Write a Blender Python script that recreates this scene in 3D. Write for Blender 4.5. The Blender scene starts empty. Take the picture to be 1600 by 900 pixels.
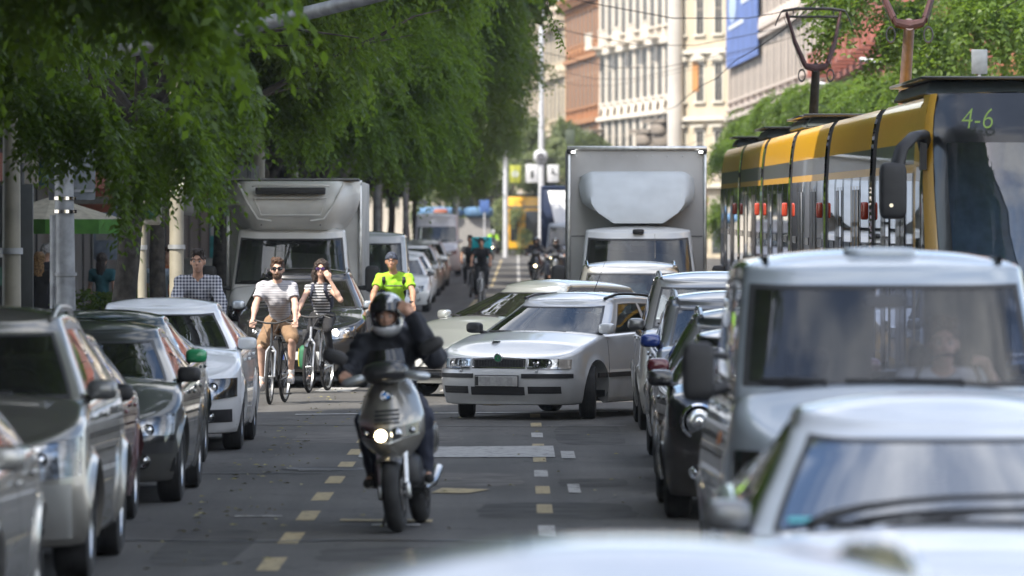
import bpy, bmesh, math, random
import numpy as np
from mathutils import Vector, Matrix

rnd = random.Random(11)
nr = np.random.RandomState(5)
S = bpy.context.scene
COL = S.collection
R = math.radians

# ------------------------------------------------------------------ camera
FPX, VX, HY, CH = 8889.0, 808.0, 371.0, 2.08      # 200 mm lens on 36 mm, street direction = +Y, camera 2.08 m up
cam_d = bpy.data.cameras.new('camera')
cam = bpy.data.objects.new('camera', cam_d); COL.objects.link(cam); S.camera = cam
cam.location = (0, 0, CH)
cam.rotation_euler = (R(90) - math.atan((450 - HY) / FPX), 0, math.atan((VX - 800) / FPX))
cam_d.sensor_width = 36; cam_d.lens = 200
cam_d.clip_start = 0.5; cam_d.clip_end = 4000
cam_d.dof.use_dof = True; cam_d.dof.focus_distance = 66; cam_d.dof.aperture_fstop = 3.6

# ------------------------------------------------------------------ sky, sun, exposure
SUN_EL, SUN_AZ = 50.0, 226.0          # azimuth clockwise from +Y: the sun stands to the left, a little behind the camera
w = bpy.data.worlds.new('World'); S.world = w; w.use_nodes = True
nt = w.node_tree; nt.nodes.clear()
sky = nt.nodes.new('ShaderNodeTexSky'); sky.sky_type = 'NISHITA'; sky.sun_disc = False
sky.sun_elevation = R(SUN_EL); sky.sun_rotation = R(SUN_AZ); sky.dust_density = 0.7; sky.ozone_density = 1.0
tc = nt.nodes.new('ShaderNodeTexCoord')
cn = nt.nodes.new('ShaderNodeTexNoise'); cn.inputs['Scale'].default_value = 2.6; cn.inputs['Detail'].default_value = 7; cn.inputs['Roughness'].default_value = .55
cr = nt.nodes.new('ShaderNodeValToRGB'); cr.color_ramp.elements[0].position = .44; cr.color_ramp.elements[1].position = .62
mx = nt.nodes.new('ShaderNodeMix'); mx.data_type = 'RGBA'
nt.links.new(tc.outputs['Generated'], cn.inputs['Vector']); nt.links.new(cn.outputs['Fac'], cr.inputs['Fac'])
nt.links.new(cr.outputs['Color'], mx.inputs['Factor']); nt.links.new(sky.outputs['Color'], mx.inputs[6])
mx.inputs[7].default_value = (8.6, 8.6, 8.7, 1)      # broken white cloud, the brightness of sunlit cumulus on the same scale as the sky
bg = nt.nodes.new('ShaderNodeBackground'); bg.inputs['Strength'].default_value = 0.125
wo = nt.nodes.new('ShaderNodeOutputWorld')
nt.links.new(mx.outputs[2], bg.inputs['Color']); nt.links.new(bg.outputs[0], wo.inputs['Surface'])
sl = bpy.data.lights.new('sun', 'SUN'); sl.energy = 3.7; sl.angle = R(.5); sl.color = (1, .93, .82)
sun = bpy.data.objects.new('sun', sl); COL.objects.link(sun)
_a = R(SUN_AZ); SD = Vector((math.sin(_a) * math.cos(R(SUN_EL)), math.cos(_a) * math.cos(R(SUN_EL)), math.sin(R(SUN_EL))))
sun.rotation_euler = SD.to_track_quat('Z', 'Y').to_euler()
S.view_settings.view_transform = 'Standard'; S.view_settings.look = 'None'; S.view_settings.gamma = 1
S.view_settings.use_curve_mapping = False; S.view_settings.exposure = 1.28
S.render.engine = 'CYCLES'
S.cycles.use_denoising = True
try: S.cycles.denoiser = 'OPENIMAGEDENOISE'
except Exception: pass
S.cycles.max_bounces = 7; S.cycles.transparent_max_bounces = 14; S.cycles.diffuse_bounces = 3
S.cycles.glossy_bounces = 3; S.cycles.transmission_bounces = 4; S.cycles.caustics_reflective = False
S.cycles.caustics_refractive = False; S.cycles.sample_clamp_indirect = 6; S.cycles.blur_glossy = .5

# ------------------------------------------------------------------ helpers
def gz(y):                                # the street climbs gently in the distance
    return 0.0035 * max(0.0, y - 100) if y < 600 else 1.75
def gx(px, d): return (px - VX) * d / FPX
def hz(py, d): return CH - (py - HY) * d / FPX

def tag(o, label=None, cat=None, group=None, kind=None):
    if label: o['label'] = label
    if cat: o['category'] = cat
    if group: o['group'] = group
    if kind: o['kind'] = kind
    return o

def thing(name, label, cat, loc=(0, 0, 0), rotz=0, group=None, kind=None):
    o = bpy.data.objects.new(name, None); COL.objects.link(o)
    o.location = loc; o.rotation_euler = (0, 0, rotz); o.empty_display_size = .2
    return tag(o, label, cat, group, kind)

def kids(o): return [c for c in bpy.data.objects if c.parent == o]
def copy_tree(o, parent=None, **kw):
    c = o.copy(); COL.objects.link(c)
    if parent: c.parent = parent
    for ch in KID.get(o.name, []):
        cc = copy_tree(ch, c)
    for k, v in kw.items(): c[k] = v
    return c
KID = {}
def setpar(o, p):
    o.parent = p; KID.setdefault(p.name, []).append(o)
def dup(root, loc, rotz=0, scale=None, label=None, group=None):
    c = copy_tree(root)
    c.location = loc; c.rotation_euler = (0, 0, rotz)
    if scale: c.scale = scale
    if label: c['label'] = label
    if group: c['group'] = group
    return c

class MB:
    def __init__(s): s.v = []; s.f = []; s.m = []
    def add(s, vs, fs, m=0):
        b = len(s.v); s.v.extend([tuple(map(float, p)) for p in vs])
        for f in fs: s.f.append(tuple(b + i for i in f)); s.m.append(m)
        return s
    def box(s, c, d, m=0, rz=0, rx=0, ry=0):
        M = Matrix.Rotation(rz, 3, 'Z') @ Matrix.Rotation(ry, 3, 'Y') @ Matrix.Rotation(rx, 3, 'X')
        vs = []
        for i in (-.5, .5):
            for j in (-.5, .5):
                for k in (-.5, .5):
                    vs.append(M @ Vector((i * d[0], j * d[1], k * d[2])) + Vector(c))
        return s.add(vs, [(0, 1, 3, 2), (4, 6, 7, 5), (0, 4, 5, 1), (2, 3, 7, 6), (0, 2, 6, 4), (1, 5, 7, 3)], m)
    def tube(s, pts, r, n=10, m=0, caps=True, flat=1.0):
        pts = [Vector(p) for p in pts]
        rs = r if isinstance(r, (list, tuple)) else [r] * len(pts)
        vs = []; up = None
        for i, p in enumerate(pts):
            a = pts[max(0, i - 1)]; b = pts[min(len(pts) - 1, i + 1)]
            t = (b - a).normalized()
            if up is None:
                up = Vector((0, 0, 1)) if abs(t.z) < .9 else Vector((0, 1, 0))
            x = t.cross(up).normalized(); y = x.cross(t).normalized(); up = y
            for k in range(n):
                an = 2 * math.pi * k / n
                vs.append(p + (x * math.cos(an) + y * math.sin(an) * flat) * rs[i])
        fs = []
        for i in range(len(pts) - 1):
            for k in range(n):
                k2 = (k + 1) % n
                fs.append((i * n + k, i * n + k2, (i + 1) * n + k2, (i + 1) * n + k))
        if caps:
            fs.append(tuple(range(n))[::-1]); fs.append(tuple((len(pts) - 1) * n + k for k in range(n)))
        return s.add(vs, fs, m)
    def lathe(s, prof, c=(0, 0, 0), axis='X', n=32, m=0, a0=0, a1=2 * math.pi, sc=(1, 1)):
        # prof: (along axis, radius)
        vs = []; full = abs(a1 - a0 - 2 * math.pi) < 1e-6; nn = n if full else n + 1
        for (h, r) in prof:
            for k in range(nn):
                a = a0 + (a1 - a0) * k / n
                u, v2 = r * math.cos(a) * sc[0], r * math.sin(a) * sc[1]
                p = {'X': (h, u, v2), 'Y': (u, h, v2), 'Z': (u, v2, h)}[axis]
                vs.append((p[0] + c[0], p[1] + c[1], p[2] + c[2]))
        fs = []
        for i in range(len(prof) - 1):
            for k in range(n):
                k2 = (k + 1) % nn if full else k + 1
                fs.append((i * nn + k, i * nn + k2, (i + 1) * nn + k2, (i + 1) * nn + k))
        return s.add(vs, fs, m)
    def ell(s, c, r, m=0, nu=16, nv=10, M=None):
        vs = []
        for j in range(nv + 1):
            t = math.pi * j / nv
            for i in range(nu):
                a = 2 * math.pi * i / nu
                p = Vector((r[0] * math.sin(t) * math.cos(a), r[1] * math.sin(t) * math.sin(a), r[2] * math.cos(t)))
                if M: p = M @ p
                vs.append(p + Vector(c))
        fs = [(j * nu + i, (j + 1) * nu + i, (j + 1) * nu + (i + 1) % nu, j * nu + (i + 1) % nu) for j in range(nv) for i in range(nu)]
        return s.add(vs, fs, m)
    def sbox(s, c, h, p=.35, m=0, nu=24, nv=14, M=None):      # rounded block (superellipsoid), h = half sizes
        def sp(v): return math.copysign(abs(v) ** p, v)
        vs = []
        for j in range(nv + 1):
            t = math.pi * j / nv
            for i in range(nu):
                a = 2 * math.pi * i / nu
                q = Vector((h[0] * sp(math.sin(t)) * sp(math.cos(a)), h[1] * sp(math.sin(t)) * sp(math.sin(a)), h[2] * sp(math.cos(t))))
                if M: q = M @ q
                vs.append(q + Vector(c))
        fs = [(j * nu + i, (j + 1) * nu + i, (j + 1) * nu + (i + 1) % nu, j * nu + (i + 1) % nu) for j in range(nv) for i in range(nu)]
        return s.add(vs, fs, m)
    def grid(s, P, m=0, skip=None, flip=False):
        P = np.asarray(P, float); a, b = P.shape[:2]; base = len(s.v)
        s.v.extend(map(tuple, P.reshape(-1, 3).tolist()))
        for i in range(a - 1):
            for j in range(b - 1):
                if skip is not None and skip(i, j): continue
                f = (base + i * b + j, base + i * b + j + 1, base + (i + 1) * b + j + 1, base + (i + 1) * b + j)
                s.f.append(f[::-1] if flip else f); s.m.append(m)
        return s
    def prism(s, poly, y0, y1, m=0, plane='XZ'):
        n = len(poly); vs = []
        for y in (y0, y1):
            for p in poly:
                vs.append({'XZ': (p[0], y, p[1]), 'YZ': (y, p[0], p[1]), 'XY': (p[0], p[1], y)}[plane])
        fs = [tuple(range(n))[::-1], tuple(range(n, 2 * n))] + [(i, (i + 1) % n, n + (i + 1) % n, n + i) for i in range(n)]
        return s.add(vs, fs, m)
    def mesh(s, name, mats, smooth=True, ang=35, bevel=0, seg=2):
        me = bpy.data.meshes.new(name)
        me.from_pydata(s.v, [], s.f)
        for mt in (mats if isinstance(mats, (list, tuple)) else [mats]): me.materials.append(mt)
        me.polygons.foreach_set('material_index', s.m)
        bm = bmesh.new(); bm.from_mesh(me)
        bmesh.ops.remove_doubles(bm, verts=bm.verts, dist=1e-5)
        bmesh.ops.recalc_face_normals(bm, faces=bm.faces)
        if bevel:
            ed = [e for e in bm.edges if len(e.link_faces) == 2 and e.calc_face_angle(0) > R(30)]
            bmesh.ops.bevel(bm, geom=ed, offset=bevel, segments=seg, affect='EDGES', profile=.5, clamp_overlap=True)
        bm.to_mesh(me); bm.free()
        if smooth:
            me.shade_smooth()
            if ang < 180: me.set_sharp_from_angle(angle=R(ang))
        me.update()
        return me
    def obj(s, name, mats, parent=None, smooth=True, ang=35, bevel=0, seg=2, loc=None, rot=None):
        o = bpy.data.objects.new(name, s.mesh(name, mats, smooth, ang, bevel, seg)); COL.objects.link(o)
        if parent: setpar(o, parent)
        if loc is not None: o.location = loc
        if rot is not None: o.rotation_euler = rot
        return o

def linkmesh(name, me, parent=None, loc=(0, 0, 0), rot=(0, 0, 0), sc=None):
    o = bpy.data.objects.new(name, me); COL.objects.link(o)
    if parent: setpar(o, parent)
    o.location = loc; o.rotation_euler = rot
    if sc: o.scale = sc
    return o

def text_mesh(txt, size, depth=.002, align='CENTER', bold=0.0):
    cu = bpy.data.curves.new('t', 'FONT'); cu.body = txt; cu.size = size; cu.extrude = depth; cu.align_x = align; cu.align_y = 'CENTER'; cu.offset = bold
    o = bpy.data.objects.new('t', cu); COL.objects.link(o)
    dg = bpy.context.evaluated_depsgraph_get()
    me = bpy.data.meshes.new_from_object(o.evaluated_get(dg))
    bpy.data.objects.remove(o); bpy.data.curves.remove(cu)
    return me
def lettering(name, txt, size, mat, parent, loc, rot=(R(90), 0, 0), depth=.003, bold=0.0, sc=None):
    me = text_mesh(txt, size, depth, bold=bold); me.name = name; me.materials.clear(); me.materials.append(mat)
    return linkmesh(name, me, parent, loc, rot, sc)

# ------------------------------------------------------------------ materials
MC = {}
def nodes(m): return m.node_tree.nodes, m.node_tree.links
def mat(name, col, rough=.6, metal=0, coat=0, var=.12, scale=8, bump=0, bscale=None, spec=None, emit=None, es=0, dirt=0, col2=None, ctrough=.03, coord='Object', sheen=0):
    if name in MC: return MC[name]
    m = bpy.data.materials.new(name); m.use_nodes = True; N, Lk = nodes(m)
    b = N['Principled BSDF']
    b.inputs['Roughness'].default_value = rough; b.inputs['Metallic'].default_value = metal
    b.inputs['Coat Weight'].default_value = coat; b.inputs['Coat Roughness'].default_value = ctrough
    if spec is not None: b.inputs['Specular IOR Level'].default_value = spec
    if emit: b.inputs['Emission Color'].default_value = (*emit, 1); b.inputs['Emission Strength'].default_value = es
    tcn = N.new('ShaderNodeTexCoord')
    no = N.new('ShaderNodeTexNoise'); no.inputs['Scale'].default_value = scale; no.inputs['Detail'].default_value = 5
    Lk.new(tcn.outputs[coord], no.inputs['Vector'])
    mxn = N.new('ShaderNodeMix'); mxn.data_type = 'RGBA'
    c2 = col2 or tuple(max(0, c * (1 - 2 * var)) for c in col)
    c1 = col if col2 else tuple(min(1, c * (1 + var)) for c in col)
    mxn.inputs[6].default_value = (*c2, 1); mxn.inputs[7].default_value = (*c1, 1)
    mr = N.new('ShaderNodeMapRange'); mr.inputs['From Min'].default_value = .32; mr.inputs['From Max'].default_value = .68
    Lk.new(no.outputs['Fac'], mr.inputs['Value']); Lk.new(mr.outputs[0], mxn.inputs['Factor'])
    out = mxn.outputs[2]
    if dirt:            # road dust settled on the lower body
        sx = N.new('ShaderNodeSeparateXYZ'); Lk.new(tcn.outputs['Object'], sx.inputs[0])
        m1 = N.new('ShaderNodeMapRange'); m1.inputs['From Min'].default_value = .75; m1.inputs['From Max'].default_value = .15
        m1.inputs['To Max'].default_value = dirt; Lk.new(sx.outputs['Z'], m1.inputs['Value'])
        n2 = N.new('ShaderNodeTexNoise'); n2.inputs['Scale'].default_value = 3; n2.inputs['Detail'].default_value = 8; Lk.new(tcn.outputs['Object'], n2.inputs['Vector'])
        mu = N.new('ShaderNodeMath'); mu.operation = 'MULTIPLY'; Lk.new(m1.outputs[0], mu.inputs[0]); Lk.new(n2.outputs['Fac'], mu.inputs[1])
        m2 = N.new('ShaderNodeMix'); m2.data_type = 'RGBA'; Lk.new(out, m2.inputs[6]); m2.inputs[7].default_value = (.16, .14, .12, 1); Lk.new(mu.outputs[0], m2.inputs['Factor'])
        out = m2.outputs[2]
        mr2 = N.new('ShaderNodeMapRange'); mr2.inputs['To Min'].default_value = rough; mr2.inputs['To Max'].default_value = .8; Lk.new(mu.outputs[0], mr2.inputs['Value']); Lk.new(mr2.outputs[0], b.inputs['Roughness'])
    Lk.new(out, b.inputs['Base Color'])
    if bump:
        n3 = N.new('ShaderNodeTexNoise'); n3.inputs['Scale'].default_value = bscale or scale * 6; n3.inputs['Detail'].default_value = 6
        Lk.new(tcn.outputs[coord], n3.inputs['Vector'])
        bp = N.new('ShaderNodeBump'); bp.inputs['Strength'].default_value = bump; bp.inputs['Distance'].default_value = .02
        Lk.new(n3.outputs['Fac'], bp.inputs['Height']); Lk.new(bp.outputs[0], b.inputs['Normal'])
    MC[name] = m; return m

def paint(name, col, metal=.5, rough=.32, dirt=.75): return mat(name, col, rough=rough, metal=metal, coat=1, var=.03, scale=2.5, dirt=dirt, ctrough=.035)

def glass_mat(name, tint=.35, col=(1, 1, 1), refl=1.0, rough=.01):
    if name in MC: return MC[name]
    m = bpy.data.materials.new(name); m.use_nodes = True; N, Lk = nodes(m); N.clear()
    tr = N.new('ShaderNodeBsdfTransparent'); tr.inputs['Color'].default_value = (tint * col[0], tint * col[1], tint * col[2], 1)
    gl = N.new('ShaderNodeBsdfGlossy'); gl.inputs['Roughness'].default_value = rough
    gl.inputs['Color'].default_value = (.95, .97, 1, 1)
    fr = N.new('ShaderNodeFresnel'); fr.inputs['IOR'].default_value = 1.55
    tcn = N.new('ShaderNodeTexCoord'); no = N.new('ShaderNodeTexNoise'); no.inputs['Scale'].default_value = 3; no.inputs['Detail'].default_value = 4
    Lk.new(tcn.outputs['Object'], no.inputs['Vector'])
    ma = N.new('ShaderNodeMath'); ma.operation = 'MULTIPLY_ADD'; ma.inputs[1].default_value = refl * 1.15; ma.inputs[2].default_value = .015
    Lk.new(fr.outputs[0], ma.inputs[0])
    df = N.new('ShaderNodeBsdfDiffuse'); df.inputs['Color'].default_value = (.35, .34, .32, 1)   # dust film
    m0 = N.new('ShaderNodeMixShader'); mr = N.new('ShaderNodeMapRange'); mr.inputs['To Max'].default_value = .07; Lk.new(no.outputs['Fac'], mr.inputs['Value'])
    Lk.new(mr.outputs[0], m0.inputs[0]); Lk.new(tr.outputs[0], m0.inputs[1]); Lk.new(df.outputs[0], m0.inputs[2])
    m1 = N.new('ShaderNodeMixShader'); Lk.new(ma.outputs[0], m1.inputs[0]); Lk.new(m0.outputs[0], m1.inputs[1]); Lk.new(gl.outputs[0], m1.inputs[2])
    o = N.new('ShaderNodeOutputMaterial'); Lk.new(m1.outputs[0], o.inputs[0])
    MC[name] = m; return m

GLASS = glass_mat('window_glass', .5, (.86, .95, .95))
GLASSD = glass_mat('tinted_glass', .2, (.8, .9, .95))
GLASSB = glass_mat('lens_glass', .85, (1, 1, 1))
BLK = mat('black_plastic', (.022, .022, .024), .5, bump=.05)
TRIM = mat('dark_trim', (.03, .03, .032), .38)
RUB = mat('tyre_rubber', (.022, .022, .022), .85, var=.3, bump=.15, bscale=60)
ALU = mat('alloy', (.55, .56, .57), .3, metal=1, var=.12)
CHR = mat('chrome', (.8, .8, .82), .08, metal=1, var=.02)
DCH = mat('headlamp_reflector', (.55, .57, .6), .15, metal=1, var=.3, scale=30)
INT = mat('interior_cloth', (.045, .046, .05), .9, var=.2, scale=20)
INTL = mat('interior_grey', (.16, .16, .165), .8)
LAMP = mat('lit_headlamp', (.9, .9, .85), .3, emit=(1, .95, .85), es=14)
LAMPW = mat('warm_lit_headlamp', (.9, .85, .7), .3, emit=(1, .82, .5), es=8)
ORG = mat('indicator_orange', (.75, .22, .03), .2, coat=1)
RED = mat('tail_red', (.4, .015, .01), .2, coat=1)
PLW = mat('plate_white', (.62, .63, .62), .4, var=.1, scale=18)
PLB = mat('plate_blue', (.03, .08, .35), .4)
PLG = mat('plate_worn_grey', (.42, .41, .40), .5, var=.12, scale=26)
UND = mat('underbody', (.015, .015, .015), .9)
# ------------------------------------------------------------------ cars
def interp(tab, x):
    return float(np.interp(x, [a for a, _ in tab], [b for _, b in tab]))
def smooth_tab(tab, k=.12):
    xs = np.linspace(tab[0][0], tab[-1][0], 240); ys = np.interp(xs, [a for a, _ in tab], [b for _, b in tab])
    n = max(3, int(k / ((xs[-1] - xs[0]) / 240))); n += 1 - n % 2
    pad = np.concatenate([np.full(n // 2, ys[0]) - (ys[1:n // 2 + 1][::-1] - ys[0]), ys, np.full(n // 2, ys[-1]) - (ys[-n // 2:-1][::-1] - ys[-1])])
    ys2 = np.convolve(pad[:len(ys) + n - 1], np.ones(n) / n, 'valid')[:len(ys)]
    return list(zip(xs.tolist(), ys2.tolist()))

class Body:
    """Lofted car body. y runs from the nose (0) to the tail (L), x across, z up."""
    def __init__(s, **k):
        d = dict(L=4.2, W=1.72, H=1.45, gc=.19, nose=[(.18, .10), (.35, .02), (.5, .0), (.6, .04), (.8, .22)], tail=[(.2, .1), (.5, 0), (1.0, .08)],
                 sh=[(0, .68), (.5, .80), (1.05, .93), (2, .96), (3.4, .99), (4.2, 1.0)], Df=.75, nf=2.5, Dr=.5, n2=3.0,
                 yw=(.86, 3.45), rw=.31, ra=.37, tw=.19, cowl=1.05, rf0=1.85, rf1=3.5, rb=4.05, wr=.56, wtop=None, Dg=.28, ng=2.3,
                 crown=.05, roofdrop=.07, rs=.07, tuck=.10, hcrown=.05, flare=.02, side=[(.07, .455), (.50, .84)], glass=GLASS, frames='body',
                 zm=.55, gtop=.93, third=None, belt_in=.045)
        d.update(k); s.__dict__.update(d)
        s.sh = smooth_tab(s.sh, .25); s.nose = smooth_tab(s.nose, .06); s.tail = smooth_tab(s.tail, .1)
    def Zs(s, t): return interp(s.sh, t)
    def hw(s, z, zs=1.0):
        w = s.W / 2
        a = max(0, (s.zm - z) / s.zm); b = max(0, (z - s.zm) / max(.1, 1.05 - s.zm))
        return w - s.tuck * a ** 1.8 - s.belt_in * b ** 1.6
    def out(s, t, z, inset=0):
        """half width and y of the outline at station t, height z"""
        w = s.hw(z) - inset
        yf = interp(s.nose, z) + inset; yr = -interp(s.tail, z) - inset
        if t < s.Df:
            q = (s.Df - t) / s.Df; a = max(0, 1 - q ** s.nf) ** (1 / s.nf); y = t + yf * (1 - t / s.Df)
        elif t > s.L - s.Dr:
            q = (t - s.L + s.Dr) / s.Dr; a = max(0, 1 - q ** s.n2) ** (1 / s.n2); y = t + yr * q
        else: a = 1; y = t
        return a * w, y
    def fy(s, x, z, off=0):
        """y of the front surface at (x,z)"""
        w = s.hw(z); a = min(1, abs(x) / w); t = s.Df * (1 - max(0, 1 - a ** s.nf) ** (1 / s.nf))
        yf = interp(s.nose, z)
        return t + yf * (1 - t / s.Df) - off
    def stations(s):
        al = np.linspace(0, .86, 16); t1 = s.Df * (1 - (1 - al ** s.nf) ** (1 / s.nf))
        ys = set(np.linspace(t1[-1], s.L - s.Dr, 44).tolist())
        for yw in s.yw:
            for c in np.linspace(0, math.pi, 21): ys.add(yw - s.ra * math.cos(c))
        ys = sorted(y for y in ys if t1[-1] < y < s.L - s.Dr)
        ys = [y for i, y in enumerate(ys) if i == 0 or y - ys[i - 1] > .004]
        a2 = np.linspace(0, .95, 8)[::-1]; t2 = s.L - s.Dr * (1 - (1 - a2 ** s.n2) ** (1 / s.n2))
        return list(t1) + ys + [t for t in t2 if t > ys[-1] + .004]
    def zlow(s, t):
        z = s.gc
        if t < .4: z += .05 * (1 - t / .4) * 0
        for yw in s.yw:
            q = s.ra ** 2 - (t - yw) ** 2
            if q > 0: z = max(z, s.rw + math.sqrt(q))
        return z
    def build(s, root, pm, name='body'):
        T = s.stations(); V = list(np.linspace(0, 1, 13)); Q = np.linspace(0, 1, 6)[1:]
        mb = MB()
        tops = []
        for sg in (-1, 1):
            P = []
            for t in T:
                zs = s.Zs(t); zl = s.zlow(t); row = []
                x, y = s.out(t, zl); arch = zl > s.gc + .002
                row.append((sg * max(0, x - (.26 if arch else .06)), y + (0 if t > .4 else .05), zl - (0 if arch else .02)))
                if arch:
                    row.append((sg * (x - .012), y, zl - .012))
                else: row.append((sg * (x - .01 if x > .01 else 0), y, zl - .008))
                for v in V:
                    z = zl + v * (zs - s.rs - zl)
                    x, y = s.out(t, z)
                    # flare round the wheel
                    fl = 0
                    for yw in s.yw:
                        dd = math.hypot(t - yw, z - s.rw) - s.ra
                        if dd < .07: fl = s.flare * max(0, 1 - max(0, dd) / .07) ** 1.5
                    row.append((sg * (x + (fl if t > s.Df * .5 else 0)), y, z))
                for q in Q:
                    ins = s.rs * (1 - math.cos(q * math.pi / 2)); z = zs - s.rs + s.rs * math.sin(q * math.pi / 2)
                    x, y = s.out(t, z, ins); row.append((sg * x, y, z))
                P.append(row)
            mb.grid(P, 0, flip=sg > 0)
            tops.append([r[-1] for r in P])
        # top sheet between the two shoulder lines
        A = np.linspace(-1, 1, 17); P = []; n0 = 0
        for i, t in enumerate(T):
            x, y, z = tops[1][i]; c = s.hcrown * min(1, (t / .5) if t < 3 else (s.L - t) / .4)
            P.append([(a * abs(x), y, z + c * (1 - abs(a) ** 2.2)) for a in A])
        lo = s.cowl + .16; hi = s.rb - .12
        mb.grid(P, 0, skip=lambda i, j: lo < T[i] and T[i + 1] < hi)
        s.T = T
        mb.obj(name, [pm, BLK], root, ang=50)
        # wheel-well liner and underbody
        ub = MB()
        ub.box((0, s.L / 2, s.gc + .05), (s.W - .62, s.L - .5, .1)); ub.box((0, s.L / 2, s.gc + .03), (s.W - .2, s.yw[1] - s.yw[0] - 2 * s.ra - .02, .06))
        for yw in s.yw:
            for sg in (-1, 1):
                Pp = []
                for c in np.linspace(-.15, math.pi + .15, 16):
                    Pp.append([(sg * (s.hw(.5) - q), yw - (s.ra + .015) * math.cos(c), s.rw + (s.ra + .015) * math.sin(c)) for q in (.05, .3)])
                ub.grid(Pp)
                ub.box((sg * (s.hw(.5) - .31), yw, s.rw + .16), (.02, 2 * s.ra, .46))
        ub.obj('underbody', UND, root)
        return s
    # --- greenhouse
    def g_out(s, fr, u):
        """fr: ('f',a) front glass, ('s',s) side, ('r',a) rear; u height 0..1"""
        uu = max(u, 0)
        ya = s.cowl + (s.rf0 - s.cowl) * (uu ** .92); yb = s.rb + (s.rf1 - s.rb) * uu ** 1.15
        wb = s.hw(1.0) - s.rs * .55
        w = wb + (s.wr - wb) * (uu ** 1.12)
        D = s.Dg; n = s.ng
        k, a = fr
        if k == 'f':
            t = D * (1 - max(0, 1 - a ** n) ** (1 / n)); x = a * w; y = ya + t
        elif k == 's':
            x = w; y = ya + D + (yb - .15 - ya - D) * a
            x = w * (1 - .025 * (abs(a - .45) / .55) ** 2)
        else:
            n = 3; t = .15 * (1 - max(0, 1 - a ** n) ** (1 / n)); x = a * w * .975; y = yb - t
        tm = min(max(y, 0), s.L)
        z0 = s.Zs(tm) - .02 + (s.hcrown * .0)
        q = min(1, max(0, (y - s.rf0) / max(.1, (s.rf1 - s.rf0))))
        ztop = s.H - s.crown - s.roofdrop * (q ** 2.2) - .05 * (1 - q) ** 6 - .055
        z = z0 + (ztop - z0) * u
        return x, y, z
    def roof_pt(s, fr, q):
        """rounding between side top and roof sheet, q 0..1"""
        x, y, z = s.g_out(fr, 1); r = .055
        x2 = x - (.05 * (1 - math.cos(q * math.pi / 2))) * (1 if fr[0] != 'f' else fr[1] ** 3)
        y2 = y + (.05 * (1 - math.cos(q * math.pi / 2)) if fr[0] == 'f' else 0) - (.05 * (1 - math.cos(q * math.pi / 2)) if fr[0] == 'r' else 0)
        return x2, y2, z + r * math.sin(q * math.pi / 2)
    def greenhouse(s, root, pm, frame=None, roof_mat=None, tint=None, fullside=True, pillarA=.90, extra=True, shade=False):
        g = tint or s.glass; fr = []; tags = []
        fa = [0, .15, .3, .45, .6, .72, .82, pillarA, .95, .98, 1.0]
        for a in fa: fr.append(('f', a))
        iF = fa.index(pillarA)
        ss = [0.02]
        wins = list(s.side) + ([s.third] if s.third else [])
        for (p, q) in wins: ss += list(np.linspace(p, q, 8))
        ss += [.94, .98]; ss = sorted(set(np.round(ss, 4)))
        base = len(fr)
        for a in ss: fr.append(('s', a))
        wi = [(base + ss.index(round(p, 4)), base + ss.index(round(q, 4))) for p, q in wins]
        rb0 = len(fr)
        ra_ = [.999, .97, .9, .8, .6, .4, .2, 0]
        for a in ra_: fr.append(('r', a))
        us = [-.06, 0, .07] + list(np.linspace(.07, s.gtop, 9))[1:] + [1.0]
        u0, u1 = 2, len(us) - 2
        def skip(i, j):
            if not (u0 <= j < u1): return False
            if i < iF: return True
            for p, q in wi:
                if p <= i < q: return True
            if rb0 + 2 <= i: return True
            return False
        mb = MB(); mf = MB()
        for sg in (-1, 1):
            P = []
            for f in fr:
                row = [(sg * x, y, z) for (x, y, z) in (s.g_out(f, u) for u in us)]
                row += [(sg * x, y, z) for (x, y, z) in (s.roof_pt(f, q) for q in (.25, .5, .75, 1))]
                P.append(row)
            if frame:   # black pillars and window frame between the belt and the roof
                mf.grid(P, 0, skip=lambda i, j: skip(i, j) or j > u1 or not (base <= i < rb0), flip=sg > 0)
                mb.grid(P, 0, skip=lambda i, j: skip(i, j) or (base <= i < rb0 and j <= u1), flip=sg > 0)
            else: mb.grid(P, 0, skip=skip, flip=sg > 0)
        rw = [s.roof_pt(f, 1) for f in fr]; A = np.linspace(-1, 1, 15); P = []
        for (x, y, z) in rw:
            L_ = max(.01, s.rf1 - s.rf0); q = min(1, max(0, (y - s.rf0) / L_)); c = s.crown * min(1, 6 * q + .02) * min(1, 8 * (1 - q) + .02)
            P.append([(a * x, y, z + c * (1 - abs(a) ** 2.4)) for a in A])
        mr = MB().grid(P)
        mb.obj('pillars', pm, root, ang=60)
        mr.v += []; ro = mr.obj('roof', roof_mat or pm, root, ang=60)
        if frame: mf.obj('window_frame', frame, root, ang=60)
        # glass
        def pane(i0, i1, sgs, name, full=False):
            P = []
            if full:
                idx = list(range(i1, i0, -1)); cols = [(-1, fr[i]) for i in idx] + [(1, fr[i]) for i in range(i0, i1 + 1)]
            else: cols = [(sgs, fr[i]) for i in range(i0, i1 + 1)]
            for sg, f in cols: P.append([(sg * x, y, z) for (x, y, z) in (s.g_out(f, u) for u in us[u0:u1 + 1])])
            P = np.array(P); m = MB().grid(P)
            o = m.obj(name, g, root, ang=180)
            return P, o
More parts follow.
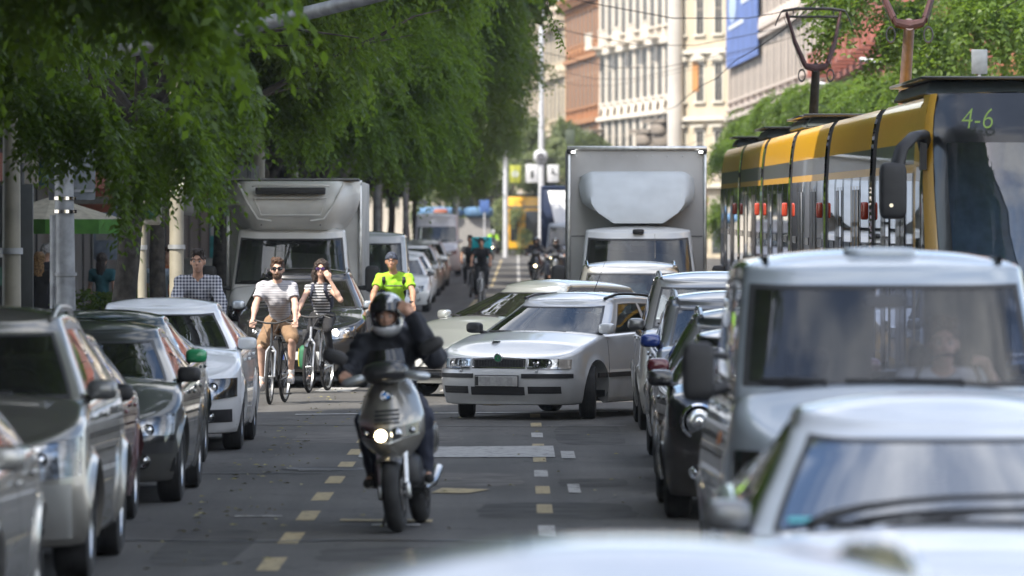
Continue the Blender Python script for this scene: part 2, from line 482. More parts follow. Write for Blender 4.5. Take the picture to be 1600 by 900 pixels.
        def border(P, o, wd, mt, nm='window_seal'):
            # dark band just proud of the glass edge
            c = P.mean(axis=(0, 1)); n = np.cross(P[-1, 0] - P[0, 0], P[0, -1] - P[0, 0]); n /= np.linalg.norm(n)
            if np.dot(n, P.mean(axis=(0, 1)) - np.array([0, (s.cowl + s.rb) / 2, .9])) < 0: n = -n
            off = n * .003; m = MB(); a, b = P.shape[:2]
            per = [P[i, 0] for i in range(a)] + [P[-1, j] for j in range(1, b)] + [P[i, -1] for i in range(a - 2, -1, -1)] + [P[0, j] for j in range(b - 2, 0, -1)]
            def inner(i, j):
                pu = np.linalg.norm(P[-1, j] - P[0, j]); pv = np.linalg.norm(P[i, -1] - P[i, 0])
                fi = wd / pu; fj = wd / pv; ii = i / (a - 1); jj = j / (b - 1)
                ii = min(max(ii, fi), 1 - fi) * (a - 1); jj = min(max(jj, fj), 1 - fj) * (b - 1)
                i0 = int(min(ii, a - 2)); j0 = int(min(jj, b - 2)); x = ii - i0; y = jj - j0
                return P[i0, j0] * (1 - x) * (1 - y) + P[i0 + 1, j0] * x * (1 - y) + P[i0, j0 + 1] * (1 - x) * y + P[i0 + 1, j0 + 1] * x * y
            inn = [inner(i, 0) for i in range(a)] + [inner(a - 1, j) for j in range(1, b)] + [inner(i, b - 1) for i in range(a - 2, -1, -1)] + [inner(0, j) for j in range(b - 2, 0, -1)]
            G = [[np.array(p) + off, np.array(q) + off] for p, q in zip(per, inn)]; G.append(G[0])
            m.grid(G); m.obj(nm, mt, o, ang=180)
        P, o = pane(0, iF, 1, 'windshield', True); border(P, o, .035, TRIM)
        s.ws = P
        for sg in (-1, 1):
            for k, (p, q) in enumerate(wi):
                P, o = pane(p, q, sg, 'side_window'); border(P, o, .018, TRIM)
        pane(rb0 + 2, len(fr) - 1, 1, 'rear_window', True)
        return s
    # --- patches on the front and flank
    def fpatch(s, xs, lo, hi, off=.004, m=6, deep=.02):
        """xs list of x; lo/hi tables x->z"""
        P = []
        for x in xs:
            a, b = interp(lo, x), interp(hi, x); col = []
            for k in range(m + 1):
                z = a + (b - a) * k / m; col.append((x, s.fy(x, z, off), z))
            col = [(x, s.fy(x, a) + deep, a)] + col + [(x, s.fy(x, b) + deep, b)]
            P.append(col)
        first = [(p[0], s.fy(p[0], p[2]) + deep, p[2]) for p in P[0]]; last = [(p[0], s.fy(p[0], p[2]) + deep, p[2]) for p in P[-1]]
        return [first] + P + [last]
    def spatch(s, sg, ys, lo, hi, off=.004, m=4, deep=.01):
        P = []
        for y in ys:
            a, b = interp(lo, y), interp(hi, y)
            col = [(sg * (s.hw(a + (b - a) * k / m) + off), y, a + (b - a) * k / m) for k in range(m + 1)]
            col = [(sg * (s.hw(a) - deep), y, a)] + col + [(sg * (s.hw(b) - deep), y, b)]; P.append(col)
        P = [[(sg * (abs(p[0]) - deep - off), p[1], p[2]) for p in P[0]]] + P + [[(sg * (abs(p[0]) - deep - off), p[1], p[2]) for p in P[-1]]]
        return P

def lin(a, b, n): return list(np.linspace(a, b, n))

_WH = {}
def wheel(root, x, y, r, tw, style='spoke', steer=0, n=5):
    key = (r, tw, style, n)
    if key not in _WH:
        t = MB(); h = tw / 2; rr = r * .66
        t.lathe([(-h * .8, rr), (-h, rr + .02), (-h * 1.04, r * .84), (-h * .86, r * .975), (-h * .6, r), (-h * .2, r), (-h * .19, r * .985), (h * -.14, r * .985), (-h * .13, r), (h * .13, r), (h * .14, r * .985), (h * .19, r * .985), (h * .2, r), (h * .6, r), (h * .86, r * .975), (h * 1.04, r * .84), (h, rr + .02), (h * .8, rr)], n=40)
        m = MB(); m.lathe([(-h * .85, rr + .004), (h * .88, rr + .004), (h * .9, rr - .012), (h * .7, rr - .03), (-h * .6, rr - .035), (-h * .85, rr - .03)], n=40)
        if style == 'spoke':
            for k in range(n):
                a = 2 * math.pi * k / n; ca, sa = math.cos(a), math.sin(a)
                M = Matrix.Rotation(a, 4, 'X')
                vs = [M @ Vector(p) for p in [(h * .62, -.03, .03), (h * .62, .03, .03), (h * .82, .016, rr - .02), (h * .82, -.016, rr - .02), (h * .35, -.03, .03), (h * .35, .03, .03), (h * .55, .022, rr - .02), (h * .55, -.022, rr - .02)]]
                m.add(vs, [(0, 1, 2, 3), (4, 7, 6, 5), (0, 3, 7, 4), (1, 5, 6, 2), (0, 4, 5, 1), (3, 2, 6, 7)])
            m.lathe([(h * .3, .07), (h * .7, .065), (h * .75, .03), (h * .75, 0)], n=20)
        else:
            m.lathe([(h * .7, rr - .02), (h * .78, rr * .7), (h * .62, rr * .5), (h * .7, rr * .2), (h * .72, 0)], n=30)
        m.lathe([(-h * .3, rr - .03), (-h * .3, 0)], m=1)
        _WH[key] = (t.mesh('tyre', RUB, ang=50), m.mesh('rim', [ALU, UND], ang=35))
    tm, rm = _WH[key]
    o = bpy.data.objects.new('wheel', None); COL.objects.link(o); setpar(o, root)
    o.location = (x, y, r); o.empty_display_size = .1
    o.rotation_euler = (0, 0, steer) if x > 0 else (0, 0, math.pi + steer)
    linkmesh('tyre', tm, o); linkmesh('rim', rm, o)
    return o

def mirror(root, sg, x, y, z, pm, w=.19, h=.125, glass=True):
    m = MB(); m.sbox((sg * (x + .10), y, z + .03), (w / 2, .07, h / 2), .6)
    o = m.obj('mirror', pm, root, ang=70)
    a = MB(); a.tube([(sg * (x - .05), y + .06, z - .045), (sg * (x + .07), y + .02, z - .005)], [.03, .02], 8); a.obj('mirror_arm', BLK, o)
    return o

def roundish(root, name, c, r, mt, ring=None, depth=.03, tilt=0, n=24, par=None):
    """round lamp facing -Y"""
    o = MB().lathe([(depth * .2, 0), (depth * .3, r * .5), (depth * .55, r * .8), (0, r * .98), (-.004, r), (depth, r * 1.02)], axis='Y', n=n, c=c).obj(name, mt, root, ang=40)
    if ring: MB().lathe([(depth, r * 1.0), (-.008, r * 1.0), (-.012, r * 1.06), (-.006, r * 1.12), (depth, r * 1.13)], axis='Y', n=n, c=c).obj('lamp_ring', ring, o)
    return o

def disc_lamp(parent, name, c, r, mt, tilt=0):
    MB().lathe([(-.015, 0), (-.01, r * .5), (0, r * .8), (.006, r)], axis='Y', n=20, c=c).obj(name, mt, parent, ang=60)

def headlamp(b, root, sg, x0, x1, lo, hi, lit=None, reflectors=(), n=14, blk=None, orange=None, cover=True):
    """lo/hi given for positive x"""
    xs = lin(x0, x1, n)
    P = b.fpatch(xs, lo, hi, .002, deep=.03)
    P = [[(sg * p[0], p[1], p[2]) for p in c] for c in P]
    o = MB().grid(P).obj('headlight', blk or DCH, root, ang=50)
    for (x, z, r, kind) in reflectors:
        y = b.fy(x, z)
        m = {'lit': LAMP, 'warm': LAMPW, 'chr': CHR, 'dark': TRIM, 'org': ORG}[kind]
        disc_lamp(o, 'reflector_bowl', (sg * x, y - .012, z), r, m)
        MB().lathe([(0.0, r), (-.012, r * 1.02), (-.012, r * 1.12), (.01, r * 1.16)], axis='Y', n=24, c=(sg * x, y - .008, z)).obj('bezel', TRIM, o)
    if orange:
        P = b.fpatch(lin(orange[0], orange[1], 6), lo, hi, .008); MB().grid([[(sg * p[0], p[1], p[2]) for p in c] for c in P]).obj('indicator', ORG, o)
    if cover:
        P = b.fpatch(xs, lo, hi, .03, deep=.0); MB().grid([[(sg * p[0], p[1], p[2]) for p in c] for c in P]).obj('lens', GLASSB, o, ang=50)
    return o

def bar(root, name, pts, r, mt, n=8): return MB().tube(pts, r, n).obj(name, mt, root)

def interior(root, b, driver=False, seatc=INT):
    fl = MB(); zf = b.gc + .12
    fl.box((0, (b.cowl + b.rb) / 2 + .2, zf), (b.W - .3, b.rb - b.cowl, .04)); fl.box((0, b.rb - .12, .7), (b.W - .34, .05, .9 if b.H > 1.6 else .6))
    fl.obj('cabin_floor', INT, root)
    m = MB(); zc = b.Zs(b.cowl + .2)
    m.sbox((0, b.cowl + .42, zc - .12), (b.hw(.9) - .12, .26, .13), .35); m.sbox((.36, b.cowl + .52, zc - .02), (.19, .16, .07), .6)
    m.obj('dashboard', TRIM, root, ang=60)
    sw = MB()
    for k in range(1): sw.lathe([(-.012, .175), (0, .187), (.012, .175), (0, .165), (-.012, .175)], axis='Y', n=28)
    sw.box((0, .02, 0), (.33, .02, .04)); sw.box((0, .02, -.08), (.04, .02, .16))
    o = sw.obj('steering_wheel', BLK, root, loc=(.36, b.cowl + .74, zc + .02), rot=(R(-24), 0, 0))
    for sx in (-.37, .37):
        for (yy, nm) in ((b.cowl + 1.28, 'seat'), (min(b.cowl + 2.15, b.rb - .5), 'rear_seat')):
            q = MB(); zz = zf + .3 - max(0, 1.56 - b.H) * .9
            q.sbox((sx, yy - .2, zz), (.25, .27, .1), .4); q.sbox((sx, yy + .14, zz + .33), (.24, .08, .34), .4, M=Matrix.Rotation(R(-14), 3, 'X'))
            q.sbox((sx, yy + .25, zz + .76), (.12, .05, .085), .5); q.tube([(sx - .05, yy + .23, zz + .6), (sx - .05, yy + .25, zz + .72)], .008, 6); q.tube([(sx + .05, yy + .23, zz + .6), (sx + .05, yy + .25, zz + .72)], .008, 6)
            q.obj(nm, seatc, root, ang=60)
    rm = MB(); zt = b.ws[len(b.ws) // 2][-1][2]; yt = b.ws[len(b.ws) // 2][-1][1]
    rm.sbox((0, yt + .02, zt - .09), (.12, .02, .035), .5); rm.tube([(0, yt + .03, zt - .09), (0, yt + .06, zt + .01)], .008, 6); rm.obj('inside_mirror', BLK, root, ang=60)

def wipers(root, b, n=2, L=.55, lift=0.0, park=.07):
    P = b.ws; nc = len(P)
    def pt(fx, fz, off=.02):
        i = fx * (nc - 1); j = fz * (P.shape[1] - 1); i0 = int(min(i, nc - 2)); j0 = int(min(j, P.shape[1] - 2)); a = i - i0; c = j - j0
        p = P[i0, j0] * (1 - a) * (1 - c) + P[i0 + 1, j0] * a * (1 - c) + P[i0, j0 + 1] * (1 - a) * c + P[i0 + 1, j0 + 1] * a * c
        return Vector(p) + Vector((0, -off, off * .5))
    for (s0, s1) in ((.30, .04 + .02), (.72, .36))[:n]:
        m = MB(); pts = [pt(s0 + (s1 - s0) * q, park + lift * math.sin(q * 1.9) + .02, .022) for q in lin(.15, 1, 9)]
        m.tube(pts, .012, 5); m.tube([pt(s0, -.0, .01), pt(s0, .03, .035), pts[4] + Vector((0, -.012, .008))], [.018, .016, .010], 6)
        m.obj('wiper', BLK, root)

def doors(root, b, pm, seams, handles=True, htz=None, mat_h=None):
    for sg in (-1, 1):
        m = MB()
        for y in seams:
            z1 = b.Zs(y) - .06
            m.grid(b.spatch(sg, [y - .004, y + .004], [(0, .25), (9, .25)], [(0, z1), (9, z1)], .0012, deep=.004))
        m.obj('door_seam', UND, root)
        if handles:
            for y in seams[1:]:
                z = htz or (b.Zs(y) - .13)
                h = MB(); h.sbox((sg * (b.hw(z) + .022), y - .14, z), (.014, .09, .016), .5); h.obj('door_handle', mat_h or pm, root, ang=70)

def plate(root, b, z, w=.52, h=.112, y=None, worn=False, zoff=0):
    yy = (b.fy(0, z) if y is None else y) - .018
    o = MB().box((0, yy, z), (w, .012, h)).obj('number_plate', PLG if worn else PLW, root, bevel=.003)
    MB().box((-w / 2 + .022, yy - .0075, z), (.036, .003, h - .012)).obj('plate_band', PLB if not worn else TRIM, o)
    fr = MB(); fr.box((0, yy + .006, z), (w + .02, .01, h + .02)); fr.obj('plate_frame', BLK, o, bevel=.002)
    if worn:      # the digits are blurred beyond reading in the photograph: soft grey blocks
        for k in range(6):
            g = (.34, .30, .37, .32, .35, .31)[k]
            MB().box((-w / 2 + .085 + k * .068, yy - .0065, z), (.068, .002, h * .82)).obj('digit_smudge', mat('plate_smudge_%d' % k, (g, g * .99, g * .98), .5, var=.08, scale=30), o)
    return o

def rails(root, b, mt, h=.05):
    for sg in (-1, 1):
        pts = []
        for q in lin(0, 1, 14):
            y = b.rf0 + .12 + (b.rf1 - b.rf0 - .3) * q
            x, _, z = b.g_out(('s', max(.03, min(.97, (y - b.rf0 - b.Dg) / (b.rf1 - .15 - b.rf0 - b.Dg)))), 1)
            pts.append((sg * (x - .05), y, z + .045 + h * min(1, 5 * min(q, 1 - q) + (.0 if 0 < q < 1 else -.15))))
        MB().tube(pts, .017, 8).obj('roof_rail', mt, root)

def antenna(root, p, L=.4, back=.3):
    MB().tube([p, (p[0], p[1] + back * .5, p[2] + L * .5), (p[0], p[1] + back, p[2] + L)], [.006, .003, .002], 5).obj('antenna', BLK, root)

def wheels(root, b, style='spoke', steer=0, n=5, inset=.015):
    for k, yw in enumerate(b.yw):
        for sg in (1, -1):
            wheel(root, sg * (b.W / 2 - b.tw / 2 - inset), yw, b.rw, b.tw, style, steer if k == 0 else 0, n)

def place(root, x, y, rotz=0):
    root.location = (x, y, gz(y)); root.rotation_euler = (0, 0, rotz)

def plain_car(name, label, cat, group, pm, b, lit=False, lampset=None, railm=None, seams=(1.15, 2.2, 3.15), style='spoke', mirror_mat=None, inside=True, roof_mat=None, frame=TRIM, grille='bar', mz=None, seat=INT, fog=True, worn=False, foglamp=.05, darkbump=False, plate_on=True, hsz=(.14, .17), hx=(.36, .83), wheel_n=5, steer=0):
    root = thing(name, label, cat, group=group)
    b.build(root, pm); b.greenhouse(root, pm, frame=frame, roof_mat=roof_mat)
    wheels(root, b, style, n=wheel_n, steer=steer)
    W2 = b.W / 2; zh = b.Zs(.3) - b.rs - .015
    h0, h1 = hsz
    lo = [(W2 * hx[0], zh - h0), (W2 * (hx[0] + .15), zh - h0 - .02), (W2 * hx[1], zh - h0 + .02)]; hi = [(W2 * hx[0], zh - .05), (W2 * .6, zh - .0), (W2 * hx[1], zh + h1 - .14)]
    for sg in (-1, 1):
        k = 'lit' if lit else 'chr'
        headlamp(b, root, sg, W2 * hx[0], W2 * hx[1], lo, hi, reflectors=((W2 * .52, zh - h0 * .48, .048, k), (W2 * .70, zh - h0 * .42, .042, 'chr')))
    zg = zh - .09
    if grille == 'bar':
        MB().grid(b.fpatch(lin(-W2 * .33, W2 * .33, 16), [(-1, zg - .06), (1, zg - .06)], [(-1, zg + .05), (1, zg + .05)], .004)).obj('grille', BLK, root)
        MB().grid(b.fpatch(lin(-W2 * .33, W2 * .33, 16), [(-1, zg - .004), (1, zg - .004)], [(-1, zg + .008), (1, zg + .008)], .014)).obj('grille_bar', CHR, root)
    elif grille == 'kidney':
        for sg in (-1, 1):
            g = MB(); P = b.fpatch([sg * v for v in lin(.03, .24, 8)], [(-1, zg - .10), (-.24, zg - .07), (-.03, zg - .1), (.03, zg - .1), (.24, zg - .07)], [(-1, zg + .07), (1, zg + .07)], .012)
            g.grid(P); g.obj('grille', TRIM, root)
    # lower intake
    zi = .33
    MB().grid(b.fpatch(lin(-W2 * .5, W2 * .5, 18), [(-1, zi - .06), (1, zi - .06)], [(-1, zi + .05), (1, zi + .05)], .003)).obj('intake', BLK, root)
    if darkbump:
        MB().grid(b.fpatch(lin(-W2 * .93, W2 * .93, 30), [(-1, .45), (1, .45)], [(-1, .56), (1, .56)], .008)).obj('bumper_strip', BLK, root)
    for sg in (-1, 1):
        if fog:
            o = roundish(root, 'fog_lamp', (sg * W2 * .66, b.fy(W2 * .66, zi + .01) - .012, zi + .01), foglamp, DCH, ring=BLK, depth=.03)
        MB
    if plate_on: plate(root, b, .45, worn=worn)
    x, y, z = b.g_out(('s', .03), .05)
    for sg in (-1, 1): mirror(root, sg, x, y - .05, (mz or z + .02), mirror_mat or pm)
    doors(root, b, pm, list(seams))
    wipers(root, b)
    if railm: rails(root, b, railm)
    if inside: interior(root, b, seatc=seat)
    return root
# ------------------------------------------------------------------ ground, road, markings
def struct(o): o['kind'] = 'structure'; return o
def sheet(name, x0, x1, y0, y1, z, m, dy=10, nx=2):
    ys = sorted(set([y0, y1] + [y for y in np.arange(math.ceil(y0 / dy) * dy, y1, dy)])); P = [[(x, y, gz(y) + z) for x in lin(x0, x1, nx)] for y in ys]
    return struct(MB().grid(P, flip=True).obj(name, m, None, smooth=False))
def lin(a, b, n): return list(np.linspace(a, b, n))
ASPH = mat('asphalt', (.088, .084, .078), .88, scale=.35, col2=(.052, .050, .047), bump=.35, bscale=45, coord='Object')
def rich_asphalt(m):
    N, Lk = nodes(m); b = N['Principled BSDF']; t = N.new('ShaderNodeTexCoord'); src = b.inputs['Base Color'].links[0].from_socket
    # long tyre-polished streaks, fine aggregate, cracks, oil spots
    mp = N.new('ShaderNodeMapping'); mp.inputs['Scale'].default_value = (2.2, .06, 1); Lk.new(t.outputs['Object'], mp.inputs['Vector'])
    n1 = N.new('ShaderNodeTexNoise'); n1.inputs['Scale'].default_value = 1; n1.inputs['Detail'].default_value = 4; Lk.new(mp.outputs[0], n1.inputs['Vector'])
    n2 = N.new('ShaderNodeTexNoise'); n2.inputs['Scale'].default_value = 28; n2.inputs['Detail'].default_value = 6; n2.inputs['Roughness'].default_value = .75; Lk.new(t.outputs['Object'], n2.inputs['Vector'])
    vo = N.new('ShaderNodeTexVoronoi'); vo.feature = 'DISTANCE_TO_EDGE'; vo.inputs['Scale'].default_value = .42
    wn = N.new('ShaderNodeTexNoise'); wn.inputs['Scale'].default_value = 1.6; wn.inputs['Detail'].default_value = 5; Lk.new(t.outputs['Object'], wn.inputs['Vector'])
    ad = N.new('ShaderNodeVectorMath'); ad.operation = 'ADD'; sc = N.new('ShaderNodeVectorMath'); sc.operation = 'SCALE'; sc.inputs['Scale'].default_value = 1.1
    Lk.new(wn.outputs['Color'], sc.inputs[0]); Lk.new(t.outputs['Object'], ad.inputs[0]); Lk.new(sc.outputs[0], ad.inputs[1]); Lk.new(ad.outputs[0], vo.inputs['Vector'])
    cr = N.new('ShaderNodeMapRange'); cr.inputs['From Max'].default_value = .012; cr.inputs['To Min'].default_value = .45; cr.inputs['To Max'].default_value = 1; Lk.new(vo.outputs['Distance'], cr.inputs['Value'])
    m1 = N.new('ShaderNodeMapRange'); m1.inputs['From Min'].default_value = .3; m1.inputs['From Max'].default_value = .7; m1.inputs['To Min'].default_value = .72; m1.inputs['To Max'].default_value = 1.25; Lk.new(n1.outputs['Fac'], m1.inputs['Value'])
    m2 = N.new('ShaderNodeMapRange'); m2.inputs['From Min'].default_value = .3; m2.inputs['From Max'].default_value = .7; m2.inputs['To Min'].default_value = .6; m2.inputs['To Max'].default_value = 1.5; Lk.new(n2.outputs['Fac'], m2.inputs['Value'])
    a = N.new('ShaderNodeMath'); a.operation = 'MULTIPLY'; Lk.new(m1.outputs[0], a.inputs[0]); Lk.new(m2.outputs[0], a.inputs[1])
    c = N.new('ShaderNodeMath'); c.operation = 'MULTIPLY'; Lk.new(a.outputs[0], c.inputs[0]); Lk.new(cr.outputs[0], c.inputs[1])
    v = N.new('ShaderNodeVectorMath'); v.operation = 'SCALE'; Lk.new(src, v.inputs[0]); Lk.new(c.outputs[0], v.inputs['Scale']); Lk.new(v.outputs[0], b.inputs['Base Color'])
rich_asphalt(ASPH)
PAVE = mat('pavement_slabs', (.20, .19, .18), .85, scale=.8, bump=.1)
N, Lk = nodes(PAVE)
br = N.new('ShaderNodeTexBrick'); br.inputs['Scale'].default_value = 2.2; br.inputs['Color1'].default_value = (.21, .20, .19, 1); br.inputs['Color2'].default_value = (.17, .165, .16, 1); br.inputs['Mortar'].default_value = (.08, .08, .08, 1); br.inputs['Mortar Size'].default_value = .012
tcn = N.new('ShaderNodeTexCoord'); Lk.new(tcn.outputs['Object'], br.inputs['Vector']); Lk.new(br.outputs['Color'], N['Principled BSDF'].inputs['Base Color'])
sheet('ground', -200, 200, -60, 1400, -.14, mat('ground_soil', (.10, .09, .075), .95, scale=.1), 100)
sheet('road', -4.45, 13.2, -40, 900, 0, ASPH)
o = sheet('tram_bed', 3.35, 7.6, -40, 900, .004, mat('tram_bed_concrete', (.16, .155, .15), .85, scale=.6, bump=.2))
for x in (3.9 + .3, 4.92 + .72): struct(MB().grid([[(x + dx, y, gz(y) + .012) for dx in (-.035, .035)] for y in range(-40, 900, 10)], flip=True).obj('tram_rail', mat('rail_steel', (.35, .34, .33), .35, metal=1), None, smooth=False))
def kerb(x, s): 
    P = [[(x, y, gz(y) - .1), (x, y, gz(y) + .12), (x + s * .16, y, gz(y) + .125), (x + s * .16, y, gz(y) - .1)] for y in range(-40, 901, 10)]
    struct(MB().grid(P).obj('kerb', mat('kerb_granite', (.28, .27, .26), .8, scale=5, bump=.1), None, smooth=False))
kerb(-4.45, -1); kerb(13.2, 1)
sheet('pavement', -10.2, -4.61, -40, 900, .118, PAVE); sheet('pavement', 13.36, 60, -40, 900, .118, PAVE)
WORN = mat('worn_white_paint', (.36, .355, .34), .85, scale=9, col2=(.11, .108, .105), bump=.1)
N, Lk = nodes(WORN)
for n_ in N:
    if n_.bl_idname == 'ShaderNodeMapRange': n_.inputs['From Min'].default_value = .36; n_.inputs['From Max'].default_value = .46
WORNY = mat('worn_yellow_paint', (.36, .29, .16), .85, scale=11, col2=(.10, .09, .075), bump=.1)
N, Lk = nodes(WORNY)
for n_ in N:
    if n_.bl_idname == 'ShaderNodeMapRange': n_.inputs['From Min'].default_value = .34; n_.inputs['From Max'].default_value = .47
def mark(x0, x1, y0, y1, m=WORN, skew=0, z=.004, name='road_marking'):
    n = max(2, int((y1 - y0) / 10) + 1); return struct(MB().grid([[(x + skew * q, y0 + (y1 - y0) * q, gz(y0 + (y1 - y0) * q) + z) for x in (x0, x1)] for q in lin(0, 1, n)], flip=True).obj(name, m, None, smooth=False))
for i in range(9): mark(-1.63, -1.49, 36.2 + 3.15 * i - .75, 36.2 + 3.15 * i + .7, WORNY)
for i in range(9): mark(.15, .27, 40.3 + 3.25 * i - .7, 40.3 + 3.25 * i + .7, WORNY if i % 3 else WORN)
def quad(pts, m, z=.008): return struct(MB().add([(x, y, gz(y) + z) for x, y in pts], [(0, 1, 2, 3)]).obj('road_marking', m, None, smooth=False))
quad([(-1.50, 53.6), (.36, 53.7), (.36, 56.6), (-1.52, 56.2)], WORN)
quad([(.42, 53.4), (.55, 53.4), (.55, 55.2), (.42, 55.2)], WORN); quad([(.42, 46.2), (.52, 46.2), (.52, 47.8), (.42, 47.8)], WORN)
quad([(-1.3, 41.6), (-.62, 41.4), (-.62, 41.8), (-1.3, 41.9)], WORNY); quad([(-1.05, 40.9), (-.70, 40.9), (-.70, 41.2), (-1.05, 41.2)], WORN)
quad([(-.7, 46.2), (-.4, 46.1), (-.22, 46.8), (-.62, 47.1)], WORNY)
quad([(-2.1, 42.2), (-1.75, 42.25), (-1.75, 42.4), (-2.1, 42.38)], WORN); quad([(-1.95, 50.6), (-1.66, 50.6), (-1.66, 50.8), (-1.95, 50.8)], WORN)
for x0 in (-2.75, -1.9, -1.05): quad([(x0, 76.5), (x0 + .5, 76.5), (x0 + .62, 80.5), (x0 + .12, 80.5)], WORN)
quad([(-2.6, 66.5), (1.2, 67.6), (1.2, 67.9), (-2.6, 66.8)], WORN)
quad([(-.42, 70.4), (-.2, 70.3), (-.2, 71.4), (-.42, 71.4)], WORNY)
def tarseam(pts, name='tar_seam'):
    struct(MB().grid([[(x, y - .04, gz(y) + .006), (x, y + .07, gz(y) + .006)] for x, y in pts]).obj(name, mat('tar', (.018, .018, .019), .5), None, smooth=False))
PA = mat('asphalt_patch_dark', (.050, .048, .045), .9, var=.3, scale=3, bump=.3, bscale=50); PB = mat('asphalt_patch_pale', (.115, .108, .10), .9, var=.25, scale=3, bump=.3, bscale=50)
def patch(x0, x1, y0, y1, m, z=.002):
    rs_ = random.Random(int(x0 * 7 + y0)); n = 18; P = []
    for i in range(n):
        a = 2 * math.pi * i / n; c, s_ = math.cos(a), math.sin(a); k = (abs(c) ** 6 + abs(s_) ** 6) ** (-1 / 6) * rs_.uniform(.93, 1.05)
        P.append(((x0 + x1) / 2 + c * k * (x1 - x0) / 2, (y0 + y1) / 2 + s_ * k * (y1 - y0) / 2, gz((y0 + y1) / 2) + z))
    struct(MB().add(P, [tuple(range(n))]).obj('asphalt_patch', m, None, smooth=False))
patch(-.3, .9, 42, 44.6, PA); patch(-2.3, -.6, 57.5, 61, PB); patch(.4, 1.1, 57, 63, PA); patch(-1.2, .05, 47.5, 50.2, PB); patch(-2.4, -1.8, 36, 40.5, PA); patch(-1.3, -.2, 36.4, 38.2, PA); patch(-1.6, .4, 88, 97, PB); patch(-2.2, -.4, 105, 118, PA); patch(-.2, 1.0, 122, 140, PB); patch(.35, .95, 47.5, 49, PA, .0035)
rs = np.random.RandomState(77); lv = []
nL = 260; xx = rs.uniform(-2.7, 1.1, nL); yy = rs.uniform(34, 92, nL); xx[:170] = -2.55 + abs(rs.normal(0, .4, 170))
fl_ = MB()
for x, y in zip(xx, yy):
    a = rs.uniform(0, 6.28); l = rs.uniform(.015, .045); w_ = l * .45
    fl_.add([(x + l * math.cos(a), y + l * math.sin(a), .012), (x - w_ * math.sin(a), y + w_ * math.cos(a), .022), (x - l * math.cos(a), y - l * math.sin(a), .012), (x + w_ * math.sin(a), y - w_ * math.cos(a), .014)], [(0, 1, 2, 3)])
o = fl_.obj('leaf_litter', mat('dry_leaf', (.30, .27, .10), .7, col2=(.16, .14, .06), scale=2), None, smooth=False); o['kind'] = 'stuff'; o['label'] = 'small fallen leaves and bits scattered on the asphalt'
tarseam([(-4.2, 38.9), (-3, 39.1), (-1.8, 38.8), (-1.2, 39.0), (.2, 38.9), (1.5, 39.1)]); tarseam([(-4, 62.7), (-2, 62.9), (0, 62.5), (1.2, 62.7)]); tarseam([(-3.4, 50.2), (-2.3, 50.0), (-1.7, 50.1)])
mark(-1.50, -1.38, 118, 190, WORNY, skew=.35); mark(.0, .12, 190, 420, WORN, skew=0); mark(-.95, -.85, 200, 330, WORNY)
m = MB(); m.lathe([(.006, 0), (.006, .30), (.012, .31), (.012, .36), (.004, .38)], axis='Z', n=40, c=(-1.74, 51.0, 0)); tag(m.obj('manhole_cover', mat('cast_iron', (.06, .06, .062), .6, metal=.4, bump=.3, bscale=20), None), 'round iron manhole cover in the lane behind the scooter', 'manhole cover')

# ------------------------------------------------------------------ buildings
DKG = mat('facade_glass', (.05, .055, .06), .45, spec=.15, var=.4, scale=.4)
def plaster(name, c, **k): return mat(name, c, .85, var=k.pop('var', .07), scale=k.pop('scale', .6), bump=.06, bscale=8, **k)
_WIN = {}
def window_mesh(w, h, trim, kind):
    key = (round(w, 2), round(h, 2), trim.name, kind)
    if key in _WIN: return _WIN[key]
    f = MB(); t = .14
    f.box((-w / 2 - t / 2, -.03, h / 2), (t, .06, h)); f.box((w / 2 + t / 2, -.03, h / 2), (t, .06, h)); f.box((0, -.035, h + t / 2), (w + 2 * t, .07, t)); f.box((0, -.09, -.06), (w + .5, .18, .12))
    if kind == 'ped':
        f.prism([(-w / 2 - .3, h + .35), (w / 2 + .3, h + .35), (0, h + .8)], -.30, -.02); f.box((0, -.15, h + .27), (w + .7, .30, .14))
    elif kind == 'flat': f.box((0, -.16, h + .32), (w + .6, .32, .14))
    elif kind == 'arch': f.lathe([(-.16, w / 2 + .02), (-.16, w / 2 + .22), (0, w / 2 + .22)], axis='Y', a0=0, a1=math.pi, n=14, c=(0, 0, h))
    s = MB(); s.box((0, -.03, h / 2), (.06, .02, h)); s.box((0, -.03, h * .68), (w, .02, .06))
    g = MB(); g.box((0, -.012, h / 2), (w, .02, h))
    _WIN[key] = (f.mesh('window', [trim], smooth=False), g.mesh('pane', [DKG], smooth=False), s.mesh('sash', [mat('sash_wood', (.35, .3, .24), .6)], smooth=False)); return _WIN[key]
BG = 'buildings lining the street'
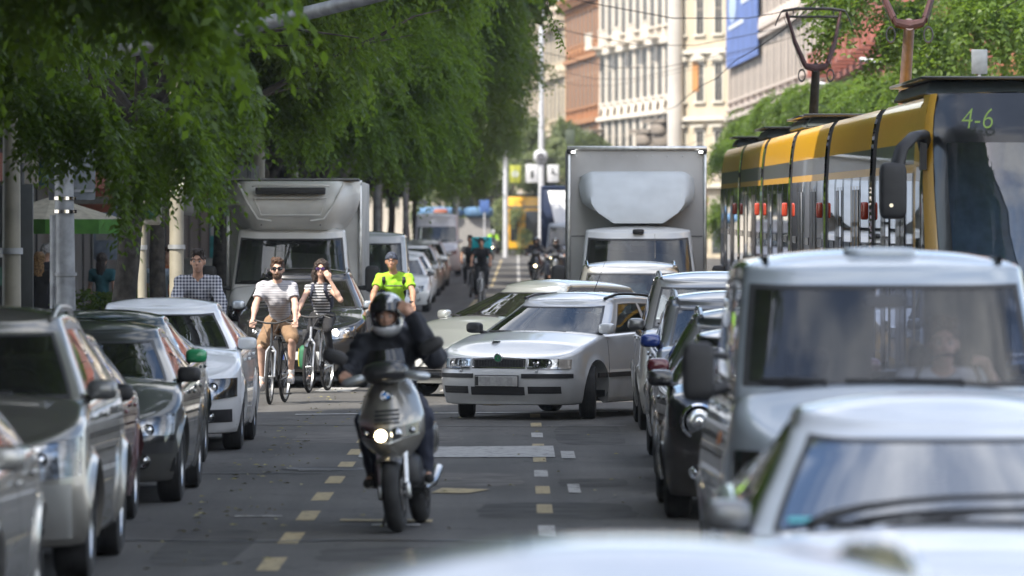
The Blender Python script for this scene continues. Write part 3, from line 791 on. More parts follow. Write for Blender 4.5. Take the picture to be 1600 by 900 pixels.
def facade(name, label, F, Np, top, wallm, trimm, depth=14, st=(0.15, 4.6, 3.9), nst=4, bay=3.2, kinds=('flat', 'ped', 'arch'), pil=None, win=(1.2, 2.3), base=None, roofm=None, shutters=False, zoff=0, vis_h=99, cornice=.7, balcony=None, shop=True):
    F = Vector(F); Np = Vector(Np); L = (Np - F).length; th = math.atan2(Np.y - F.y, Np.x - F.x)
    root = thing(name, label, 'building', (F.x, F.y, gz(F.y) + zoff), th, BG)
    m = MB(); m.box((L / 2, depth / 2, top / 2), (L, depth, top)); m.obj('wall', wallm, root, smooth=False)
    zs = [st[0]] + [st[1] + k * st[2] for k in range(nst)]
    nb = max(1, int(L / bay)); bw = L / nb
    for k, z in enumerate(zs[1:]):
        if z > vis_h: break
        c = MB(); c.box((L / 2, -.14, z - .28), (L + .1, .34 if k else .5, .26)); c.obj('string_course', trimm, root, smooth=False)
        for i in range(nb):
            if z > vis_h: continue
            kd = kinds[min(k, len(kinds) - 1)]; me = window_mesh(win[0], win[1], trimm, kd)
            o = linkmesh('window', me[0], root, ((i + .5) * bw, 0, z + .75)); linkmesh('pane', me[1], o); linkmesh('sash', me[2], o)
            if balcony and k in balcony and i % 2 == 0:
                b = MB(); b.box(((i + .5) * bw, -.55, z + .02), (bw * .95, 1.0, .16)); 
                for q in lin(-.42, .42, 8): b.tube([((i + .5) * bw + q * bw, -1.0, z + .1), ((i + .5) * bw + q * bw, -1.0, z + .95)], .05, 5)
                b.box(((i + .5) * bw, -1.0, z + .98), (bw * .95, .14, .08)); b.obj('balcony', trimm, root, smooth=False)
    if shop:
        for i in range(nb):
            g = MB(); g.box(((i + .5) * bw, -.01, 1.75), (bw * .72, .06, 2.9)); w_ = g.obj('shop_window', DKG, root, smooth=False)
            g = MB(); g.box(((i + .5) * bw, -.10, 3.45), (bw * .78, .2, .55)); g.obj('shop_fascia', mat('shop_fascia_%d' % (i % 4), [(.10, .10, .11), (.25, .06, .04), (.30, .27, .22), (.05, .14, .13)][i % 4], .5), root, smooth=False)
    if pil:
        for i in range(nb + 1):
            if i % pil: continue
            x = min(max(i * bw, .3), L - .3); b = MB(); b.box((x, -.05, (top + st[1]) / 2 - .3), (.5, .10, top - st[1] - .3)); b.box((x, -.10, top - 1.2), (.7, .20, .4)); b.box((x, -.10, st[1] + .1), (.7, .20, .4)); b.obj('pilaster', trimm, root, smooth=False)
    c = MB(); c.box((L / 2, -.3, top - .2), (L + .5, .9, .4)); c.box((L / 2, -.2, top - .65), (L + .3, .55, .4))
    for q in range(int(L / .9)): c.box((q * .9 + .45, -.42, top - .52), (.28, .45, .26))
    c.obj('cornice', trimm, root, smooth=False)
    if roofm:
        r = MB(); r.add([(-.3, -.5, top), (L + .3, -.5, top), (L + .3, depth + .3, top), (-.3, depth + .3, top), (.5, 4, top + 4.5), (L - .5, 4, top + 4.5), (L - .5, depth - 2, top + 4.5), (.5, depth - 2, top + 4.5)], [(0, 1, 5, 4), (1, 2, 6, 5), (2, 3, 7, 6), (3, 0, 4, 7), (4, 5, 6, 7)]); r.obj('roof', roofm, root, smooth=False)
    return root
TRW = plaster('pale_trim', (.5, .46, .4)); ROOFD = mat('dark_tiles', (.05, .04, .04), .8, scale=2); ROOFR = mat('red_tiles', (.09, .045, .04), .8, scale=2)
def pt(px, d, off=0): return (gx(px, d) + off, d, 0)
facade('apartment_building', 'red and orange brick building with tall columns of windows behind the right-hand trees', pt(1296, 262), pt(1560, 168), 21, plaster('brick_orange', (.30, .115, .06)), plaster('red_trim', (.30, .10, .07)), bay=2.4, win=(1.5, 3.2), kinds=('arch', 'flat', 'arch'), pil=1, balcony=(1,), st=(0, 4.6, 4.3), vis_h=16)
bpk = facade('apartment_building', 'pinkish white building carrying the blue hanging banner', pt(1140, 336), pt(1294, 263), 23, plaster('pinkish_plaster', (.36, .29, .25)), plaster('pink_trim', (.50, .43, .38)), bay=2.6, win=(1.7, 3.0), kinds=('flat', 'ped', 'arch'), pil=2, balcony=(0,), vis_h=16)
bwh = facade('apartment_building', 'cream corner building front with round column and orange shuttered window', pt(1052, 342), pt(1138, 337), 23, plaster('cream_plaster', (.48, .41, .30)), plaster('cream_trim', (.56, .52, .44)), bay=1.65, win=(.75, 2.2), kinds=('flat', 'ped', 'flat'), st=(0, 4.6, 4.0), vis_h=17, shop=True)
cm = MB(); cm.lathe([(4.6, .62), (5.0, .62), (5.1, .5), (18, .46)], axis='Z', n=24, c=(1.0, -.5, 0)); cm.box((1.0, -.5, 4.45), (1.5, 1.4, .4)); cm.obj('column', plaster('column_stone', (.48, .45, .41)), bwh)
for (px_, d_, z_) in ((1046, 343, 8.1), (934, 371, 8.0), (1022, 350, 7.6)):
    cn_ = MB(); cn_.sbox((0, 0, 0), (.9, .55, .75), .7); cn_.sbox((.1, -.3, .5), (.7, .5, .4), .6); cn_.box((0, -.2, 1.0), (2.2, 1.2, .22)); cn_.obj('console', plaster('weathered_stone', (.20, .17, .14)), bwh, loc=tuple(bwh.matrix_basis.inverted() @ Vector((gx(px_, d_) - .3, d_, z_))), ang=60)
b_ = MB(); b_.box((2.45, -.05, 11.0), (.62, .05, 2.1)); b_.obj('shutter', mat('orange_shutter', (.48, .22, .07), .6), bwh, smooth=False)
facade('apartment_building', 'bright white stone building with rows of columns and carved consoles', pt(938, 372), pt(1050, 345), 23, plaster('white_stone', (.42, .36, .29)), plaster('white_trim', (.62, .56, .48)), bay=2.6, win=(1.75, 3.1), kinds=('arch', 'flat', 'arch'), pil=1, balcony=(0, 2), st=(0, 4.8, 4.3), vis_h=20, depth=10)
facade('apartment_building', 'orange brick building under a dark tiled roof', pt(886, 396), pt(936, 374), 17.6, plaster('brick_deep_orange', (.30, .115, .04)), plaster('orange_trim', (.34, .16, .07)), bay=2.6, win=(1.7, 3.1), kinds=('flat', 'arch', 'flat'), pil=1, st=(0, 4.8, 4.3), roofm=ROOFD, vis_h=17)
facade('apartment_building', 'ochre and cream building with steep red tiled roof', pt(824, 428), pt(884, 398), 16.5, plaster('ochre_plaster', (.40, .32, .21)), plaster('ochre_trim', (.46, .39, .29)), bay=3.0, win=(1.8, 3.0), pil=2, st=(0, 4.6, 4.0), roofm=ROOFR, vis_h=16)
facade('apartment_building', 'beige building closing the street view left of the tall mast', pt(690, 500), pt(822, 458), 30, plaster('beige_plaster', (.38, .31, .24)), plaster('beige_trim', (.46, .40, .33)), bay=3.0, win=(1.7, 2.9), pil=2, st=(0, 4.6, 4.2), vis_h=26)
# left side: the block that shades the near street, then the block behind the trees
facade('corner_building', 'tall building beside the near end of the street, out of sight to the left', (-10.2, -40, 0), (-10.2, 56, 0), 30, plaster('grey_plaster', (.26, .24, .22)), plaster('grey_trim', (.3, .28, .26)), bay=5, nst=3, depth=5, vis_h=0)
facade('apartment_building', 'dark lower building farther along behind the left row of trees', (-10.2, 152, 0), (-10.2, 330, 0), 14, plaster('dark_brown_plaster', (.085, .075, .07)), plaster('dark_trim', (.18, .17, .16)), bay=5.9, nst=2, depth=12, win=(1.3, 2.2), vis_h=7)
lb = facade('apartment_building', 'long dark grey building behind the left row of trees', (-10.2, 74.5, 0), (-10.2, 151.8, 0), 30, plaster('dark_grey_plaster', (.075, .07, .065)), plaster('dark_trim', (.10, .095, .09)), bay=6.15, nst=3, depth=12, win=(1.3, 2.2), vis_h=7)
# ------------------------------------------------------------------ vehicles of the scene
SILV = paint('silver_paint', (.42, .42, .41), .75, .3)
SILVW = paint('white_silver_paint', (.64, .65, .66), .2, .3)
WHITE = paint('white_paint', (.78, .79, .80), 0, .3)
WBLUE = paint('bluish_white_paint', (.74, .79, .86), .0, .3)
GREYB = paint('grey_blue_paint', (.36, .41, .47), .5, .33)
CHAR = paint('charcoal_paint', (.045, .05, .05), .4, .3)
DGRN = paint('dark_green_paint', (.018, .035, .035), .3, .25)
BLACKP = paint('black_paint', (.012, .012, .014), .1, .25)
MAROON = paint('maroon_paint', (.14, .035, .045), .35, .3)
GREENW = paint('pale_green_silver_paint', (.42, .44, .43), .6, .3)
DBLUE = paint('dark_blue_paint', (.02, .035, .11), .3, .25)
DGREY = paint('grey_paint', (.17, .175, .18), .6, .3)
GRNM = paint('green_paint', (.03, .33, .13), .1, .3, dirt=0)
MARM = paint('wine_mirror_paint', (.10, .012, .02), .2, .25, dirt=0)
BLUM = paint('navy_mirror_paint', (.015, .04, .2), .2, .25, dirt=0)
ROWG = 'cars parked in the left row'; QG = 'vehicles queueing in the right lane'

def B(kind, **k):
    P = {
        'hatch': dict(L=3.85, W=1.66, H=1.44, sh=[(0, .64), (.35, .76), (.95, .93), (2, .96), (3.3, .99), (3.85, .95)], cowl=.95, rf0=1.72, rf1=3.2, rb=3.78, yw=(.78, 3.25), side=[(.07, .50), (.55, .88)]),
        'sedan': dict(L=4.6, W=1.78, H=1.48, sh=[(0, .70), (.4, .82), (1.05, .97), (2.4, 1.0), (3.9, 1.06), (4.6, 1.02)], cowl=1.12, rf0=1.95, rf1=3.3, rb=4.1, yw=(.88, 3.56), wr=.57, side=[(.07, .46), (.50, .84)]),
        'suv': dict(L=4.33, W=1.83, H=1.66, gc=.24, sh=[(0, .83), (.4, .95), (1.1, 1.08), (2.4, 1.1), (4.33, 1.12)], cowl=1.1, rf0=1.85, rf1=3.8, rb=4.25, rw=.34, ra=.40, tw=.22, yw=(.9, 3.53), wr=.63, nose=[(.2, .10), (.4, .02), (.6, 0), (.8, .05), (1.0, .2)], flare=.035, side=[(.07, .42), (.46, .80)], third=(.84, .93)),
        'estate': dict(L=4.51, W=1.73, H=1.45, sh=[(0, .70), (.4, .80), (1.1, .95), (2.4, .98), (4.5, 1.0)], cowl=1.1, rf0=1.9, rf1=3.9, rb=4.4, yw=(.88, 3.39), wr=.56, side=[(.07, .40), (.44, .74)], third=(.78, .93)),
        'mpv': dict(L=4.25, W=1.8, H=1.74, sh=[(0, .80), (.35, .93), (.85, 1.08), (2.4, 1.1), (4.2, 1.12)], cowl=.85, rf0=1.65, rf1=3.95, rb=4.2, yw=(.86, 3.5), wr=.68, side=[(.07, .42), (.46, .74)], third=(.78, .93), nose=[(.2, .08), (.4, .0), (.6, 0), (.8, .06), (1.0, .2)]),
        'van': dict(L=4.6, W=1.84, H=1.97, gc=.2, sh=[(0, .98), (.3, 1.12), (.8, 1.26), (2.4, 1.26), (4.6, 1.26)], cowl=.75, rf0=1.32, rf1=4.4, rb=4.58, yw=(.9, 3.9), wr=.76, zm=.7, side=[(.06, .34), (.38, .64)], third=(.68, .93), nose=[(.2, .08), (.4, .0), (.75, 0), (1.0, .08), (1.2, .2)], crown=.06, rs=.09, belt_in=.05, Dg=.22, ra=.36, gtop=.93),
        'bigvan': dict(L=5.6, W=2.0, H=2.65, gc=.25, sh=[(0, 1.0), (.35, 1.2), (.85, 1.36), (2.4, 1.38), (5.6, 1.38)], cowl=.8, rf0=1.75, rf1=5.45, rb=5.58, yw=(1.0, 4.4), wr=.86, zm=.7, side=[(.05, .18), (.22, .23)], nose=[(.2, .1), (.4, .0), (.75, 0), (1.0, .08), (1.3, .25)], crown=.06, rs=.1, Dg=.25, rw=.34, ra=.4, tw=.22, gtop=.62),
        'cab': dict(L=2.6, W=2.0, H=2.28, gc=.28, sh=[(0, 1.0), (.3, 1.2), (.8, 1.33), (2.0, 1.35), (2.6, 1.35)], cowl=.78, rf0=1.28, rf1=2.35, rb=2.52, yw=(.95, 5.2), wr=.82, zm=.7, side=[(.08, .7), (.75, .9)], nose=[(.2, .1), (.4, .0), (.75, 0), (1.0, .08), (1.3, .22)], crown=.06, rs=.1, Dg=.22, rw=.35, ra=.42, tw=.22),
    }[kind]
    P = dict(P); P.update(k); return Body(**P)

# ---- left parked row, all facing the camera
XR = -2.62                                  # traffic side of the row
def row_x(b, e=0): return XR - b.W / 2 + e
b = B('hatch', W=1.72, H=1.47, L=4.1, yw=(.82, 3.4)); c = plain_car('parked_car', 'silver hatchback cut off by the frame at the head of the left parked row', 'car', ROWG, SILV, b, worn=True); place(c, row_x(b, .10), 26.7)
b = B('suv'); c = plain_car('parked_car', 'silver off-road car with roof rails, second in the left parked row', 'car', ROWG, paint('dull_silver_paint', (.25, .24, .22), .7, .32), b, railm=ALU, seams=(1.2, 2.3, 3.3), fog=True, foglamp=.06, mirror_mat=DGREY, hx=(.38, .95), hsz=(.20, .19)); place(c, row_x(b, .05), 33.7)
# body-coloured corner cladding of the off-road car
for sg in (-1, 1):
    o = MB().grid([[(sg * p[0], p[1], p[2]) for p in cc] for cc in b.fpatch(lin(.44, .82, 12), [(0, .26), (2, .30)], [(0, .60), (2, .62)], .02)]).obj('bumper_corner', paint('cladding_paint', (.34, .34, .33), .6, .4), c, ang=50)
MB().grid(b.fpatch(lin(-.42, .42, 20), [(-1, .28), (1, .28)], [(-1, .56), (1, .56)], .006)).obj('lower_grille', BLK, c)
b = B('hatch', W=1.68, H=1.45, L=4.15, yw=(.8, 3.35), rb=4.05, rf1=3.4); c = plain_car('parked_car', 'maroon hatchback showing only a strip between silver off-road car and charcoal hatchback', 'car', ROWG, MAROON, b, mirror_mat=BLK); place(c, row_x(b, -.18), 38.7)
b = B('hatch', H=1.42, W=1.66); c = plain_car('parked_car', 'charcoal grey hatchback with clear round headlamps and black bumper band', 'car', ROWG, CHAR, b, darkbump=False, mirror_mat=BLK, hx=(.40, .93), hsz=(.18, .19)); place(c, row_x(b, 0), 44.05)
MB().grid(b.fpatch(lin(-.80, .80, 34), [(-1, .40), (1, .40)], [(-1, .54), (1, .54)], .012)).obj('bumper_strip', TRIM, c)
antenna(c, (-.3, b.rf0 + .15, b.H), .4, .25)
b = B('sedan', H=1.44, L=4.2, yw=(.85, 3.4), rb=3.85, rf1=3.2); c = plain_car('parked_car', 'dark green saloon with one bright green door mirror', 'car', ROWG, DGRN, b, mirror_mat=GRNM); place(c, row_x(b, -.24), 49.2)
b = B('sedan', H=1.49); c = plain_car('parked_car', 'white saloon with long swept headlamps at the far end of the near parked row', 'car', ROWG, WHITE, b, hsz=(.19, .15), hx=(.48, .95), wheel_n=5); place(c, row_x(b, -.06), 54.95)
for sg in (-1, 1):
    MB().grid([[(sg * p[0], p[1], p[2]) for p in cc] for cc in b.fpatch(lin(.50, .80, 8), [(0, .27), (2, .31)], [(0, .40), (2, .43)], .006)]).obj('fog_surround', BLK, c)

# ---- dark off-road car with lit lamps behind the cyclists
b = B('suv', W=1.84, H=1.66); c = plain_car('waiting_car', 'black off-road car with lit headlamps and silver roof rails behind the cyclists', 'car', 'vehicles waiting at the junction', BLACKP, b, lit=True, railm=ALU, grille='kidney', mirror_mat=GREYB); place(c, gx(470, 78.5), 78.3)

# ---- greenish silver car and white estate turning out of the queue
b = B('estate', W=1.78, H=1.53, L=4.4, rb=4.25, rf1=3.6, cowl=1.0, rf0=2.0, sh=[(0, .66), (.4, .80), (1.1, 1.0), (2.4, 1.03), (4.4, 1.05)], nf=2.2, Df=.9)
c = plain_car('turning_car', 'pale green silver hatchback turning across, behind the white estate', 'car', 'vehicles waiting at the junction', GREENW, b, grille='none', fog=False, hx=(.42, .93), hsz=(.17, .17), steer=R(10)); place(c, gx(655, 74.4), 74.2, R(-44))
MB().grid(b.fpatch(lin(-.5, .5, 20), [(-1, .27), (0, .24), (1, .27)], [(-1, .46), (0, .50), (1, .46)], .008)).obj('lower_grille', BLK, c)
for k in range(5):
    MB().grid(b.fpatch(lin(-.48, .48, 20), [(-1, .28 + k * .04), (1, .28 + k * .04)], [(-1, .286 + k * .04), (1, .286 + k * .04)], .014)).obj('grille_bar', CHR, c)
antenna(c, (0, b.rf0 + .2, b.H), .35, .3)
for sg in (-1, 1):
    MB().grid([[(sg * p[0], p[1], p[2]) for p in cc] for cc in b.fpatch(lin(.74, .82, 5), [(0, .60), (2, .60)], [(0, .68), (2, .68)], .034)]).obj('indicator', ORG, c)

b = B('estate', nf=3.0, Df=.62, sh=[(0, .715), (.12, .735), (.5, .83), (1.1, .95), (2.4, .98), (4.5, 1.0)], nose=[(.2, .08), (.3, .02), (.42, -.0), (.56, 0), (.575, .05), (.72, .07), (.8, .12)], rs=.05)
root = thing('estate_car', 'white silver estate car with black bumper strips turning into the lane', 'car', group='vehicles waiting at the junction')
b.build(root, SILVW); b.greenhouse(root, SILVW, frame=None); wheels(root, b, 'spoke', steer=R(22))
for sg in (-1, 1):
    lo = [(0, .585), (2, .59)]; hi = [(.33, .705), (.62, .70), (.84, .69)]
    o = headlamp(b, root, sg, .36, .69, lo, hi, reflectors=((.45, .645, .047, 'chr'), (.58, .645, .045, 'chr')))
    MB().grid([[(sg * p[0], p[1], p[2]) for p in cc] for cc in b.fpatch(lin(.695, .80, 6), lo, hi, .03)]).obj('indicator_lens', mat('clear_indicator', (.55, .5, .45), .15, coat=1, metal=.4), o)
    MB().grid([[(sg * p[0], p[1], p[2]) for p in cc] for cc in b.fpatch(lin(.30, .82, 12), [(0, .478), (2, .478)], [(0, .53), (2, .53)], .012)]).obj('bumper_strip', BLK, root)
    MB().grid([[(sg * p[0], p[1], p[2]) for p in cc] for cc in b.fpatch(lin(.37, .72, 10), [(0, .30), (2, .31)], [(0, .385), (2, .385)], .006)]).obj('intake', BLK, root)
    for k in (0, 1):
        MB().grid([[(sg * p[0], p[1], p[2]) for p in cc] for cc in b.fpatch(lin(.38, .71, 10), [(0, .325 + k * .03), (2, .325 + k * .03)], [(0, .331 + k * .03), (2, .331 + k * .03)], .012)]).obj('slat', TRIM, root)
    bb = MB(); bb.sbox((sg * .47, b.fy(.47, .56) - .012, .562), (.018, .02, .014), .6); bb.obj('washer_jet', SILVW, root)
    m = MB(); ys = lin(.95, 3.3, 12); m.grid(b.spatch(sg, ys, [(0, .47), (9, .47)], [(0, .525), (9, .525)], .012)); m.obj('side_strip', BLK, root)
MB().grid(b.fpatch(lin(-.33, .33, 20), [(-1, .59), (1, .59)], [(-.33, .70), (0, .72), (.33, .70)], .012)).obj('grille_surround', CHR, root)
g = MB().grid(b.fpatch(lin(-.305, .305, 20), [(-1, .607), (1, .607)], [(-.33, .685), (0, .70), (.33, .685)], .018)).obj('grille', BLK, root)
for k in range(17):
    x = -.28 + .035 * k; MB().box((x, b.fy(x, .645) - .022, .645), (.006, .012, .07)).obj('grille_bar', TRIM, g)
e = MB().lathe([(-.012, 0), (-.012, .048), (0, .056)], axis='Y', c=(0, b.fy(0, .7) - .03, .705)).obj('badge', CHR, root)
MB().lathe([(-.017, 0), (-.017, .038), (-.01, .04)], axis='Y', c=(0, b.fy(0, .7) - .03, .705)).obj('badge_field', mat('badge_green', (.02, .16, .07), .3, coat=1), e)
MB().box((.004, b.fy(0, .7) - .048, .705), (.012, .003, .034), ry=R(35)).obj('badge_arrow', CHR, e)
MB().grid(b.fpatch(lin(-.33, .33, 14), [(-1, .285), (1, .285)], [(-1, .38), (1, .38)], .006)).obj('intake', BLK, root)
plate(root, b, .445, w=.52, h=.115, worn=True)
MB().lathe([(0, 0), (0, .05), (.004, .055)], axis='Z', c=(-.25, .55, b.Zs(.55) + .048)).obj('hood_vent', TRIM, root)
mirror(root, 1, .73, 1.28, 1.0, SILVW); mirror(root, -1, .73, 1.28, 1.0, BLK)
doors(root, b, SILVW, [1.28, 2.3, 3.2], mat_h=BLK); wipers(root, b, park=.04); rails(root, b, TRIM, .035); interior(root, b, seatc=INTL)
antenna(root, (.3, 2.2, 1.46), .35, .35)
EST = root; place(root, -.23, 64.75, R(-23))

# ---- right queue
b = B('mpv', H=1.76, L=4.3); c = plain_car('queueing_car', 'pale silver people carrier with roof rails directly before the white box lorry', 'car', QG, SILV, b, railm=CHR); place(c, 1.62, 79.2)
antenna(c, (.35, 1.9, 1.78), .35, .3)
b = B('mpv', H=1.72); c = plain_car('queueing_car', 'silver grey high-roofed car whose front wheel touches the turning estate', 'car', QG, SILV, b, railm=ALU, mirror_mat=DGREY, seams=(1.0, 2.05, 3.0)); place(c, 2.2, 60.6)
b = B('mpv', H=1.60, W=1.74, L=4.1, yw=(.84, 3.35), rb=4.0, rf1=3.8); c = plain_car('queueing_car', 'grey car with a navy blue door mirror in the right queue', 'car', QG, DGREY, b, railm=ALU, mirror_mat=BLUM); place(c, 2.1, 51.0)
b = B('estate', H=1.50, W=1.76, L=4.2, rb=4.1, rf1=3.8); c = plain_car('queueing_car', 'dark car with a wine red door mirror behind the black round-lamped car', 'car', QG, CHAR, b, railm=DGREY, mirror_mat=MARM); place(c, 2.06, 46.1)
b = B('hatch', H=1.41, W=1.69, L=3.8, sh=[(0, .78), (.3, .90), (.95, .98), (2, .98), (3.7, 1.0)], nf=2.6, Df=.55, side=[(.07, .6), (.64, .9)])
root = thing('queueing_car', 'black small car with round chrome-ringed headlamp beside the silver van', 'car', group=QG)
b.build(root, BLACKP); b.greenhouse(root, BLACKP, frame=TRIM, roof_mat=paint('small_car_roof', (.5, .5, .52), .2)); wheels(root, b)
for sg in (-1, 1):
    x = .60; y = b.fy(x, .73)
    o = MB().lathe([(-.02, 0), (-.03, .05), (-.02, .09), (.03, .11)], axis='Y', n=32, c=(sg * x, y - .02, .73)).obj('headlight', DCH, root)
    MB().lathe([(.05, .115), (-.02, .112), (-.032, .12), (-.025, .135), (.06, .14)], axis='Y', n=40, c=(sg * x, y - .02, .73)).obj('lamp_ring', CHR, o)
    MB().lathe([(-.045, 0), (-.04, .03), (-.02, .045)], axis='Y', n=20, c=(sg * x, y - .02, .73)).obj('reflector_bowl', CHR, o)
    roundish(root, 'fog_lamp', (sg * .62, b.fy(.62, .36) - .01, .36), .05, DCH, ring=CHR)
MB().grid(b.fpatch(lin(-.38, .38, 16), [(-.4, .56), (0, .52), (.4, .56)], [(-1, .74), (1, .74)], .01)).obj('grille', CHR, root)
MB().grid(b.fpatch(lin(-.55, .55, 20), [(-1, .28), (1, .28)], [(-1, .42), (1, .42)], .006)).obj('intake', BLK, root)
MB().grid(b.fpatch(lin(-.5, .5, 20), [(-1, .43), (1, .43)], [(-1, .445), (1, .445)], .012)).obj('bumper_bar', CHR, root)
plate(root, b, .47); mirror(root, -1, .76, 1.0, 1.0, BLACKP); mirror(root, 1, .76, 1.0, 1.0, BLACKP); doors(root, b, BLACKP, [1.1, 2.3]); interior(root, b); wipers(root, b)
place(root, 1.93, 41.5)

b = B('van', H=2.03, glass=glass_mat('van_windscreen', .85, (.88, .92, 1.0), .8))
root = thing('queueing_van', 'pale blue grey van with a broad windscreen and its driver behind the wheel', 'van', group=QG)
VANP = paint('van_paint', (.40, .45, .50), .35, .35)
b.build(root, VANP); b.greenhouse(root, VANP, frame=None, pillarA=.95); wheels(root, b, 'cap')
for sg in (-1, 1):
    headlamp(b, root, sg, .5, .86, [(0, .72), (2, .76)], [(0, .92), (.7, .96), (2, 1.0)], reflectors=((.62, .83, .06, 'chr'), (.76, .85, .05, 'chr')))
    m = MB(); m.sbox((sg * 1.02, .98, 1.36), (.09, .07, .16), .45); o = m.obj('mirror', BLK, root, ang=70)
    a = MB(); a.tube([(sg * .86, 1.02, 1.28), (sg * .98, .98, 1.25)], .035, 8); a.tube([(sg * .86, 1.02, 1.44), (sg * .98, .98, 1.46)], .02, 8); a.obj('mirror_arm', BLK, o)
    MB().grid(b.spatch(sg, lin(1.6, 1.66, 2), [(0, .95), (9, .95)], [(0, 1.02), (9, 1.02)], .01)).obj('side_repeater', ORG, root)
MB().grid(b.fpatch(lin(-.44, .44, 20), [(-1, .76), (1, .76)], [(-1, .92), (1, .92)], .008)).obj('grille', BLK, root)
MB().grid(b.fpatch(lin(-.84, .84, 30), [(-1, .32), (1, .32)], [(-1, .55), (1, .55)], .012)).obj('bumper_band', BLK, root)
plate(root, b, .45); doors(root, b, VANP, [1.28, 2.2, 3.3]); wipers(root, b, L=.6, park=.03); interior(root, b)
BK = mat('dark_backing_grey', (.07, .075, .085), .8)
bk_ = MB(); bk_.box((-.36, 2.42, 1.2), (.72, .03, 1.3)); bk_.box((.52, 2.42, 1.2), (.46, .03, 1.3)); bk_.box((.145, 2.42, .85), (.29, .03, .6)); bk_.obj('dark_backing', BK, root)  # added dark panel behind the seats, darkens the view through the windscreen
MB().sbox((.0, 1.75, 1.99), (.2, .14, .035), .4).obj('roof_hatch', VANP, root, ang=70)
for sg in (-1, 1):
    m = MB(); m.grid([[(sg * (.62 + e), y, 1.965 - .03 * 0 + h) for e, h in ((0, -.03), (0, .012), (.03, .012), (.03, -.045))] for y in lin(1.5, 4.3, 8)]); m.obj('roof_gutter', TRIM, root)
antenna(root, (-.05 + .02, .92, 1.26), .25, -.04)
place(root, 1.99, 29.5); VAN = root; VANB = b

b = B('sedan', H=1.45, W=1.76, rs=.08, sh=[(0, .66), (.4, .77), (1.05, .90), (2.4, .95), (3.9, 1.0), (4.6, 1.0)], glass=glass_mat('bright_windscreen', .28, (.75, .9, 1.0), 3.0)); c = plain_car('queueing_car', 'bluish white saloon with long curved wipers, partly outside the picture', 'car', QG, WBLUE, b, frame=None, worn=False, mirror_mat=DGREY, mz=.95); place(c, 1.71, 21.05)
_P = b.ws
def _wp(fx, fz, off=.03):
    i = fx * (len(_P) - 1); j = fz * (_P.shape[1] - 1); return Vector(_P[int(round(i)), int(round(j))]) + Vector((0, -off, off))
def _wq(fx, fz):
    i = fx * (len(_P) - 1); i0 = int(min(i, len(_P) - 2)); j = fz * (_P.shape[1] - 1); j0 = int(min(j, _P.shape[1] - 2)); a, c2 = i - i0, j - j0
    return Vector(_P[i0, j0] * (1 - a) * (1 - c2) + _P[i0 + 1, j0] * a * (1 - c2) + _P[i0, j0 + 1] * (1 - a) * c2 + _P[i0 + 1, j0 + 1] * a * c2) + Vector((0, -.03, .02))
for (k0, pts_) in ((0, [(.14, .03), (.2, .14), (.28, .22), (.38, .28), (.5, .32), (.65, .33), (.8, .33)]), (1, [(.34, .02), (.42, .07), (.48, .13), (.56, .18), (.68, .19), (.8, .17), (.9, .15)])):
    MB().tube([_wq(*q) for q in pts_], [.022, .022, .018, .014, .013, .012, .010], 6).obj('long_wiper', BLK, c, ang=180)
st = MB(); P = b.ws; q = P[len(P) - 1 - 5, 1]
MB().box((-.60, P[5, 1][1] - .015, P[5, 1][2] + .01), (.09, .004, .035), rx=R(-60)).obj('window_sticker', mat('turquoise_sticker', (.12, .5, .55), .5), c)
b = B('sedan', H=1.45, W=1.84, wr=.70, crown=.10); root = thing('foreground_car', 'out-of-focus pale blue white car roof filling the bottom edge', 'car', group=QG)
b.build(root, WBLUE); b.greenhouse(root, WBLUE, frame=TRIM); wheels(root, b); interior(root, b); place(root, .25, 9.75)
MB().sbox((.52, 2.55, 1.33), (.10, .12, .10), .9).obj('dome_cap', mat('olive_brass', (.16, .15, .07), .25, metal=.7, coat=1), root, ang=70)
MB().lathe([(0, .102), (-.012, .112), (-.02, .103)], axis='Y', c=(.52, 2.5, 1.33)).obj('dome_ring', CHR, root)
antenna(root, (-.24, 2.1, 1.43), .05, .03)

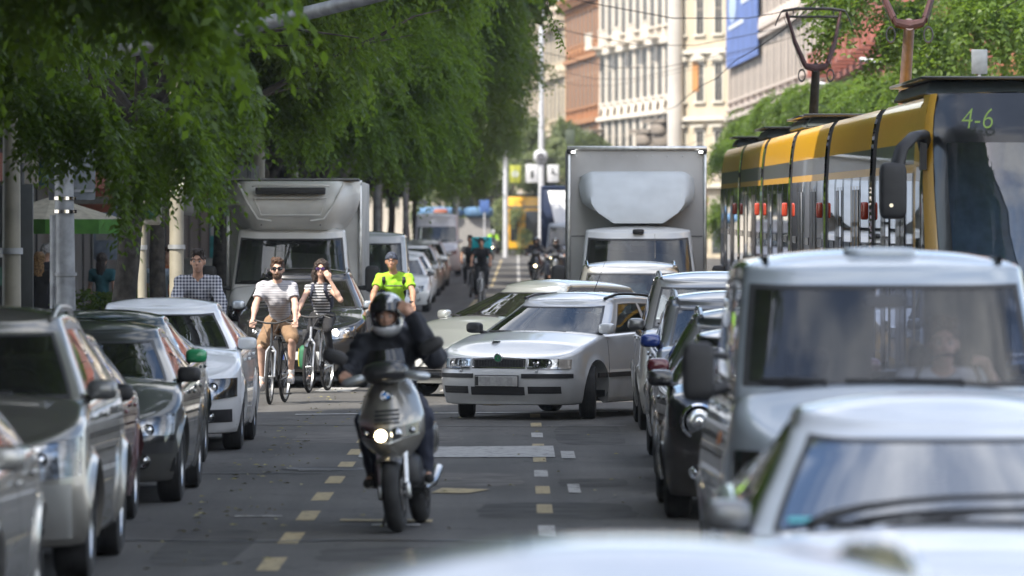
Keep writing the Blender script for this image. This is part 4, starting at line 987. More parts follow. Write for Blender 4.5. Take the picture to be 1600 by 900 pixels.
# ---- lorries
def lorry(name, label, x, y, W2, top, cabp, boxp, kind, glassk=GLASS, cabx=0, L=4.2, lit=None, grp=QG, capm=None):
    b = B('cab', glass=glassk); root = thing(name, label, 'lorry', group=grp)
    b.build(root, cabp, 'cab'); b.greenhouse(root, cabp, frame=None, pillarA=.94)
    for sg in (1, -1):
        wheel(root, sg * .86, .95, .35, .22, 'cap'); wheel(root, sg * .84, 5.0, .35, .24, 'cap')
        k = lit or 'chr'
        headlamp(b, root, sg, .55, .93, [(0, .78), (2, .86)], [(0, 1.0), (2, 1.1)], reflectors=((.68, .90, .07, k), (.83, .93, .05, 'chr')))
        a = MB(); a.tube([(sg * .92, 1.0, 1.30), (sg * 1.2, .95, 1.33)], .03, 8); a.tube([(sg * .92, 1.0, 1.32), (sg * 1.2, .95, 1.30)], .03, 8)
        m = MB(); m.sbox((sg * 1.24, .95, 1.45), (.11, .07, .20), .4); o = m.obj('mirror', BLK, root, ang=70); a.obj('mirror_arm', BLK, o)
    MB().grid(b.fpatch(lin(-.5, .5, 16), [(-1, .62), (1, .62)], [(-1, .98), (1, .98)], .008)).obj('grille', BLK, root)
    MB().grid(b.fpatch(lin(-.92, .92, 26), [(-1, .32), (1, .32)], [(-1, .60), (1, .60)], .012)).obj('bumper', BLK, root)
    plate(root, b, .48); wipers(root, b, park=.03); interior(root, b)
    y0 = 1.62; z0 = .95
    bx = MB(); bx.box((0, y0 + L / 2 + .75, (z0 + top) / 2), (2 * W2, L, top - z0)); 
    bo = bx.obj('cargo_box', boxp, root, bevel=.02)
    yb = y0 + .75
    fr = MB()
    for sg in (-1, 1): fr.box((sg * (W2 - .02), yb - .01, (z0 + top) / 2), (.06, .05, top - z0 + .03))
    fr2 = MB(); fr2.box((0, yb - .012, top - .02), (2 * W2 + .02, .06, .07))
    fr.v and MB().box((-(W2 - .02), yb - .012, (z0 + top) / 2 - .03), (.05, .05, top - z0 - .06)).obj('box_edge', capm or ALU, bo, bevel=.008)
    MB().box(((W2 - .02), yb - .012, (z0 + top) / 2 - .03), (.05, .05, top - z0 - .06)).obj('box_edge', capm or ALU, bo, bevel=.008)
    fr2.obj('box_top_edge', capm or ALU, bo, bevel=.015)
    MB().box((0, 4.2, .72), (1.0, 5.6, .2)).obj('chassis', UND, root)
    place(root, x, y)
    return root, b, yb, bo
BOXG = mat('box_grey_panel', (.56, .56, .55), .7, col2=(.42, .41, .40), scale=1.1, bump=.05)
CABW = paint('cab_white', (.76, .78, .79), 0, .35)
root, b, yb, bo = lorry('box_lorry', 'tall white box lorry with pale wind deflector above its cab', gx(997, 88.5), 87.0, 1.09, 3.5, CABW, BOXG, 'plain')
# wind deflector: a swelling panel over the cab
DEF = mat('deflector_white', (.60, .64, .66), .55, coat=.15, ctrough=.3, var=.05, scale=3)
P = []
for v in lin(0, 1, 12):           # v 0 at the cab roof, 1 at the top of the box front
    z = 2.30 + .80 * v; hw_ = interp([(0, .50), (.08, .60), (.2, .76), (.35, .86), (.6, .90), (1, .92)], v); yy = 1.36 + .75 * v ** 1.3
    row = []
    for a in lin(-1, 1, 25):
        k = max(0, abs(a) - .80) / .20
        zz = z + (.12 * (1 - v) * k) - .10 * k * v; x = a * hw_; row.append((x, yy + .55 * k ** 2 * (1 - .3 * v), zz))
    P.append(row)
top_ = [(p[0], yb + .02, p[2] + .02) for p in P[-1]]; bot_ = [(p[0], yb, p[2] - .02) for p in P[0]]
MB().grid([bot_] + P + [top_]).obj('wind_deflector', DEF, root, ang=50)
for sg in (-1, 1):
    MB().box((sg * 1.04, yb - .06, 3.43), (.12, .06, .07)).obj('marker_lamp', BLK, root, bevel=.01)
    MB().box((sg * 1.0, yb - .10, 3.42), (.06, .02, .03)).obj('marker_lens', mat('marker_white', (.9, .9, .9), .2, emit=(1, 1, .95), es=3), root)
for k in range(9):
    MB().sbox((-.96 + .24 * k, yb - .045, 3.36), (.012, .006, .012), .9).obj('rivet', ALU, bo)
for zz in (1.2, 2.1): MB().box((0, yb - .004, zz), (2.06, .012, .02)).obj('panel_seam', mat('seam_grey', (.2, .2, .2), .6), bo)
MB().sbox((0, 1.26, 2.17), (.09, .05, .04), .5).obj('sensor_pod', BLK, root)

CREAM = mat('pod_grp', (.72, .71, .67), .45, var=.08, scale=2, coat=.2)
root, b, yb, bo = lorry('refrigerated_lorry', 'off-white refrigerated lorry with a cooling unit moulded over its cab', gx(456, 87) , 85.6, 1.04, 2.95, paint('cream_cab', (.74, .73, .70), 0, .35), mat('fridge_box_panel', (.55, .55, .52), .6, var=.12, scale=2), 'fridge', L=4.6, grp='vehicles waiting at the junction')
P = []
for v in lin(0, 1, 16):
    z = 2.20 + .74 * v; s_ = math.sin(min(1, v * 1.35) * math.pi / 2); hw_ = .76 + .27 * s_ ** .8
    yy = 1.22 - .28 * math.sin(v * math.pi * .75) + .25 * v ** 3
    row = []
    for a in lin(-1, 1, 33):
        k = max(0, abs(a) - .55) / .45
        x = a * hw_; row.append((x, yy + 1.0 * k ** 2.6, z + .0))
    P.append(row)
top_ = [(p[0], max(p[1], yb - .1) + .05, 2.96) for p in P[-1]]; bot_ = [(p[0], yb, 2.16) for p in P[0]]
pod = MB().grid([bot_] + P + [top_]).obj('cooling_pod', CREAM, root, ang=50)
MB().box((0, .93, 2.79), (1.06, .3, .10)).obj('vent_slot', BLK, pod, bevel=.015)
for k in range(3): MB().box((0, .765, 2.755 + .034 * k), (1.0, .01, .008)).obj('slat', TRIM, pod)
MB().tube([(-.58, .86, 2.86), (-.5, .80, 2.87), (.5, .80, 2.87), (.58, .86, 2.86)], .018, 8).obj('vent_lip', CREAM, pod)
fr = []
for (x, z) in ((-.55, 2.68), (-.45, 2.42), (.45, 2.42), (.55, 2.68)): fr.append((x, .945 - .0 + (.02 if z < 2.5 else -.02), z))
MB().tube(fr + [fr[0]], .014, 6).obj('panel_rib', CREAM, pod)
for sg in (-1, 1): MB().tube([(sg * .80, 1.08, 2.90), (sg * .66, 1.0, 2.60), (sg * .50, 1.0, 2.36), (sg * .3, .98, 2.33)], .016, 6).obj('panel_rib', CREAM, pod)
for sg in (-1, 1): MB().sbox((sg * .45, 1.04, 2.27), (.012, .03, .012), .8).obj('rivet', BLK, pod)
MB().box((0, yb - .55, 2.97), (2.04, .9, .03)).obj('pod_lid', mat('pod_lid_grey', (.2, .2, .2), .6), pod, bevel=.01)

root, b, yb, bo = lorry('box_lorry', 'dark blue box lorry with white deflector and lit headlamp far down the right lane', gx(891, 215), 213, 1.1, 3.62, paint('far_cab', (.45, .5, .55), 0, .35), mat('blue_box', (.02, .035, .09), .5), 'blue', lit='warm', capm=mat('blue_edge', (.03, .05, .12), .4))
P = []
for v in lin(0, 1, 6):
    P.append([(a * (.6 + .25 * v), 1.5 + .8 * v + .5 * max(0, abs(a) - .7) ** 2, 2.25 + 1.2 * v) for a in lin(-1, 1, 11)])
MB().grid(P).obj('wind_deflector', CABW, root)

# ---- far vehicles in the left row and in the distance
specs = [('hatch', WHITE, 146, 'white hatchback, first of the far parked row'), ('sedan', WHITE, 160, 'white saloon, second of the far parked row'),
         ('estate', SILV, 172, 'silver estate with one glowing side lamp in the far parked row'), ('mpv', SILV, 183, 'silver people carrier ahead of the high white van'), ]
b = B('mpv', H=1.62); c = plain_car('parked_car', 'dark red car roof behind the green-shirted cyclist', 'car', ROWG, MAROON, b, railm=ALU); place(c, row_x(b, -.2), 128)
b = B('hatch', H=1.5, W=1.72); c = plain_car('parked_car', 'white hatchback leading the far parked row', 'car', ROWG, WHITE, b, mirror_mat=DGREY); place(c, row_x(b, .38), 146)
first_white = c
b = B('sedan', H=1.5); c = plain_car('parked_car', 'second white car of the far parked row', 'car', ROWG, WHITE, b); place(c, row_x(b, .28), 161)
b = B('suv'); c = plain_car('parked_car', 'beige silver off-road car with lamp glowing in the far parked row', 'car', ROWG, SILV, b, lit=True, railm=ALU); place(c, row_x(b, .24), 175)
farsilver = c
b = B('estate', H=1.5); c = plain_car('parked_car', 'dark grey estate in the far parked row just ahead of the white van', 'car', ROWG, DGREY, b, railm=ALU); place(c, row_x(b, .2), 188)
fargrey = c
c = dup(farsilver, (row_x(B('suv'), .2), 201, gz(201)), label='silver off-road car parked against the tall white van', group=ROWG)
b = B('bigvan'); c = plain_car('parked_van', 'tall white van parked at the far end of the left row', 'van', ROWG, WHITE, b, fog=False, seams=(1.4, 2.5)); place(c, -3.35, 236)
root = c
b = B('mpv', W=1.9, H=2.2, L=5, rb=4.9, rf1=4.7, wr=.8); c = plain_car('parked_van', 'white van standing beside the refrigerated lorry', 'van', ROWG, paint('offwhite_van', (.6, .6, .6), 0), b, fog=False); place(c, -2.75, 97.5)
# distance
OG = 'cars coming from far down the street'
b = B('hatch'); far0 = plain_car('oncoming_car', 'far dark car with one lit headlamp heading this way', 'car', OG, DGREY, b, lit=True, inside=False); place(far0, gx(791, 385), 385)
b = B('hatch'); c = plain_car('oncoming_car', 'far pale green car beside the lit dark one', 'car', OG, paint('pale_green', (.3, .42, .33), .2), b, inside=False); place(c, gx(811, 388), 388)
b = B('mpv'); c = plain_car('oncoming_car', 'far slate grey car left of the blue lorry', 'car', OG, GREYB, b, inside=False); place(c, gx(829, 378), 378)
b = B('hatch'); fw = plain_car('oncoming_car', 'far white car nearest the delivery rider', 'car', OG, WHITE, b, inside=False); place(fw, gx(757, 405), 405)
dup(fw, (gx(737, 420), 420, gz(420)), label='far white car half hidden behind the white van', group=OG)
b = B('sedan'); c = plain_car('oncoming_car', 'far pale blue car beyond the motorcyclist in yellow', 'car', OG, WBLUE, b, inside=False); place(c, gx(775, 440), 440)
# ------------------------------------------------------------------ people: smooth bodies grown from a distance field
def surfnet(fn, lo, hi, h):
    lo = np.array(lo, float); hi = np.array(hi, float); n = np.ceil((hi - lo) / h).astype(int) + 1
    ax = [lo[k] + h * np.arange(n[k]) for k in range(3)]
    X, Y, Z = np.meshgrid(*[a.astype(np.float32) for a in ax], indexing='ij')
    V = fn(X, Y, Z); inside = V < 0
    # cell vertices
    acc = np.zeros(tuple(n - 1) + (3,), np.float32); cnt = np.zeros(tuple(n - 1), np.float32)
    def sl(i, j, k, d=1): return (slice(i, n[0] - d + i), slice(j, n[1] - d + j), slice(k, n[2] - d + k))
    cor = [(i, j, k) for i in (0, 1) for j in (0, 1) for k in (0, 1)]
    for a in cor:
        for ax_ in range(3):
            if a[ax_]: continue
            b = list(a); b[ax_] = 1; b = tuple(b)
            va, vb = V[sl(*a)], V[sl(*b)]; c = (va < 0) != (vb < 0)
            t = np.where(c, va / np.where(c, va - vb, 1), 0)
            for q in range(3):
                acc[..., q] += np.where(c, a[q] + (t if q == ax_ else 0), 0)
            cnt += c
    act = cnt > 0; idx = -np.ones(act.shape, int); idx[act] = np.arange(act.sum())
    I = np.argwhere(act); P = lo + h * (I + acc[act] / cnt[act][:, None])
    F = []
    for ax_ in range(3):
        o1, o2 = [(1, 2), (2, 0), (0, 1)][ax_]
        s0 = [slice(None)] * 3; s1 = [slice(None)] * 3; s0[ax_] = slice(0, -1); s1[ax_] = slice(1, None)
        A, Bv = inside[tuple(s0)], inside[tuple(s1)]; E = np.argwhere(A != Bv)
        E = E[(E[:, o1] > 0) & (E[:, o2] > 0) & (E[:, o1] < n[o1] - 1) & (E[:, o2] < n[o2] - 1)]
        d1 = np.zeros(3, int); d1[o1] = 1; d2 = np.zeros(3, int); d2[o2] = 1
        q = np.stack([idx[tuple((E - d1 - d2).T)], idx[tuple((E - d2).T)], idx[tuple(E.T)], idx[tuple((E - d1).T)]], 1)
        fl = A[tuple(E.T)]; q[~fl] = q[~fl][:, ::-1]; F.append(q)
    F = np.concatenate(F); F = F[(F >= 0).all(1)]
    # light smoothing
    for _ in range(1):
        S_ = np.zeros_like(P); C = np.zeros(len(P))
        for k in range(4):
            a, b = F[:, k], F[:, (k + 1) % 4]
            np.add.at(S_, a, P[b]); np.add.at(C, a, 1); np.add.at(S_, b, P[a]); np.add.at(C, b, 1)
        P = P * .5 + .5 * S_ / np.maximum(C, 1)[:, None]
    return P, F

def cap(a, b, ra, rb=None, fl=None):
    rb = ra if rb is None else rb
    a = np.array(a, np.float32); b = np.array(b, np.float32); ab = b - a; L2 = float(ab @ ab) + 1e-9
    def f(X, Y, Z):
        t = np.clip(((X - a[0]) * ab[0] + (Y - a[1]) * ab[1] + (Z - a[2]) * ab[2]) / L2, 0, 1)
        return np.sqrt((X - a[0] - t * ab[0]) ** 2 + (Y - a[1] - t * ab[1]) ** 2 + (Z - a[2] - t * ab[2]) ** 2) - (ra + (rb - ra) * t)
    return f
def elli(c, r, M=None):
    c = np.array(c, np.float32); r = np.array(r, np.float32); mr = float(min(r))
    A = np.array(M.transposed() if M else Matrix.Identity(3), dtype=np.float32)
    def f(X, Y, Z):
        x, y, z = X - c[0], Y - c[1], Z - c[2]
        u = (A[0, 0] * x + A[0, 1] * y + A[0, 2] * z) / r[0]; v = (A[1, 0] * x + A[1, 1] * y + A[1, 2] * z) / r[1]; w_ = (A[2, 0] * x + A[2, 1] * y + A[2, 2] * z) / r[2]
        k = np.sqrt(u * u + v * v + w_ * w_); return (k - 1) * mr * (.6 + .4 * np.minimum(k, 2))
    return f
def smin(fs, k=.03):
    def f(X, Y, Z):
        d = None
        for g in fs:
            e = g(X, Y, Z)
            if d is None: d = e
            else:
                h = np.clip(.5 + .5 * (e - d) / k, 0, 1); d = e * (1 - h) + d * h - k * h * (1 - h)
        return d
    return f
def cut(f, g, k=.008):      # f minus g
    def q(X, Y, Z):
        a, b = f(X, Y, Z), -g(X, Y, Z); h = np.clip(.5 - .5 * (b - a) / k, 0, 1)
        return b * (1 - h) + a * h + k * h * (1 - h)
    return q
def folds(f, amp=.004, sc=38, seed=0):
    def q(X, Y, Z):
        n = np.sin(X * sc + 2 * np.sin(Z * sc * .5 + seed)) * np.sin(Z * sc * .8 + 1.7 * np.sin(Y * sc * .6 + seed)) + .5 * np.sin((X + Y) * sc * 1.7 + Z * 21 + seed)
        return f(X, Y, Z) + amp * n
    return q
def blob(name, f, pts, h, mats, parent, pad=.14, matfn=None, extra=None):
    pts = np.array([tuple(p) for p in pts], float); lo = pts.min(0) - pad; hi = pts.max(0) + pad
    P, F = surfnet(f, lo, hi, h)
    if extra:
        for (P2, F2) in extra: F = np.concatenate([F, F2 + len(P)]); P = np.concatenate([P, P2])
    me = bpy.data.meshes.new(name); me.from_pydata(P.tolist(), [], F.tolist())
    for m in (mats if isinstance(mats, list) else [mats]): me.materials.append(m)
    if matfn:
        C = P[F].mean(1); me.polygons.foreach_set('material_index', matfn(C).astype(np.int32))
    me.shade_smooth(); me.update()
    return linkmesh(name, me, parent)

def skin(name, c): return mat(name, c, .5, var=.1, scale=14, spec=.4)
SK = skin('skin', (.52, .30, .21)); SKT = skin('tanned_skin', (.42, .23, .15)); SKP = skin('pale_skin', (.60, .38, .29))
HAIRB = mat('brown_hair', (.075, .035, .016), .55, var=.5, scale=60, bump=.5, bscale=120); HAIRD = mat('dark_hair', (.04, .025, .018), .5, var=.4, scale=60, bump=.5, bscale=120)
HAIRG = mat('grey_hair', (.42, .42, .42), .6, var=.3, scale=50); HAIRL = mat('blond_hair', (.38, .22, .09), .5, var=.4, scale=50, bump=.5, bscale=120)
def cloth(name, c, **k): return mat(name, c, k.pop('rough', .85), var=k.pop('var', .08), scale=k.pop('scale', 14), bump=k.pop('bump', .08), bscale=k.pop('bscale', 90), **k)

def stripes(name, c1, c2, freq, axis='Z', duty=.5, coord='Object'):
    m = mat(name, c1, .85); N, Lk = nodes(m); b = N['Principled BSDF']
    t = N.new('ShaderNodeTexCoord'); sx = N.new('ShaderNodeSeparateXYZ'); Lk.new(t.outputs[coord], sx.inputs[0])
    ma = N.new('ShaderNodeMath'); ma.operation = 'MULTIPLY'; ma.inputs[1].default_value = freq; Lk.new(sx.outputs[axis], ma.inputs[0])
    fr = N.new('ShaderNodeMath'); fr.operation = 'FRACT'; Lk.new(ma.outputs[0], fr.inputs[0])
    gt = N.new('ShaderNodeMath'); gt.operation = 'GREATER_THAN'; gt.inputs[1].default_value = duty; Lk.new(fr.outputs[0], gt.inputs[0])
    mxn = N.new('ShaderNodeMix'); mxn.data_type = 'RGBA'; mxn.inputs[6].default_value = (*c1, 1); mxn.inputs[7].default_value = (*c2, 1)
    Lk.new(gt.outputs[0], mxn.inputs['Factor']); Lk.new(mxn.outputs[2], b.inputs['Base Color']); return m
def gingham(name, dark, light, freq):
    m = mat(name, light, .85); N, Lk = nodes(m); b = N['Principled BSDF']
    t = N.new('ShaderNodeTexCoord'); sx = N.new('ShaderNodeSeparateXYZ'); Lk.new(t.outputs['Object'], sx.inputs[0]); gs = []
    for ax_ in ('X', 'Z'):
        ma = N.new('ShaderNodeMath'); ma.operation = 'MULTIPLY'; ma.inputs[1].default_value = freq; Lk.new(sx.outputs[ax_], ma.inputs[0])
        fr = N.new('ShaderNodeMath'); fr.operation = 'FRACT'; Lk.new(ma.outputs[0], fr.inputs[0])
        gt = N.new('ShaderNodeMath'); gt.operation = 'GREATER_THAN'; gt.inputs[1].default_value = .5; Lk.new(fr.outputs[0], gt.inputs[0]); gs.append(gt)
    ad = N.new('ShaderNodeMath'); ad.operation = 'ADD'; Lk.new(gs[0].outputs[0], ad.inputs[0]); Lk.new(gs[1].outputs[0], ad.inputs[1])
    mu = N.new('ShaderNodeMath'); mu.operation = 'MULTIPLY'; mu.inputs[1].default_value = .5; Lk.new(ad.outputs[0], mu.inputs[0])
    mxn = N.new('ShaderNodeMix'); mxn.data_type = 'RGBA'; mxn.inputs[6].default_value = (*light, 1); mxn.inputs[7].default_value = (*dark, 1)
    Lk.new(mu.outputs[0], mxn.inputs['Factor']); Lk.new(mxn.outputs[2], b.inputs['Base Color']); return m

def vm(a, b, t): return tuple(np.array(a) * (1 - t) + np.array(b) * t)
def hand_fs(wr, el, curl='grip', sg=1, s=1.0, aim=None, up=None):
    """palm and five bent fingers starting at the wrist"""
    wr = np.array(wr); d = wr - np.array(el); d /= np.linalg.norm(d)
    if aim is not None: d = np.array(aim, float); d /= np.linalg.norm(d)
    u = np.array(up if up is not None else (0, 0, 1.0)); u = u - d * (u @ d); u /= np.linalg.norm(u); x = np.cross(d, u) * sg
    fs = [cap(wr - d * .02, wr + d * .045 * s, .026 * s, .030 * s)]; tips = []
    bend = {'grip': (55, 120), 'flat': (12, 25), 'relax': (30, 60)}[curl]
    for k in range(4):
        o = (k - 1.5) * .019 * s; base = wr + d * .07 * s + x * o * -1
        L = [.040, .045, .042, .034][k] * s; r_ = .0088 * s
        a1, a2 = R(bend[0]), R(bend[1])
        p1 = base + (d * math.cos(a1 * .6) - u * math.sin(a1 * .6)) * L
        p2 = p1 + (d * math.cos(a2) - u * math.sin(a2)) * L * .8
        fs += [cap(wr + d * .02 * s + x * o * -.7, base, .016 * s, .0105 * s), cap(base, p1, r_ * 1.08, r_), cap(p1, p2, r_, r_ * .85)]; tips += [p1, p2]
    tb = wr + d * .02 * s + x * .028 * s; t1 = tb + (d * .8 + x * .5) * .036 * s; t2 = t1 + (d * .9 - u * .35 - x * .1) * .028 * s
    fs += [cap(wr + d * .01, tb, .016 * s, .013 * s), cap(tb, t1, .012 * s, .0105 * s), cap(t1, t2, .0105 * s, .009 * s)]; tips += [t1, t2]
    return fs, [wr] + tips

class Person:
    """Joint positions are in the figure's own space: x to the picture's right, -y towards the camera, z up."""
    def __init__(s, root, J, skinm=SK, h=.012, female=False, hands=('grip', 'grip'), sz=1.0, yaw=0, tilt=0, head=True, aims=(None, None), ups=(None, None), beard=None, smile=False):
        s.root = root; s.J = J; s.h = h; f = .86 if female else 1.0; s.f = f
        g = lambda k: np.array(J[k], float)
        H = g('head'); M = Matrix.Rotation(R(yaw), 3, 'Z') @ Matrix.Rotation(R(tilt), 3, 'X'); s.M = M; s.H = H
        hp = lambda p: tuple(np.array(M @ Vector(p)) + H)
        s.hp = hp
        T = [elli(tuple(g('pelvis')), (.155 * f + (.015 if female else 0), .115, .12)), cap(g('pelvis'), g('waist'), .115 * f, .108 * f), cap(g('waist'), g('chest'), .112 * f, .128 * f),
             cap(vm(g('chest'), g('shL'), .55), vm(g('chest'), g('shR'), .55), .10 * f), cap(g('shL'), g('shR'), .048 * f), cap(vm(g('pelvis'), g('hipL'), 1), vm(g('pelvis'), g('hipR'), 1), .10 * f)]
        for sd in 'LR':
            T += [cap(vm(g('chest'), g('sh' + sd), .4), g('sh' + sd), .095 * f, .056 * f)]
        s.torso = T
        for sd in 'LR': T.append(cap(g('neck') - np.array([0, -.01, .035]), g('sh' + sd), .050 * f, .050 * f))
        arms = {}; legs = {}
        for sd in 'LR':
            arms[sd] = [cap(g('sh' + sd), g('el' + sd), .052 * f, .038 * f), cap(g('el' + sd), vm(g('el' + sd), g('wr' + sd), .3), .038 * f, .040 * f), cap(vm(g('el' + sd), g('wr' + sd), .3), g('wr' + sd), .040 * f, .025 * f)]
            kn, an = g('kn' + sd), g('an' + sd); bk = np.array([0, .022, 0])
            legs[sd] = [cap(g('hip' + sd), kn, .088 * f, .054 * f), cap(kn, an, .050 * f, .034 * f), cap(vm(kn, an, .12) + bk, vm(kn, an, .5) + bk * .8, .046 * f, .038 * f),
                        cap(an, g('toe' + sd), .036, .026), cap(an + np.array([0, .03, -.03]), an, .03)]
        s.arms, s.legs = arms, legs
        s.neck = [cap(g('neck'), vm(g('neck'), H, .75), .056 * f, .052 * f)]
        k = 1.0 if not female else .94
        hd = [elli(hp((0, .012, .028)), (.076 * k, .095 * k, .105 * k), M), elli(hp((0, -.018, -.040)), (.056 * k, .070 * k, .072 * k), M),
              cap(hp((0, -.062 * k, -.092 * k)), hp((0, -.058 * k, -.098 * k)), .020),
              cap(hp((0, -.083 * k, .012)), hp((0, -.104 * k, -.022)), .0095, .014), elli(hp((0, -.083, .034)), (.052, .016, .012), M),
              elli(hp((.034, -.066, -.018)), (.020, .018, .02), M), elli(hp((-.034, -.066, -.018)), (.020, .018, .02), M),
              cap(hp((-.020, -.081 * k, -.058)), hp((.020, -.081 * k, -.058)), .0085), cap(hp((-.015, -.080 * k, -.071)), hp((.015, -.080 * k, -.071)), .0085)]
        for q in (-1, 1): hd.append(elli(hp((q * .080 * k, .01, -.002)), (.012, .022, .034), M))
        s.hd = hd; s.headf = smin(hd, .014)
        for q in (-1, 1): s.headf = cut(s.headf, elli(hp((q * .031, -.094, .012)), (.017, .012, .011), M), .014)
        allf = smin(T + arms['L'] + arms['R'] + legs['L'] + legs['R'] + s.neck, .028)
        full = (lambda X, Y, Z: smin([allf, s.headf], .02)(X, Y, Z)) if head else allf
        pts = [J[k2] for k2 in J] + [hp((0, 0, .14))]
        ex = []
        for i, sd in enumerate('LR'):
            if hands[i] is None: continue
            fs, pp = hand_fs(g('wr' + sd), g('el' + sd), hands[i], sg=1 if sd == 'L' else -1, s=.95 if female else 1.0, aim=aims[i], up=ups[i])
            pp = np.array(pp); ex.append(surfnet(smin(fs, .006), pp.min(0) - .04, pp.max(0) + .04, .0045 if h < .015 else .008))
        s.fullf = full
        s.body = blob('body', full, pts, h, skinm, root, extra=ex)
        s.body.name = 'body'
    def eyes(s, shades=None, brow=None):
        if shades:
            m = MB()
            for q in (-1, 1): m.sbox(s.hp((q * .034, -.090, .012)), (.030, .012, .021), .6, nu=16, nv=8, M=s.M)
            m.tube([s.hp((-.02, -.098, .018)), s.hp((.02, -.098, .018))], .004, 6)
            for q in (-1, 1): m.tube([s.hp((q * .062, -.085, .018)), s.hp((q * .082, .01, .014))], .0035, 6)
            m.obj('sunglasses', shades, s.body, ang=60)
        else:
            for q in (-1, 1):
                e = MB(); e.ell(s.hp((q * .031, -.076, .010)), (.0125, .0125, .0125), nu=12, nv=8); e.obj('eye', mat('eye_white', (.42, .40, .38), .15, coat=1, var=.02), s.body)
                e = MB(); e.ell(s.hp((q * .031, -.0865, .009)), (.0055, .003, .0055), nu=10, nv=6); e.obj('iris', mat('iris', (.03, .02, .015), .1, coat=1), s.body)
        if brow:
            for q in (-1, 1): MB().tube([s.hp((q * .012, -.098, .034)), s.hp((q * .032, -.098, .040)), s.hp((q * .052, -.082, .034))], [.004, .0055, .003], 6).obj('eyebrow', brow, s.body)
        MB().tube([s.hp((-.020, -.088, -.065)), s.hp((0, -.093, -.064)), s.hp((.020, -.088, -.065))], [.002, .0045, .002], 6, flat=.5).obj('mouth', mat('lips', (.30, .09, .07), .5), s.body)
    def shell(s, name, fs, off, mt, amp=.004, cuts=(), k=.03, h=None, pad=.16, sc=38, seed=0, matfn=None, keys=None):
        base = smin(fs, k); f = folds(lambda X, Y, Z: base(X, Y, Z) - off, amp, sc, seed)
        for c in cuts: f = cut(f, c)
        keys = keys or list(s.J)
        return blob(name, f, [s.J[q] for q in keys], h or s.h, mt, s.root, pad, matfn)
    def halfspace(s, p, n):
        p = np.array(p, float); n = np.array(n, float); n /= np.linalg.norm(n)
        return lambda X, Y, Z: -((X - p[0]) * n[0] + (Y - p[1]) * n[1] + (Z - p[2]) * n[2])    # inside (negative) on the +n side: cut away there
    def shirt(s, mt, sleeve=.55, off=.014, amp=.004, hem=None, name='shirt', vneck=False, seed=0, tight=1):
        fs = list(s.torso[1:5]) + s.torso[6:] + [elli(tuple(s.J['pelvis']), (.165 * s.f, .125, .10))]; g = lambda k: np.array(s.J[k], float)
        for sd in 'LR':
            a, e, w_ = g('sh' + sd), g('el' + sd), g('wr' + sd)
            if sleeve <= 0: continue
            fs += [cap(a, vm(a, e, min(1, sleeve)), .054 * s.f, (.056 if sleeve < 1 else .044) * s.f)]
            if sleeve > 1: fs += [cap(e, vm(e, w_, sleeve - 1), .046 * s.f, .034 * s.f)]
        cuts = []
        N_ = g('neck'); H_ = s.H
        cuts.append(s.halfspace(N_ + np.array([0, 0, .030]), (0, .15, 1)) if False else elli(tuple(N_ + np.array([0, -.04, .045])), (.078 * s.f, .09, .075)))
        if vneck: cuts.append(elli(tuple(N_ + np.array([0, -.10, -.02])), (.035, .06, .09)))
        for sd in 'LR':
            a, e, w_ = g('sh' + sd), g('el' + sd), g('wr' + sd)
            if 0 < sleeve < 1:
                p = vm(a, e, sleeve); d = np.array(e) - np.array(a)
                n = d / np.linalg.norm(d); cc = np.array(p) + n * .12
                cuts.append(elli(tuple(cc + n * .0), (.118, .118, .118)))
        z = hem if hem is not None else s.J['pelvis'][2] - .05
        cuts.append(lambda X, Y, Z: (Z - z))
        return s.shell(name, fs, off, mt, amp, cuts, seed=seed, keys=['pelvis', 'chest', 'neck', 'shL', 'shR', 'elL', 'elR'] + (['wrL', 'wrR'] if sleeve > 1 else []))
    def legwear(s, mt, length=1.0, off=.012, amp=.004, name='trousers', seed=3, loose=1.0):
        """length 0..1 thigh, 1..2 shin"""
        fs = [s.torso[0], s.torso[5], cap(s.J['pelvis'], vm(s.J['pelvis'], s.J['waist'], .35), .118 * s.f)]
        for sd in 'LR':
            a, kn, an = (np.array(s.J[q + sd], float) for q in ('hip', 'kn', 'an'))
            fs.append(cap(a, vm(a, kn, min(1, length)), .092 * s.f, (.058 + (.022 * loose if length < 1 else .004)) * s.f))
            if length > 1: fs.append(cap(kn, vm(kn, an, length - 1), .058 * s.f * loose ** .3, .042 * loose ** .5))
        cuts = [lambda X, Y, Z: -(Z - (s.J['waist'][2] - .02))]
        return s.shell(name, fs, off, mt, amp, cuts, seed=seed, keys=['pelvis', 'waist', 'hipL', 'hipR', 'knL', 'knR'] + (['anL', 'anR'] if length > 1 else []))
    def shoes(s, mt, sock=None):
        for sd in 'LR':
            a, t = np.array(s.J['an' + sd], float), np.array(s.J['toe' + sd], float); lo = a + np.array([0, .035, -.055])
            d = t - a; f = smin([cap(lo, t + np.array([0, 0, -.012]), .040, .036), cap(a + np.array([0, .01, -.03]), vm(a, t, .6), .044, .036)], .02)
            o = blob('shoe', f, [a, t, lo], .008 if s.h < .015 else .012, mt, s.body, .07)
            m = MB(); m.tube([lo + np.array([0, .02, -.035]), vm(lo, t, .5) - np.array([0, 0, .035]), t + np.array([0, -.01, -.042])], [.036, .032, .034], 10, flat=.35); m.obj('sole', mat('shoe_sole', (.5, .5, .48), .7), o)
            if sock: blob('sock', cap(a + np.array([0, 0, .0]), vm(a, s.J['kn' + sd], .16), .041, .043), [a, vm(a, s.J['kn' + sd], .16)], .01, sock, s.body, .06)
